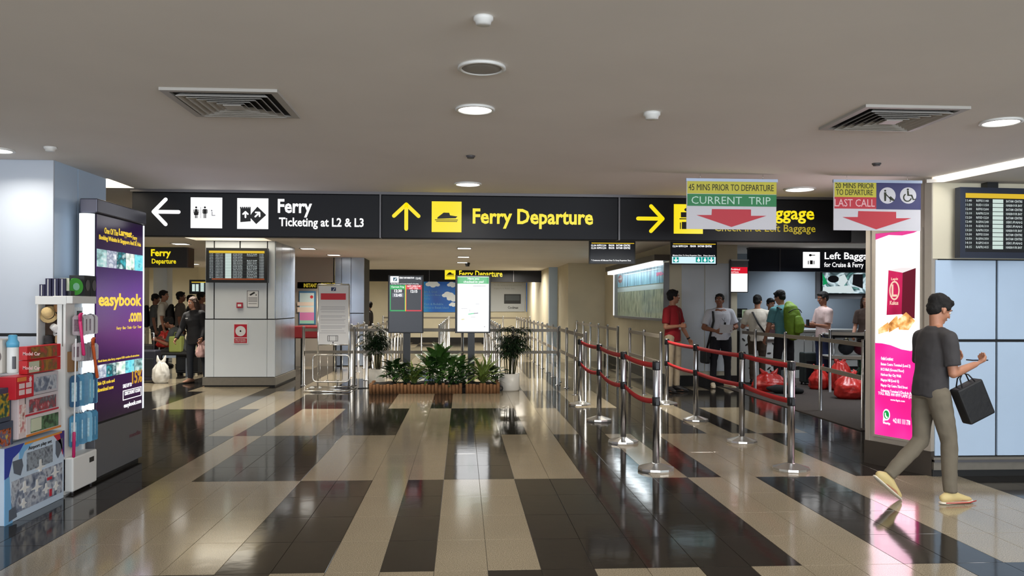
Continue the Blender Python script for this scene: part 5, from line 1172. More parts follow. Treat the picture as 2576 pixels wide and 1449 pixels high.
MB().m(M_wht).box((-3.2, ya_, 1.5), (-3.05, yb2, 1.56), .004).build('header', rk)
for k, z in enumerate((.35, .64, .95, 1.2)):
    for i in range(8):
        y = ya_ + .24 + i * .035; 
        if y < yb2 - .03: MB().m(M_wht).box((-3.15, y, z + .02), (-3.144, y + .015, z + .27)).build('slat', rk)
for z0, z1 in ((1.35, 1.44), (1.18, 1.25)): MB().m(M_ink).box((-3.15, ya_ + .28, z0), (-3.14, yb2 - .06, z1)).build('dark_window', rk)
def hang(x, y, z, w_, h_, th, m1, m2, label, group, jag=0.0, rot=0):
    t = root('hanging_pack', label, 'packaged goods', (x, y, z), group, rot)
    b = MB().m(random.choice(m1) if isinstance(m1, list) else m1); b.prism([V(q) for q in ((-w_ / 2, 0, -.02), (-.02, 0, 0), (.02, 0, 0), (w_ / 2, 0, -.02), (w_ / 2, 0, -h_), (w_ / 2 - .01, 0, -h_ - .008), (-w_ / 2 + .01, 0, -h_ - .008), (-w_ / 2, 0, -h_))], V((0, th, 0))); b.build('pouch', t, local=True)
    b = MB().m(m2); b.box((-w_ * .36, -.003, -h_ * .85), (w_ * .2, 0, -h_ * .22)); b.build('print', t, local=True)
    b = MB().m(M_signedge); b.tube([(-.0, -.01, 0.002), (0, th + .01, 0.002)], .003, 6); b.build('hook', t, local=True)
M_gp1 = mat('pack_grey', (176, 168, 172), .45, noise_amt=.15, noise_scale=30); M_gp2 = mat('pack_grey_print', (120, 100, 110), .5, noise_amt=.3, noise_scale=60)
M_bp1 = mat('pack_blue', (70, 134, 170), .4, noise_amt=.25, noise_scale=14); M_bp2 = mat('pack_blue_print', (170, 206, 220), .45, noise_amt=.25, noise_scale=50)
M_gp1 = [M_gp1, mat('pack_grey_light', (200, 194, 196), .45), mat('pack_grey_dark', (128, 120, 126), .5)]; M_bp1 = [M_bp1, mat('pack_blue_dark', (40, 90, 130), .4), mat('pack_blue_light', (110, 170, 200), .4)]
rws = [(1.405, .15, M_gp1, M_gp2, 'grey hanging packet', 'upper row of grey packets', 7), (1.18, .13, M_gp1, M_gp2, 'grey hanging packet', 'lower row of grey packets', 7), (.93, .24, M_bp1, M_bp2, 'blue hanging packet', 'upper row of blue packets', 8), (.62, .24, M_bp1, M_bp2, 'blue hanging packet', 'lower row of blue packets', 8)]
for z, h_, m1, m2, lb, gp, n in rws:
    for k in range(n):
        y = ya_ + .05 + (yb2 - ya_ - .1) * k / (n - 1)
        hang(-3.045 + random.uniform(-.012, .012), y, z + random.uniform(-.008, .008), .07, h_, .012, m1, m2, lb + ' in the ' + gp + ' on the white rack', gp, rot=random.uniform(.55, .95))
# cabinet with a niche of hats, in front of the pillar
NC = PY(ya_ + .0); xa3, xb3 = NC.hit(92, 800)[0], NC.hit(165, 800)[0]; yc0 = ya_; yc1 = YP - .02
zn0, zn1 = NC.hit(130, 872)[1], NC.hit(130, 766)[1]; ztp = NC.hit(130, 745)[1]
cb_ = root('display_cabinet', 'white narrow cabinet with an open niche full of hats', 'cabinet', ((xa3 + xb3) / 2, (yc0 + yc1) / 2, 0))
b = MB().m(M_wht); b.box((xa3, yc0, 0), (xb3, yc1, zn0)); b.build('body', cb_)
b = MB().m(M_wht)
b.box((xa3, yc0, zn0), (xa3 + .012, yc1, zn1)); b.box((xb3 - .018, yc0, zn0), (xb3, yc1, zn1)); b.box((xa3 + .012, yc1 - .02, zn0), (xb3 - .018, yc1, zn1)); b.build('niche_sides', cb_)
MB().m(M_wht).box((xa3 - .01, yc0 - .005, zn1), (xb3 + .005, yc1, ztp), .003).build('top_board', cb_)
xm3 = (xa3 + xb3) / 2; ymn = yc0 + .075
MB().m(mat('niche_brown', (70, 52, 40), .8)).box((xa3 + .012, yc1 - .04, zn0), (xb3 - .018, yc1 - .025, zn1)).build('niche_back', cb_)
def hat(x, y, z, r, col, label, rx, ry, s=1):
    t = root('hat', label, 'hat', (x, y, z), 'hats in the niche'); t.rotation_euler = (rx, ry, 0)
    m = mat('straw_%d_%d_%d' % col, col, .8, bump=.4, bump_scale=120)
    MB().m(m).lathe([(r, 0), (r * 1.0, .004), (r * .62, .008), (r * .58, .05), (r * .5, .075), (.01, .08)], (0, 0, 0), 24, True).build('crown', t, local=True)
    MB().m(M_ink).lathe([(r * .62, .009), (r * .62, .022)], (0, 0, 0), 24, True).build('hat_band', t, local=True)
hat(xa3 + .075, ymn - .03, zn1 - .08, .07, (216, 186, 130), 'pale straw hat at the upper left of the niche', 1.2, .3)
hat(xb3 - .075, ymn - .0, zn1 - .07, .055, (150, 110, 70), 'brown hat at the top of the niche', .3, -.2)
hat(xb3 - .075, ymn - .02, zn0 + .12, .05, (222, 220, 216), 'white cloth hat on the right of the niche', .9, -.5)
hat(xa3 + .07, ymn - .02, zn0 + .01, .055, (44, 42, 44), 'black hat at the bottom left of the niche', .2, 0)
hat(xb3 - .07, ymn - .03, zn0 + .01, .045, (196, 160, 120), 'tan hat at the bottom right of the niche', .15, 0)
# boxes on top of cabinet and rack
M_nav = mat('navy_box', (34, 32, 66), .5); 
def navy(x0, x1, y0, y1, label, stripe=.5):
    a0, t0, a1, t1 = NC.bb(x0, y0, x1, y1); a1 -= .004; t = root('gift_box', label, 'box', ((a0 + a1) / 2, yc0 + .06, ztp), 'navy boxes on the cabinet top')
    MB().m(M_nav).box((a0, yc0 + .01, ztp), (a1, yc0 + .12, t0), .002, 1).build('carton', t)
    MB().m(M_wht).box((a0 + (a1 - a0) * stripe - .003, yc0 + .006, ztp + .004), (a0 + (a1 - a0) * stripe + .003, yc0 + .01, t0 - .006)).build('stripe', t)
navy(97, 112, 715, 745, 'short navy box with a white stripe, leftmost on the cabinet top', .45)
navy(112, 128, 700, 745, 'tall navy box, first of three beside the short one')
navy(129, 146, 700, 745, 'tall navy box, middle one of three')
navy(147, 164, 700, 745, 'tall navy box, third of three, next to the green disc')
t = root('round_package', 'green round packaged item on top of the rack', 'packaged goods', (-3.1, ya_ + .12, 1.56))
MB().m(mat('lime', (70, 170, 60), .4)).tube([(-3.105, ya_ + .14, 1.635), (-3.085, ya_ + .13, 1.635)], .068, 24).build('disc', t); MB().m(mat('lime_core', (150, 214, 180), .4)).tube([(-3.085, ya_ + .13, 1.635), (-3.078, ya_ + .127, 1.635)], .03, 16).build('disc_centre', t); MB().m(mat('cream_tag', (200, 206, 180), .6)).box((-3.16, ya_ + .03, 1.6), (-3.09, ya_ + .035, 1.7)).build('price_tag', t); MB().m(mat('cream_tag', (200, 206, 180), .6)).box((-3.075, ya_ + .1, 1.5), (-3.06, ya_ + .16, 1.56)).build('card', t); MB().m(M_black).box((-3.13, ya_ + .04, 1.56), (-3.08, ya_ + .1, 1.6)).build('foot', t)
for k in range(2):
    y = ya_ + .3 + k * .12; t = root('headphone_box', ('nearer' if not k else 'farther') + ' black box with a round earphone picture on the rack top', 'box', (-3.12, y, 1.56), 'headphone boxes')
    MB().m(mat('black_card', (26, 30, 34), .5)).box((-3.19, y - .055, 1.56), (-3.07, y + .055, 1.73), .002, 1).build('carton', t); MB().m(M_signedge).tube([(-3.07, y, 1.65), (-3.066, y, 1.65)], .035, 16, flat=1.3).build('picture', t)
# sticks
def stick(p0, p1, r, col, label, grip=None):
    t = root('back_scratcher', label, 'back scratcher', tuple(p1)); d = V(p1) - V(p0)
    MB().m(mat('st_%d_%d_%d' % col, col, .4)).tube([p0, V(p0) + d * .5, p1], [r, r * .8, r], 8, round_end=True).build('shaft', t)
    q = V(p0); b = MB().m(mat('st_%d_%d_%d' % (grip or col), grip or col, .4))
    if grip: b.tube([V(p1) - d * .2, p1], r * 1.8, 8, round_end=True)
    else:
        for k in (-1, 0, 1): b.tube([q, q + V((0, k * .012, .05)), q + V((.012, k * .014, .065))], [r, r * .7, r * .5], 6)
    b.build('grip' if grip else 'claw', t)
stick(V((-3.0, ya_ + .02, 1.36)), V((-2.99, ya_ + .06, 1.1)), .014, (226, 50, 120), 'pink back scratcher hanging in front of the grey packets')
stick(V((-2.99, ya_ + .22, 1.16)), V((-2.99, ya_ + .3, .9)), .014, (214, 96, 44), 'orange back scratcher hanging below the grey packets')
stick(V((-3.0, ya_ - .05, 1.22)), V((-3.046, ya_ + .02, .3)), .007, (236, 238, 240), 'long white stick with a pink grip at the front of the rack', (190, 30, 96))
MB().m(mat('kraft', (140, 104, 66), .7)).box((-3.13, ya_ + .03, .96), (-3.06, ya_ + .12, 1.12), .004).build('kraft_box', label='brown cardboard box on the rack behind the long stick', cat='box')
# shelf body carrying the toys
y5, y6 = LF.hit(-60, 1000)[0], LF.hit(156, 1180)[0]
sh = root('display_shelf', 'white stepped shelf carrying boxed toys at the left edge', 'shelf', (-3.5, (y5 + y6) / 2, 0))
ymid = LF.hit(52, 950)[0]
MB().m(M_wht).box((-3.75, 4.6, 0), (-3.22, ymid - .01, 1.02), .006).build('counter_block', sh)
MB().m(M_wht).box((-3.78, 4.58, 1.02), (-3.2, ymid, 1.05), .004).build('counter_top', sh)
MB().m(M_wht).box((-3.6, ymid, 0), (-3.21, min(y6, ya_ - .02), .52), .006).build('low_block', sh)
def toybox(px0, px1, z0, z1, col, label, x1=-3.1, dep=.22, group=None, deco=None, wm=None, name='toy_box'):
    a0, a1 = LF.hit(px0, 1000)[0], LF.hit(px1, 1000)[0]; a1 = min(a1, ya_ - .015)
    t = root(name, label, 'toy box', (x1 - dep / 2, (a0 + a1) / 2, z0), group); m = mat('tb_%d_%d_%d' % col, col, .45)
    MB().m(m).box((x1 - dep, a0, z0), (x1, a1, z1), .003, 1).build('carton', t)
    P_ = Pl((x1, 0), (0, 1))
    if wm: MB().m(wm).st(P_, a0 + (a1 - a0) * .12, z0 + (z1 - z0) * .14, a0 + (a1 - a0) * .92, z1 - (z1 - z0) * .16, 0, .003).build('window', t)
    return t, P_, a0, a1
gw = 'boxed toys stacked on the shelf'
Wg = picture('toy_window_grey', [(70, 80, 100), (120, 130, 150), (190, 196, 204), (90, 90, 110)], 16, seed=1); Wr = picture('toy_window_red', [(150, 140, 146), (90, 86, 92), (170, 60, 70), (200, 196, 200)], 18, seed=2); Wgr = picture('toy_window_green', [(34, 44, 36), (50, 74, 46), (90, 130, 90), (30, 34, 34)], 18, seed=3)
t, P_, a0, a1 = toybox(70, 156, .545, .69, (214, 206, 206), 'long toy box with a dark green window and a price label', group=gw, wm=Wgr)
MB().m(mat('cream_tag', (200, 206, 180), .6)).st(P_, a0 + .06, .575, a0 + .2, .665, .003, .006).build('price_label', t); MB().m(mat('orange_edge', (214, 130, 50), .5)).st(P_, a0, .545, a1, .56, 0, .004).build('edge_strip', t)
t, P_, a0, a1 = toybox(66, 150, .693, .83, (206, 196, 200), 'toy box with grey and red window, second above the airplane set', group=gw, wm=Wr); MB().m(mat('tb_red', (196, 40, 56), .5)).st(P_, a0, .693, a1, .705, 0, .004).build('edge_strip', t)
t, P_, a0, a1 = toybox(80, 150, .833, .985, (196, 190, 196), 'toy box with a blue grey window under the red model boxes', group=gw, wm=Wg)
t, P_, a0, a1 = toybox(50, 69, .545, .83, (216, 200, 200), 'tall white toy box with pink pictures left of the stacked window boxes', group=gw, wm=picture('toy_pink', [(226, 214, 212), (200, 120, 120), (236, 226, 220), (150, 70, 60)], 14, seed=4))
t, P_, a0, a1 = toybox(32, 78, .833, .99, (200, 22, 42), 'square red pack with four pale pictures and an orange label', x1=-3.07, dep=.12, group=gw)
b = MB().m(mat('pic_pale', (226, 200, 200), .5))
for i in range(2):
    for j in range(2): w3 = (a1 - a0); b.st(P_, a0 + w3 * (.18 + .38 * i), .86 + .045 * j, a0 + w3 * (.46 + .38 * i), .895 + .045 * j, 0, .003)
b.build('pictures', t, kind='stuff'); MB().m(mat('label_orange', (226, 130, 60), .5)).st(P_, a0 + .02, .955, a0 + (a1 - a0) * .55, .983, 0, .004).build('price_label', t)
P_star = Pl((-3.07, 0), (0, 1)); b = MB().m(mat('star_white', (240, 220, 225), .5)); cs_, cz = a1 - .05, .96
b.prism([P_star.at(cs_ + (.022 if k % 2 else .012) * math.cos(k * PI / 8), cz + (.022 if k % 2 else .012) * math.sin(k * PI / 8), .003) for k in range(16)], P_star.n * -.003); b.build('star', t)
# red model boxes with a lettered end
for k, (z0, z1, lab) in enumerate(((.992, 1.09, 'lower red model car box with white lettering on its end'), (1.093, 1.19, 'upper red model car box with white lettering on its end'))):
    a0 = LF.hit(72, 900)[0] + .02 * k * 0; a1 = min(LF.hit(156, 900)[0], ya_ - .015); EN = Pl((0, a0), (1, 0)); xl_ = EN.hit(47, 900)[0]
    t = root('model_car_box', lab, 'toy box', (-3.2, (a0 + a1) / 2, z0), 'red model car boxes')
    MB().m(mat('model_red', (206, 16, 26), .4)).box((xl_, a0, z0), (-3.1, a1, z1), .002, 1).build('carton', t)
    b = MB().m(mat('model_text', (240, 200, 200), .5)); b.text(EN, 'Model Car', 0, 0, 0, 0, off=.001, st=(xl_ + .03, z0 + .06, xl_ + .15, z0 + .035), bold=.02); b.build('lettering', t)
    MB().m(picture('model_side%d' % k, [(90, 20, 20), (170, 120, 30), (110, 84, 40), (206, 40, 40)], 10, seed=6 + k)).st(Pl((-3.1, 0), (0, 1)), a0 + .05, z0 + .008, a1 - .06, z1 - .008, 0, .002).build('side_picture', t)
    if not k: MB().m(mat('cream_tag', (200, 206, 180), .6)).st(Pl((-3.1, 0), (0, 1)), a0 + .02, z0 + .01, a0 + .16, z1 - .01, .002, .004).build('price_label', t)
# packs of figures at the left edge
for k, (z0, z1, cs, lab) in enumerate(((.69, .92, [(20, 40, 60), (40, 90, 60), (190, 160, 40), (170, 60, 40)], 'blue and green pack of small figures at the left edge, upper one'), (.4, .685, [(20, 20, 30), (190, 90, 30), (60, 90, 130), (220, 180, 60)], 'dark pack of small coloured figures at the left edge, lower one'))):
    toybox(-40, 40 + 5 * k, z0, z1, (60, 70, 90), lab, x1=-3.12, dep=.08, group='packs of small figures', wm=picture('figures%d' % k, cs, 26, seed=12 + k, detail=1))
# airplane play set
a0, a1 = LF.hit(3, 1220)[0], min(LF.hit(154, 1180)[0], ya_ - .02); x1 = -3.07
t = root('airplane_set_box', 'large blue and white airport play set box leaning at the shelf foot', 'toy box', (x1 - .05, (a0 + a1) / 2, 0))
MB().m(mat('box_sky', (196, 214, 232), .4)).box((x1 - .1, a0, 0), (x1, a1, .52), .003, 1).build('carton', t)
P_ = Pl((x1, 0), (0, 1)); U = lambda u: a0 + (a1 - a0) * u; Wd = .52
mb_ = mat('set_blue', (40, 60, 160), .4); 
def fp(b, pts, off=.003): return b.prism([P_.at(U(u), Wd * (1 - v), off) for u, v in pts], P_.n * -off)
b = MB().m(mb_); fp(b, [(0, .0), (.3, 0), (.22, .1), (.12, .16), (.06, .38), (0, .4)]); b.m(mat('set_lightblue', (120, 180, 226), .4)); fp(b, [(0, .4), (.07, .38), (.09, .7), (.12, 1), (0, 1)], .0035); fp(b, [(.22, .1), (.3, 0), (.5, 0), (.3, .12), (.22, .3)], .0036); tagp(b.build('blue_print', t), 'blue printed sky')
b = MB().m(mat('set_navy_red', (60, 40, 120), .4)); fp(b, [(.9, 0), (1, 0), (1, .4), (.95, .2)]); b.m(mat('set_redline', (196, 40, 60), .4)); fp(b, [(.78, 0), (.9, 0), (.95, .2), (.97, .35), (.92, .18)], .004); b.m(mat('set_orange', (220, 150, 60), .4)); fp(b, [(.3, 0), (.95, 0), (.95, .025), (.3, .03)], .0045); b.build('corner_print', t)
b = MB().m(Wg); fp(b, [(.1, .46), (.96, .46), (.96, .9), (.1, .9)], .004); b.m(picture('set_window2', [(60, 66, 80), (150, 160, 170), (40, 44, 54)], 20, seed=9)); fp(b, [(.34, .15), (.78, .15), (.78, .4), (.34, .4)], .004); b.m(mat('cut_grey', (92, 100, 112), .5)); fp(b, [(.12, .2), (.26, .2), (.28, .3), (.24, .42), (.14, .36)], .004); fp(b, [(.84, .12), (.97, .1), (.97, .24), (.88, .38), (.84, .3)], .004); fp(b, [(.06, .82), (.16, .8), (.18, .95), (.06, .97)], .0055); b.build('window', t)
b = MB().m(M_wht)
for cx, cy, s_ in ((.56, .4, .07), (.3, .6, .06), (.5, .66, .07), (.82, .56, .06), (.66, .74, .05), (.28, .8, .04), (.84, .76, .04)):
    fp(b, [(cx - .1 * s_ / .07, cy + .02), (cx - .02, cy - .01), (cx - .015, cy - .1 * s_ / .07), (cx + .015, cy - .1 * s_ / .07), (cx + .02, cy - .01), (cx + .1 * s_ / .07, cy + .02), (cx + .02, cy + .03), (cx + .02, cy + .07), (cx - .02, cy + .07), (cx - .02, cy + .03)], .007)
b.build('toy_planes', t, kind='stuff')
b = MB().m(mat('set_redline', (196, 40, 60), .4)); fp(b, [(.68, .6), (.76, .6), (.76, .64), (.68, .64)], .008); fp(b, [(.72, .78), (.76, .78), (.76, .88), (.72, .88)], .008); b.build('red_vehicles', t)
b = MB().m(M_ink); b.text(P_, 'Airport play set', 0, 0, 0, 0, off=.004, st=(U(.36), Wd * .93, U(.76), Wd * .87), bold=.005); b.build('lettering', t)
# things on the counter top
q = PY(5.45); xw, _ = q.hit(32, 900)
t = root('bottle', 'white bottle with a blue cap on the white counter', 'bottle', (xw, 5.45, 1.05))
zt4 = q.hit(32, 842)[1]; h4 = zt4 - 1.05
MB().m(mat('bottle_white', (226, 226, 224), .35)).lathe([(.03, 0), (.034, .01), (.034, h4 * .66), (.03, h4 * .7)], (xw, 5.45, 1.05), 20, True).build('body', t)
MB().m(mat('cap_blue', (96, 176, 214), .4)).lathe([(.036, h4 * .68), (.037, h4 * .8), (.026, h4 * .87), (.026, h4 * .98), (.02, h4)], (xw, 5.45, 1.05), 20, True).build('cap', t)
MB().m(mat('dark_label', (90, 90, 96), .5)).box((xw + .018, 5.41, 1.08), (xw + .034, 5.425, 1.16)).build('label', t)
x2_ = q.hit(-6, 900)[0]; t = root('boxed_lamp', 'pale box with a round dark opening cut off by the left edge', 'box', (x2_, 5.45, 1.05))
MB().m(mat('pale_box', (200, 194, 186), .5)).box((x2_ - .08, 5.4, 1.05), (x2_ + .055, 5.55, 1.27), .01).build('carton', t); MB().m(mat('round_dark', (110, 100, 96), .5)).tube([(x2_ + .0, 5.4, 1.16), (x2_ + .0, 5.395, 1.16)], .05, 20).build('opening', t)
# ================================================================== waiting area at left: bench, luggage
BN = D(425, 900, 17.2)
t = root('bench', 'dark waiting bench with steel frame where the man in grey sits', 'bench', (BN.x, BN.y, 0))
MB().m(mat('bench_black', (26, 26, 28), .6)).box((BN.x - 1.3, BN.y - .05, .42), (BN.x + .55, BN.y + .42, .48), .02).build('seat', t)
MB().m(M_steel).box((BN.x - 1.3, BN.y + .1, .36), (BN.x + .55, BN.y + .2, .42)).build('beam', t)
for x in (-1.1, .35): MB().m(M_steel).box((BN.x + x, BN.y - .02, 0), (BN.x + x + .06, BN.y + .4, .36)).build('leg', t)
p = G(385, 963); suitcase((p.x - .18, p.y + .1), .5, .3, .62, (26, 28, 44), 'dark navy suitcase on the floor behind the purple lightbox', z0=0)
p = G(405, 964); plastic_bag((p.x, p.y), .3, .26, .4, mat('white_plastic', (214, 212, 206), .45, bump=.4, bump_scale=20), 'white plastic bag on the floor in front of the bench', seed=7, z0=0)
p = D(445, 885, 17.3); b = MB().m(mat('lime_bag', (150, 160, 84), .7, bump=.3, bump_scale=30)); b.box((p.x - .14, p.y - .1, .48), (p.x + .12, p.y + .12, .82), .03, 3); o = b.build('shopping_bag', label='yellow green bag on the bench behind the sitting man', cat='bag')
b = MB().m(mat('lime_bag', (150, 160, 84), .7)); b.tube([(p.x - .06, p.y, .81), (p.x - .04, p.y, .9), (p.x + .04, p.y, .9), (p.x + .06, p.y, .81)], .008, 6); b.build('handle', o, origin=o.location)
p = D(372, 880, 19.3); suitcase((p.x, p.y), .36, .24, .55, (60, 58, 60), 'grey trolley case at the far left beyond the bench', z0=0)
p = D(478, 905, 17.4); suitcase((p.x, p.y), .5, .3, .5, (20, 22, 26), 'black case beside the bench under the woman in the dark jacket', z0=0, handle=False)
# ================================================================== people
M_skin = mat('skin', (176, 124, 98), .5, noise_amt=.06, noise_scale=20, sss=.0); M_skind = mat('skin_dark', (140, 92, 70), .5, noise_amt=.06, noise_scale=20)
M_hair = mat('hair_black', (14, 12, 12), .8, noise_amt=.3, noise_scale=60, bump=.5, bump_scale=120); M_hairb = mat('hair_brown', (66, 46, 36), .55, noise_amt=.3, noise_scale=60, stretch=(4, 4, .4), bump=.5, bump_scale=90)
M_eye = mat('eye_white', (220, 216, 210), .3); M_iris = mat('iris', (20, 14, 12), .2); M_lip = mat('lip', (142, 78, 70), .5)
TS = bpy.data.scenes.new('workbench'); TV = TS.view_layers[0]
def remesh(b, vox, smooth, name, m, disp=0.0, dscale=20, mats=None):
    bmesh.ops.recalc_face_normals(b.bm, faces=b.bm.faces)
    me = bpy.data.meshes.new('tmp'); b.bm.to_mesh(me); b.bm.free(); o = bpy.data.objects.new('tmp', me); TS.collection.objects.link(o)
    r = o.modifiers.new('r', 'REMESH'); r.mode = 'VOXEL'; r.voxel_size = vox; r.use_smooth_shade = True
    if smooth: s_ = o.modifiers.new('s', 'SMOOTH'); s_.iterations = smooth; s_.factor = .5
    ph = bpy.data.meshes.new(name); JOBS.append((o, ph, name, m, disp, dscale)); return ph
JOBS = []
def finish_jobs():
    TV.update(); dg = TV.depsgraph; users = {}
    for o in bpy.data.objects:
        if o.type == 'MESH': users.setdefault(o.data.name, []).append(o)
    for o, ph, name, m, disp, dscale in JOBS:
        me2 = bpy.data.meshes.new_from_object(o.evaluated_get(dg)); me2.materials.append(m)
        me2.polygons.foreach_set('use_smooth', [True] * len(me2.polygons))
        if disp:
            nv = len(me2.vertices); co = [0.0] * (nv * 3); nr = [0.0] * (nv * 3); me2.vertices.foreach_get('co', co); me2.vertices.foreach_get('normal', nr)
            for i in range(0, nv * 3, 3):
                f = disp * (noise.noise(V(co[i:i + 3]) * dscale) + .5 * noise.noise(V(co[i:i + 3]) * dscale * 2.3))
                co[i] += nr[i] * f; co[i + 1] += nr[i + 1] * f; co[i + 2] += nr[i + 2] * f
            me2.vertices.foreach_set('co', co); me2.update()
        for u in users.get(ph.name, []): u.data = me2
    bpy.data.batch_remove([x for job in JOBS for x in (job[0], job[0].data, job[1])] + [TS])
def fo(name, me, parent):
    o = bpy.data.objects.new(name, me); C.objects.link(o); o.parent = parent; return o
def person(label, loc, rz, H=1.7, shirt=(120, 120, 120), trousers=(40, 40, 50), skin=None, hair=None, hairstyle='short', female=False, build_=1.0, lean=0.0, side=0.0,
           arms=None, legs=None, head=(0, 0), sleeve='short', shoe=(30, 30, 32), shoe2=None, hip=None, shorts=False, vox=.009, group=None, z0=0.0, legs_on=True, shirt_len=0.0, curl=.6, barefoot=False, collar=False, shirt_m=None, palm=None):
    k = H / 1.7; skin = skin or M_skin; hair = hair or M_hair
    t = root('person', label, 'person', (loc[0], loc[1], z0), group, rz)
    B = build_; SW = (.165 if female else .185) * (1 + (B - 1) * .5)
    legs = legs or {'l': ((0, .02, -1), (0, -.03, -1)), 'r': ((0, .02, -1), (0, -.03, -1))}
    arms = arms or {'l': ((-.12, .02, -1), (-.02, .2, -1)), 'r': ((.12, .02, -1), (.02, .2, -1))}
    TH, SHN, UA, FA = .42, .42, .285, .25
    J = {}; foot = {}
    hips = V((0, 0, 0))
    for s_, sg in (('l', -1), ('r', 1)):
        h0 = hips + V((sg * .09, 0, -.02)); d1 = V(legs[s_][0]).normalized(); d2 = V(legs[s_][1]).normalized(); kn = h0 + d1 * TH; an = kn + d2 * SHN; J[s_] = (h0, kn, an); foot[s_] = legs[s_][2] if len(legs[s_]) > 2 else (0, 0)
    low = min(J['l'][2].z, J['r'][2].z); hz = (hip if hip is not None else (.085 - low)); up = V((0, 0, hz))
    for s_ in 'lr': J[s_] = tuple(q + up for q in J[s_])
    P0 = hips + up; Rl = Matrix.Rotation(-lean, 3, 'X') @ Matrix.Rotation(side, 3, 'Y')     # positive lean bends forward
    def S(x, y, z): return P0 + Rl @ V((x, y, z))
    neck = S(0, -.01, .56); hd = S(0, .015, .56) + V((0, 0, 0)) + Matrix.Rotation(head[0], 3, 'Z') @ V((0, 0, .0))
    RH = Matrix.Rotation(head[0], 3, 'Z') @ Matrix.Rotation(-lean * .3 - head[1], 3, 'X')
    HC = S(0, 0, .56) + (Rl @ V((0, .015, .115)))       # eye-level centre of the head
    def Hd(x, y, z): return HC + RH @ V((x, y, z))
    A = {}
    for s_, sg in (('l', -1), ('r', 1)):
        sh = S(sg * (SW - .008), -.01, .437); d1 = V(arms[s_][0]).normalized(); d2 = V(arms[s_][1]).normalized(); el = sh + d1 * UA; wr = el + d2 * FA; A[s_] = (sh, el, wr, d2)
    sc = Matrix.Scale(k, 4)
    # ---- body, one continuous surface
    b = MB(True); ax = Rl @ V((1, 0, 0))
    tr = [(-.06, .13, .095), (.02, .145, .1), (.12, .125, .09), (.2, .13, .092), (.32, .155, .105), (.42, .16, .1), (.48, .13, .085), (.52, .07, .065)]
    if female: tr = [(-.06, .145, .1), (.02, .15, .105), (.12, .115, .085), (.2, .11, .08), (.32, .14, .105), (.42, .14, .095), (.48, .11, .075), (.52, .06, .055)]
    def torso(b, add, z0_, z1_, fac=1.0):
        P = []; R = []
        for z, rx, ry in tr:
            if z0_ - .001 <= z <= z1_: P.append(S(0, -.005, z)); R.append(((rx * B + add) * fac, (ry * B + add) * fac))
        b.tube(P, R, 20, side=ax)
    torso(b, 0, -.1, .6)
    for s_, sg in (('l', -1), ('r', 1)): b.tube([S(sg * .03, -.012, .505), S(sg * (SW - .035), -.01, .445)], [.046, .052], 12, round_end=True)
    b.tube([S(0, -.012, .47), S(0, -.005, .53), HC + RH @ V((0, -.02, -.05))], [.062, .052, .052], 14, side=ax)
    b.ball(Hd(0, -.012, .03), (.074, .094, .088), 20, 14, RH); b.ball(Hd(0, .012, -.032), (.061, .072, .082), 18, 12, RH); b.ball(Hd(0, .05, -.085), (.034, .03, .026), 12, 8, RH)
    b.tube([Hd(0, .078, .012), Hd(0, .1, -.022), Hd(0, .1, -.034)], [.008, .013, .012], 8); b.ball(Hd(0, .068, .022), (.055, .018, .012), 10, 6, RH); b.ball(Hd(0, .076, -.06), (.026, .014, .012), 10, 6, RH)
    for sg in (-1, 1): b.ball(Hd(sg * .075, -.008, -.012), (.01, .018, .03), 8, 8, RH); b.ball(Hd(sg * .036, .055, -.03), (.022, .02, .024), 8, 6, RH)
    for s_, sg in (('l', -1), ('r', 1)):
        sh, el, wr, d2 = A[s_]
        b.tube([sh, sh.lerp(el, .35), el], [.05 * B, .047 * B, .038 * B], 12, round_end=True); b.tube([el, el.lerp(wr, .3), wr], [.039 * B, .038 * B, .025], 12, round_end=True)
        # hand: palm, four unequal fingers, thumb
        pn = V((palm or {}).get(s_, (-sg, 0, -.15))); f = d2.copy(); pn = (pn - f * pn.dot(f)).normalized(); w_ = f.cross(pn).normalized()
        th_side = w_ if w_.dot(V((0, 1, .6))) > 0 else -w_
        pc = wr + f * .05
        b.tube([wr, wr + f * .03, wr + f * .085], [(.026, .018), (.037, .015), (.04, .013)], 12, side=w_, round_end=True)
        for q, (off, ln) in enumerate(((.032, .07), (.011, .08), (-.011, .075), (-.032, .06))):
            base = wr + f * .078 + th_side * off; c1_ = curl; a1_ = f * math.cos(c1_) + pn * math.sin(c1_); a2_ = f * math.cos(c1_ * 2.1) + pn * math.sin(c1_ * 2.1)
            p1_ = base + a1_ * ln * .5; b.tube([base, p1_, p1_ + a2_ * ln * .5], [.0095, .009, .0075], 8, round_end=True)
        tb = wr + f * .03 + th_side * .03; td = (th_side * .8 + f * .7 + pn * .45).normalized(); te = tb + td * .035; b.tube([tb, te, te + (f * .8 + pn * .6 + th_side * .1).normalized() * .032], [.012, .011, .009], 8, round_end=True)
        h0, kn, an = J[s_]
        if legs_on:
            b.tube([h0 + V((0, 0, .02)), h0.lerp(kn, .4), kn], [.078 * B, .068 * B, .048], 14, round_end=True); b.tube([kn, kn.lerp(an, .3), an], [.05, .05, .034], 12, round_end=True)
            fa, fp_ = foot[s_]; Rf = Matrix.Rotation(fa, 3, 'Z') @ Matrix.Rotation(fp_, 3, 'X')
            b.tube([an + Rf @ V((0, -.04, -.04)), an + Rf @ V((0, .02, -.04)), an + Rf @ V((0, .12, -.055)), an + Rf @ V((0, .16, -.06))], [(.03, .028), (.034, .03), (.042, .018), (.032, .014)], 12, side=Rf @ V((1, 0, 0)), round_end=True)
    for v in b.bm.verts: v.co *= k
    fo('body', remesh(b, vox, 2, 'body', skin), t)
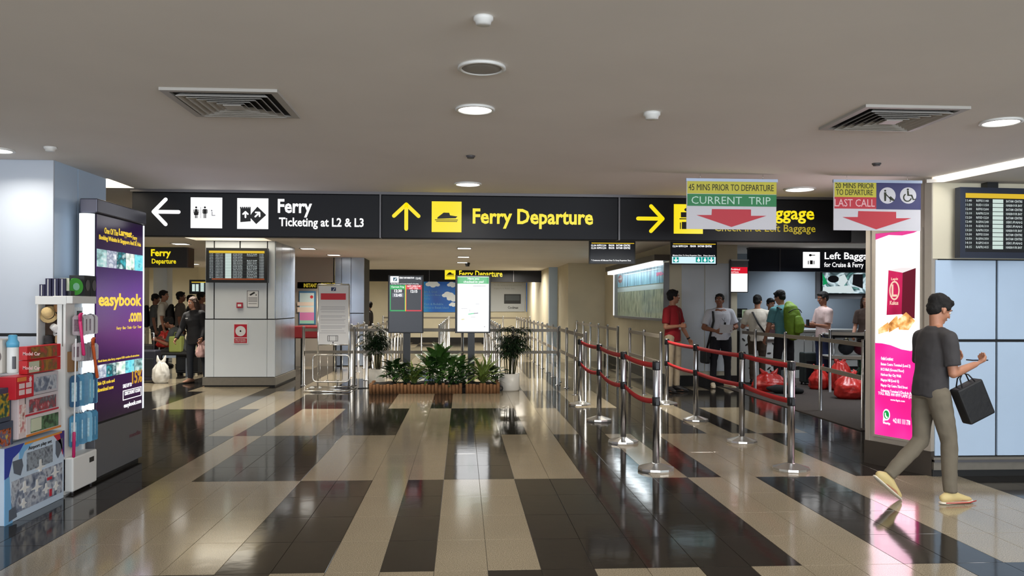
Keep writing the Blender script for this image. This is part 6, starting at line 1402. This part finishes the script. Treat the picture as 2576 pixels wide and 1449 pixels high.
    # ---- face details
    for sg in (-1, 1):
        e = MB(True).m(M_eye); e.ball(Hd(sg * .029, .0745, .002) * k, .0115 * k, 10, 8); e.m(M_iris); e.ball(Hd(sg * .029, .0825, .002) * k, .0062 * k, 8, 6); e.build('eye', t, local=True)
        e = MB(True).m(hair); e.tube([Hd(sg * .014, .086, .024) * k, Hd(sg * .03, .086, .029) * k, Hd(sg * .047, .074, .024) * k], [.003 * k, .0045 * k, .0025 * k], 6); e.build('eyebrow', t, local=True)
    e = MB(True).m(M_lip); e.tube([Hd(-.022, .083, -.06) * k, Hd(0, .091, -.058) * k, Hd(.022, .083, -.06) * k], [.002 * k, .005 * k, .002 * k], 8); e.build('mouth', t, local=True)
    # ---- hair
    b = MB(True)
    b.ball(Hd(0, -.024, .052), (.083, .1, .08), 20, 14, RH); b.ball(Hd(0, -.052, .0), (.074, .062, .075), 16, 10, RH)
    for sg in (-1, 1): b.ball(Hd(sg * .066, .0, .03), (.018, .05, .036), 10, 8, RH)
    if hairstyle in ('short', 'fringe'):
        b.tube([Hd(-.05, .048, .085), Hd(0, .06, .092), Hd(.05, .048, .085)], [.018, .021, .018], 10, round_end=True)
    if hairstyle == 'fringe': b.tube([Hd(-.05, .058, .07), Hd(0, .07, .074), Hd(.05, .058, .07)], [.012, .014, .012], 10, round_end=True)
    if hairstyle == 'long':
        b.tube([Hd(0, -.06, .04), Hd(0, -.085, -.1), S(0, -.12, .4), S(0, -.13, .28)], [(.085, .06), (.095, .06), (.11, .045), (.07, .03)], 16, side=RH @ V((1, 0, 0)), round_end=True)
        for sg in (-1, 1): b.tube([Hd(sg * .07, 0, .03), Hd(sg * .082, -.01, -.06), Hd(sg * .09, -.03, -.16)], [(.03, .03), (.03, .035), (.02, .02)], 10, round_end=True)
    for v in b.bm.verts: v.co *= k
    fo('hair', remesh(b, .008, 1, 'hair', hair, .006, 40), t)
    # ---- shirt
    b = MB(True); lo = -.06 - shirt_len
    P = [S(0, -.005, z) for z in (lo, .02, .12, .2, .32, .42, .475, .498, .52, .53)]
    base = {z: (rx, ry) for z, rx, ry in tr}
    loose = .022
    rr = [(tr[0][1] * B + .03, tr[0][2] * B + .03), (tr[1][1] * B + .022, tr[1][2] * B + .024), (tr[2][1] * B + .028, tr[2][2] * B + .03), (tr[3][1] * B + .026, tr[3][2] * B + .028), (tr[4][1] * B + .02, tr[4][2] * B + .022), (tr[5][1] * B + .014, tr[5][2] * B + .016), (tr[6][1] * B + .02, tr[6][2] + .02), (.112, .092), (.084, .08), (.068, .068)]
    b.tube(P, rr, 22, side=ax)
    for s_, sg in (('l', -1), ('r', 1)):
        sh, el, wr, d2 = A[s_]
        b.tube([S(sg * .035, -.012, .492), S(sg * (SW - .04), -.01, .44)], [.054, .068 * B], 12, round_end=True); b.ball(sh, .067 * B, 12, 8)
        if sleeve == 'none': continue
        if sleeve == 'long': b.tube([sh, sh.lerp(el, .4), el, el.lerp(wr, .5), wr + d2 * -.005], [.068 * B, .062 * B, .054 * B, .048, .038], 12)
        else: b.tube([sh, sh.lerp(el, .35), sh.lerp(el, .78)], [.068 * B, .068 * B, .066 * B], 12)
    for v in b.bm.verts: v.co *= k
    sm_ = shirt_m or mat('cloth_%d_%d_%d' % shirt, shirt, .85, bump=.35, bump_scale=14, noise_amt=.08, noise_scale=10)
    fo('shirt', remesh(b, .011, 2, 'shirt', sm_, .005, 9), t)
    if collar:
        b = MB(True).m(sm_); b.tube([(S(.062 * math.cos(a), -.012 + .06 * math.sin(a), .505 - .018 * math.sin(a))) * k for a in [2 * PI * i / 16 for i in range(16)]], [.011 * k] * 16, 6, closed=True); b.build('collar', t, local=True)
    # ---- trousers and shoes
    if legs_on:
        b = MB(True); b.tube([S(0, -.005, .05), S(0, -.005, 0), S(0, -.005, -.07)], [(.148 * B, .112 * B), (.156 * B, .118 * B), (.135 * B, .1 * B)], 20, side=ax)
        for s_ in 'lr':
            h0, kn, an = J[s_]
            if shorts: b.tube([h0, h0.lerp(kn, .5), kn.lerp(an, .05)], [.095 * B, .09 * B, .082], 14, round_end=False)
            else:
                b.tube([h0, h0.lerp(kn, .5), kn], [.094 * B, .083 * B, .066], 14, round_end=True); b.tube([kn, kn.lerp(an, .5), an.lerp(kn, .02)], [.067, .062, .055], 14)
        for v in b.bm.verts: v.co *= k
        fo('trousers', remesh(b, .012, 2, 'trousers', mat('cloth_%d_%d_%d' % trousers, trousers, .9, bump=.4, bump_scale=12, noise_amt=.08, noise_scale=10), .005, 11), t)
        if not barefoot:
            ms = mat('shoe_%d_%d_%d' % shoe, shoe, .6); mso = mat('sole_%d_%d_%d' % (shoe2 or (24, 24, 26)), shoe2 or (24, 24, 26), .6)
            for s_ in 'lr':
                an = J[s_][2]; fa, fp_ = foot[s_]; Rf = Matrix.Rotation(fa, 3, 'Z') @ Matrix.Rotation(fp_, 3, 'X'); X_ = Rf @ V((1, 0, 0)); F_ = lambda y, z: an + Rf @ V((0, y, z))
                b = MB(True); b.tube([F_(-.065, -.035), F_(-.03, -.028), F_(.02, -.02), F_(.08, -.035), F_(.15, -.048), F_(.19, -.054)], [(.034, .034), (.04, .046), (.043, .05), (.045, .036), (.042, .024), (.03, .018)], 14, side=X_, round_end=True); b.tube([F_(0, -.03), F_(-.005, .01)], [(.036, .045), (.036, .045)], 12, side=X_)
                for v in b.bm.verts: v.co *= k
                so = fo('shoe', remesh(b, .009, 2, 'shoe', ms), t)
                b = MB(True).m(mso); b.tube([F_(-.09, -.072) * k, F_(-.05, -.074) * k, F_(.05, -.074) * k, F_(.14, -.074) * k, F_(.215, -.07) * k], [(.026 * k, .011 * k), (.04 * k, .012 * k), (.041 * k, .011 * k), (.045 * k, .011 * k), (.024 * k, .009 * k)], 14, side=X_, round_end=True); b.build('sole', so, local=True)
    return t, dict(S=lambda x, y, z: S(x, y, z) * k, Hd=lambda x, y, z: Hd(x, y, z) * k, A={s_: tuple(q * k for q in A[s_][:3]) for s_ in A}, J={s_: tuple(q * k for q in J[s_]) for s_ in J}, k=k)
def strap(t, pts, m, w_=.02, name='strap', th=.004):
    b = MB(True).m(m); b.tube(pts, [(w_, th)] * len(pts), 8, side=None); return b.build(name, t, local=True)
def to_world(t, p): return Matrix.Rotation(t.rotation_euler.z, 3, 'Z') @ V(p) + t.location
# walking man, foreground right
p = G(2340, 1262)
t, I = person('man in a dark grey shirt walking past the lit panel, looking at his hands', (p.x, p.y), -PI / 2 + .1, 1.57, (58, 56, 58), (112, 104, 90), lean=.1, head=(0, .38), vox=.0065, hairstyle='fringe',
    legs={'r': ((.0, .26, -1), (0, .02, -1), (.1, 0)), 'l': ((0, -.06, -1), (0, -.95, -.9), (0, -.7))}, arms={'r': ((.08, .08, -1), (-.2, 1, .3)), 'l': ((-.08, .06, -1), (.25, 1, .34))}, shoe=(206, 186, 130), shoe2=(222, 214, 196), curl=.75, palm={'r': (-.3, 0, 1), 'l': (.3, 0, 1)})
hr = I['A']['r'][2]; hp = (I['A']['r'][2] + I['A']['l'][2]) / 2
w0 = to_world(t, hp + V((0, .13, .015)))
q = root('mobile_phone', 'phone held in both hands by the walking man', 'phone', tuple(w0), None, t.rotation_euler.z)
MB().m(M_black).box((-.036, -.07, 0), (.036, .07, .009), .003).build('casing', q, local=True); MB().m(glow('phone_screen', (120, 150, 190), .8)).box((-.032, -.062, .009), (.032, .062, .0095)).build('display', q, local=True)
w0 = to_world(t, I['A']['r'][1].lerp(hr, .42) + V((.0, .0, -.035)))
q = root('shopping_bag', 'black bag hanging from the arm of the walking man', 'bag', tuple(w0), None, t.rotation_euler.z)
mbk = mat('black_bag', (22, 23, 26), .6, bump=.3, bump_scale=20); Rb = Matrix.Rotation(.42, 4, 'X')
q.scale = (.86, .86, .86)
b = MB(True).m(mbk); b.box((-.06, -.14, -.42), (.06, .12, -.09), .015, 2, M=Rb); b.build('body', q, local=True)
b = MB(True).m(mbk); 
for x in (-.04, .04): b.tube([Rb @ V((x, -.08, -.1)), Rb @ V((x * .4, -.05, -.02)), V((0, 0, .012)), Rb @ V((x * .4, .04, -.02)), Rb @ V((x, .06, -.1))], .006, 6)
b.build('handle', q, local=True)
b = MB(True).m(mat('shoe_stripe', (190, 60, 50), .6)); an = I['J']['r'][2]; b.tube([an + V((.041, -.06, -.062)), an + V((.046, .05, -.063)), an + V((.046, .13, -.063)), an + V((.01, .215, -.06))], .004, 6); b.build('red_stripe', t, local=True)
# man in the red shirt
p = G(1692, 985)
t, I = person('young man in a dark red polo shirt and beige trousers beside the belt posts', (p.x, p.y), PI + .75, 1.74, (150, 24, 34), (186, 168, 142), head=(-1.15 + 2.0, 0), vox=.008, collar=True,
    arms={'r': ((.2, .05, -1), (-.75, .7, .1)), 'l': ((-.32, .1, -1), (-.35, .35, -.9))}, legs={'l': ((-.06, .02, -1), (0, -.02, -1), (.2, 0)), 'r': ((.04, .02, -1), (0, -.02, -1), (-.5, 0))}, shoe=(24, 22, 24), shirt_len=.03)
ln = strap(t, [I['S'](-.05, .07, .49), I['S'](-.03, .128, .38), I['S'](0, .14, .22), I['S'](.03, .128, .38), I['S'](.05, .07, .49)], mat('lanyard_brown', (120, 60, 50), .7), .006, 'lanyard', .003); MB().m(M_paper).box(tuple(I['S'](-.03, .138, .12)), tuple(I['S'](.03, .144, .21))).build('badge', t, local=True)
b = MB(True).m(M_black); wr = I['A']['l'][2]; dv = (wr - I['A']['l'][1]).normalized(); b.tube([wr - dv * .03, wr - dv * .005], .032, 12); b.build('wristwatch', t, local=True)
# man in the white shirt
p = G(1812, 975)
t, I = person('stout man in a white short-sleeved shirt and black trousers reading from a paper', (p.x, p.y), PI + .05, 1.69, (212, 214, 222), (22, 22, 30), skin=M_skind, build_=1.22, head=(-.55, -.12), vox=.008, collar=True, side=.04,
    arms={'r': ((.42, .1, -1), (-.62, .72, -.22)), 'l': ((-.42, .1, -1), (.55, .8, -.1))}, legs={'l': ((-.1, .02, -1), (-.03, -.02, -1), (.35, 0)), 'r': ((.1, .02, -1), (.03, -.02, -1), (-.25, 0))}, shoe=(214, 200, 176), shoe2=(190, 180, 160))
M_strapb = mat('strap_black', (24, 22, 22), .7)
strap(t, [I['S'](-.1, .04, .5), I['S'](-.02, .175, .28), I['S'](.1, .04, .5)], M_strapb, .006, 'lanyard', .003); MB().m(M_black).box(tuple(I['S'](-.045, .17, .2)), tuple(I['S'](-.01, .178, .27))).build('badge', t, local=True)
strap(t, [I['S'](.13, -.05, .5), I['S'](.16, .09, .47), I['S'](.18, .16, .3), I['S'](.25, .08, -.05), I['S'](.27, 0, -.22)], M_strapb, .02, 'bag_strap', .004)
hm = (I['A']['l'][2] + I['A']['r'][2]) / 2; q = root('paper_sheet', 'white sheet of paper held by the man in the white shirt', 'paper', tuple(to_world(t, hm + V((0, .1, .02)))), None, t.rotation_euler.z)
b = MB().m(M_paper); b.box((-.12, -.003, -.08), (.12, .0, .08), M=Matrix.Rotation(-.35, 4, 'X')); b.build('sheet', q, local=True)
q = root('shoulder_bag', 'black shoulder bag hanging at the hip of the man in the white shirt', 'bag', tuple(to_world(t, I['S'](.31, -.0, -.36))), None, t.rotation_euler.z)
b = MB(True).m(mbk); b.box((-.05, -.15, -.12), (.05, .15, .12), .03, 3); b.build('body', q, local=True); b = MB(True).m(mbk); b.box((-.055, -.155, .0), (-.03, .155, .13), .01); b.build('flap', q, local=True)
b = MB(True).m(M_black); wr = I['A']['l'][2]; dv = (wr - I['A']['l'][1]).normalized(); b.tube([wr - dv * .03, wr - dv * .005], .034, 12); b.build('wristwatch', t, local=True)
# man with shoulder strap, back turned
zb = .012
p = D(1905, 963, 15.6); t, I = person('man in a cream tee with a black strap across his back at the counter', (p.x, p.y), -.25, 1.66, (204, 196, 182), (78, 66, 54), build_=1.08, head=(-.35, .15), shorts=False, arms={'l': ((-.35, .25, -1), (.3, 1, .1)), 'r': ((.35, .25, -1), (-.3, 1, -.2))}, z0=zb, shirt_len=.04)
strap(t, [I['S'](-.11, .02, .5), I['S'](-.1, -.11, .46), I['S'](0, -.165, .24), I['S'](.15, -.1, .04), I['S'](.17, 0, .0)], M_strapb, .018, 'shoulder_strap', .004)
# man behind the counter
p = D(1938, 900, 16.75); person('clerk with short hair facing the customers behind the counter', (p.x, p.y), PI, 1.62, (90, 60, 66), (30, 30, 36), head=(.1, .2), vox=.01, z0=0)
# man with the green backpack
p = D(1972, 978, 14.75); t, I = person('man in a teal shirt with a green backpack leaning on the counter', (p.x, p.y), .35, 1.75, (92, 150, 156), (22, 22, 26), lean=.16, head=(.3, .25), hairstyle='short', build_=1.05, z0=zb,
    arms={'l': ((-.25, .15, -1), (.05, .5, -1)), 'r': ((.25, .2, -1), (-.2, .9, -.1))}, legs={'l': ((-.12, .05, -1), (-.03, -.1, -1), (0, 0)), 'r': ((.1, -.02, -1), (.05, -.08, -1), (-.2, 0))}, sleeve='short')
Mg = mat('backpack_green', (112, 146, 34), .7, bump=.4, bump_scale=18, noise_amt=.12); Mgd = mat('backpack_dark', (30, 34, 30), .7)
q = root('backpack', 'large bright green backpack on the back of the man in teal', 'backpack', tuple(to_world(t, I['S'](0, -.2, .0))), None, t.rotation_euler.z)
Rk = Matrix.Rotation(-.16, 4, 'X')
b = MB(True); b.tube([Rk @ V((0, -.02, -.03)), Rk @ V((0, -.04, .1)), Rk @ V((0, -.05, .3)), Rk @ V((0, -.03, .46)), Rk @ V((0, 0, .52))], [(.13, .09), (.16, .13), (.165, .13), (.14, .1), (.09, .07)], 20, side=(1, 0, 0), round_end=True); o = fo('main_sack', remesh(b, .014, 2, 'main_sack', Mg, .006, 12), q)
b = MB(True); b.tube([Rk @ V((.02, -.15, .02)), Rk @ V((.02, -.19, .14)), Rk @ V((.02, -.17, .26))], [(.1, .04), (.11, .05), (.09, .04)], 16, side=(1, 0, 0), round_end=True); fo('front_pocket', remesh(b, .012, 2, 'front_pocket', Mg, .004, 14), q)
b = MB(True).m(Mgd); b.tube([Rk @ V((x / 10 * .15, -.13 - .05 * (1 - (x / 10) ** 2), .36 + .06 * (1 - (x / 10) ** 2))) for x in range(-10, 11, 2)], .007, 6); b.build('zip', q, local=True)
b = MB(True).m(Mgd)
b.tube([Rk @ V((-.13, .06, .44)), Rk @ V((-.14, .12, .5)), Rk @ V((-.15, .22, .46))], [(.03, .01)] * 3, 8); b.tube([Rk @ V((.13, .06, .44)), Rk @ V((.14, .12, .5)), Rk @ V((.15, .22, .46))], [(.03, .01)] * 3, 8); b.build('shoulder_straps', q, local=True)
b = MB(True).m(Mgd); b.tube([Rk @ V((.15, -.02, .05)), Rk @ V((.16, -.03, .25)), Rk @ V((.15, -.02, .4))], [(.02, .07)] * 3, 10); b.build('side_pocket', q, local=True)
# man in the pink shirt
p = D(2070, 966, 15.2); t, I = person('man in a pale pink shirt facing left and holding a phone', (p.x, p.y), PI / 2 + .15, 1.72, (196, 172, 168), (40, 50, 84), skin=M_skind, head=(0, .22), collar=True, z0=zb, arms={'r': ((.12, .2, -1), (-.15, 1, .05)), 'l': ((-.12, .15, -1), (.1, 1, .15))}, shirt_len=.05)
w0 = to_world(t, I['A']['l'][2] + V((.02, .14, .03))); q = root('wallet_phone', 'dark wallet phone held by the man in the pink shirt', 'phone', tuple(w0), None, t.rotation_euler.z); MB(True).m(M_black).box((-.04, -.01, -.05), (.04, .01, .07), .004).build('casing', q, local=True)
strap(t, [I['S'](0, -.12, .48), I['S'](.12, -.16, .2), I['S'](.2, -.1, -.1)], mat('strap_grey', (130, 130, 134), .7), .01, 'bag_strap', .003)
# woman with long brown hair
p = D(2178, 960, 16.1); t, I = person('woman with long brown hair standing partly hidden by the grey pillar', (p.x, p.y), PI / 2 + .9, 1.68, (84, 66, 58), (60, 56, 54), hair=M_hairb, hairstyle='long', female=True, z0=zb, arms={'r': ((.15, .1, -1), (0, .7, -.6)), 'l': ((-.15, .1, -1), (0, .7, -.6))})
w0 = to_world(t, I['A']['r'][2] + V((.1, .06, -.15))); q = root('handbag', 'cream handbag on the arm of the woman with long hair', 'bag', tuple(w0), None, t.rotation_euler.z); mcr = mat('cream_bag', (206, 194, 158), .7, bump=.3, bump_scale=20)
b = MB(True).m(mcr); b.box((-.06, -.15, -.22), (.06, .15, 0), .03, 3); b.build('body', q, local=True); b = MB(True).m(mcr); b.tube([(0, -.1, -.02), (0, -.06, .16), (0, .06, .16), (0, .1, -.02)], .01, 8); b.build('handle', q, local=True)
# ---- waiting area at left
p = D(492, 965, 15.55); t, I = person('woman in a black jacket and dark jeans leaning beside the middle pillar', (p.x, p.y), PI - .25, 1.6, (22, 22, 27), (36, 40, 48), hair=M_hairb, hairstyle='long', female=True, build_=1.12, sleeve='long', side=.1, head=(-.25, .1), shoe=(150, 110, 90), shirt_len=.1,
    arms={'r': ((.35, .1, -1), (.1, .6, -.8)), 'l': ((-.3, 0, -1), (-.05, .6, -.9))}, legs={'l': ((-.25, .02, -1), (-.12, -.02, -1), (.3, 0)), 'r': ((.05, .05, -1), (0, -.05, -1), (-.2, 0))})
b = MB(True).m(M_paper); b.text(Pl((0, 0), (1, 0)), 'FILA', 0, 0, 0, 0, st=(0, .0, .001, .001)) if False else b.box(tuple(I['S'](.05, .142, .36)), tuple(I['S'](.1, .15, .385))); b.build('chest_logo', t, local=True)
p = D(508, 900, 15.5); plastic_bag((p.x + .02, p.y - .1), .2, .18, .24, mat('pink_plastic', (224, 180, 176), .45, bump=.4, bump_scale=22), 'pale plastic carrier bag hanging beside the middle pillar edge', seed=8, z0=.5)
p = D(440, 900, 17.0); t, I = person('man in a grey tee sitting on the bench and leaning forward', (BN.x + .22, BN.y + .28), PI / 2, 1.68, (64, 68, 70), (34, 32, 34), hip=.53, lean=.5, head=(0, .2), skin=M_skind, vox=.01,
    legs={'l': ((-.1, 1, -.05), (0, .15, -1), (.1, 0)), 'r': ((.1, 1, -.0), (0, .1, -1), (-.1, 0))}, arms={'l': ((-.1, .35, -1), (.15, .9, .35)), 'r': ((.1, .3, -1), (-.15, .9, .4))})
QY = 19.6
for px, lab, sh_, tr_, kw in ((390, 'man in a grey tee with a black backpack, leftmost of the queue', (84, 86, 88), (40, 40, 44), dict(head=(0, .25))), (411, 'man in a white tee carrying a large red bag in the queue', (214, 210, 200), (40, 36, 34), dict(H=1.78, head=(-.3, 0))),
                              (454, 'man in a patterned grey shirt in the queue behind the sitting man', (96, 88, 84), (40, 40, 44), dict(H=1.75)), (480, 'dark haired person in the queue, farther back than the woman in black', (60, 60, 64), (30, 30, 34), dict(H=1.68)), (506, 'person in a purple grey top at the right end of the queue', (110, 96, 104), (40, 40, 44), dict(H=1.74))):
    p = D(px, 900, QY + {480: .4, 390: .6}.get(px, 0)); kw.setdefault('H', 1.7)
    t, I = person(lab, (p.x, p.y), -PI / 2 + .2, kw.pop('H'), sh_, tr_, vox=.012, group='people standing in the far left queue', skin=M_skind if px != 411 else M_skin, **kw)
    if px in (390, 454):
        q = root('backpack', ('black backpack worn by the leftmost person of the queue' if px == 390 else 'black backpack worn by the man in the patterned shirt'), 'backpack', tuple(to_world(t, I['S'](0, -.2, .05))), None, t.rotation_euler.z)
        b = MB(True); b.tube([(0, 0, 0), (0, -.03, .12), (0, -.03, .3), (0, 0, .42)], [(.12, .08), (.15, .11), (.14, .1), (.08, .06)], 16, side=(1, 0, 0), round_end=True); fo('main_sack', remesh(b, .016, 2, 'main_sack', mbk), q)
        b = MB(True).m(mbk)
        for x in (-.1, .1): b.tube([(x, .05, .38), (x, .14, .46), (x, .26, .42), (x, .3, .25)], [(.025, .008)] * 4, 8)
        b.build('shoulder_straps', q, local=True)
    if px == 411:
        w0 = to_world(t, I['A']['r'][2] + V((.0, .02, -.42))); plastic_bag((w0.x, w0.y), .38, .3, .34, M_rbag, 'large red bag hanging from the hand of the man in white', seed=11, ears=False, z0=w0.z, rz=.2)
        strap(t, [I['S'](-.1, .0, .5), I['S'](0, .13, .3), I['S'](.16, .06, .02)], M_strapb, .012, 'shoulder_strap', .004)
p = D(928, 800, 22); person('dark haired person standing far behind the railings left of the dark screen', (p.x, p.y), PI / 2, 1.55, (44, 40, 40), (30, 30, 30), vox=.012)

finish_jobs()
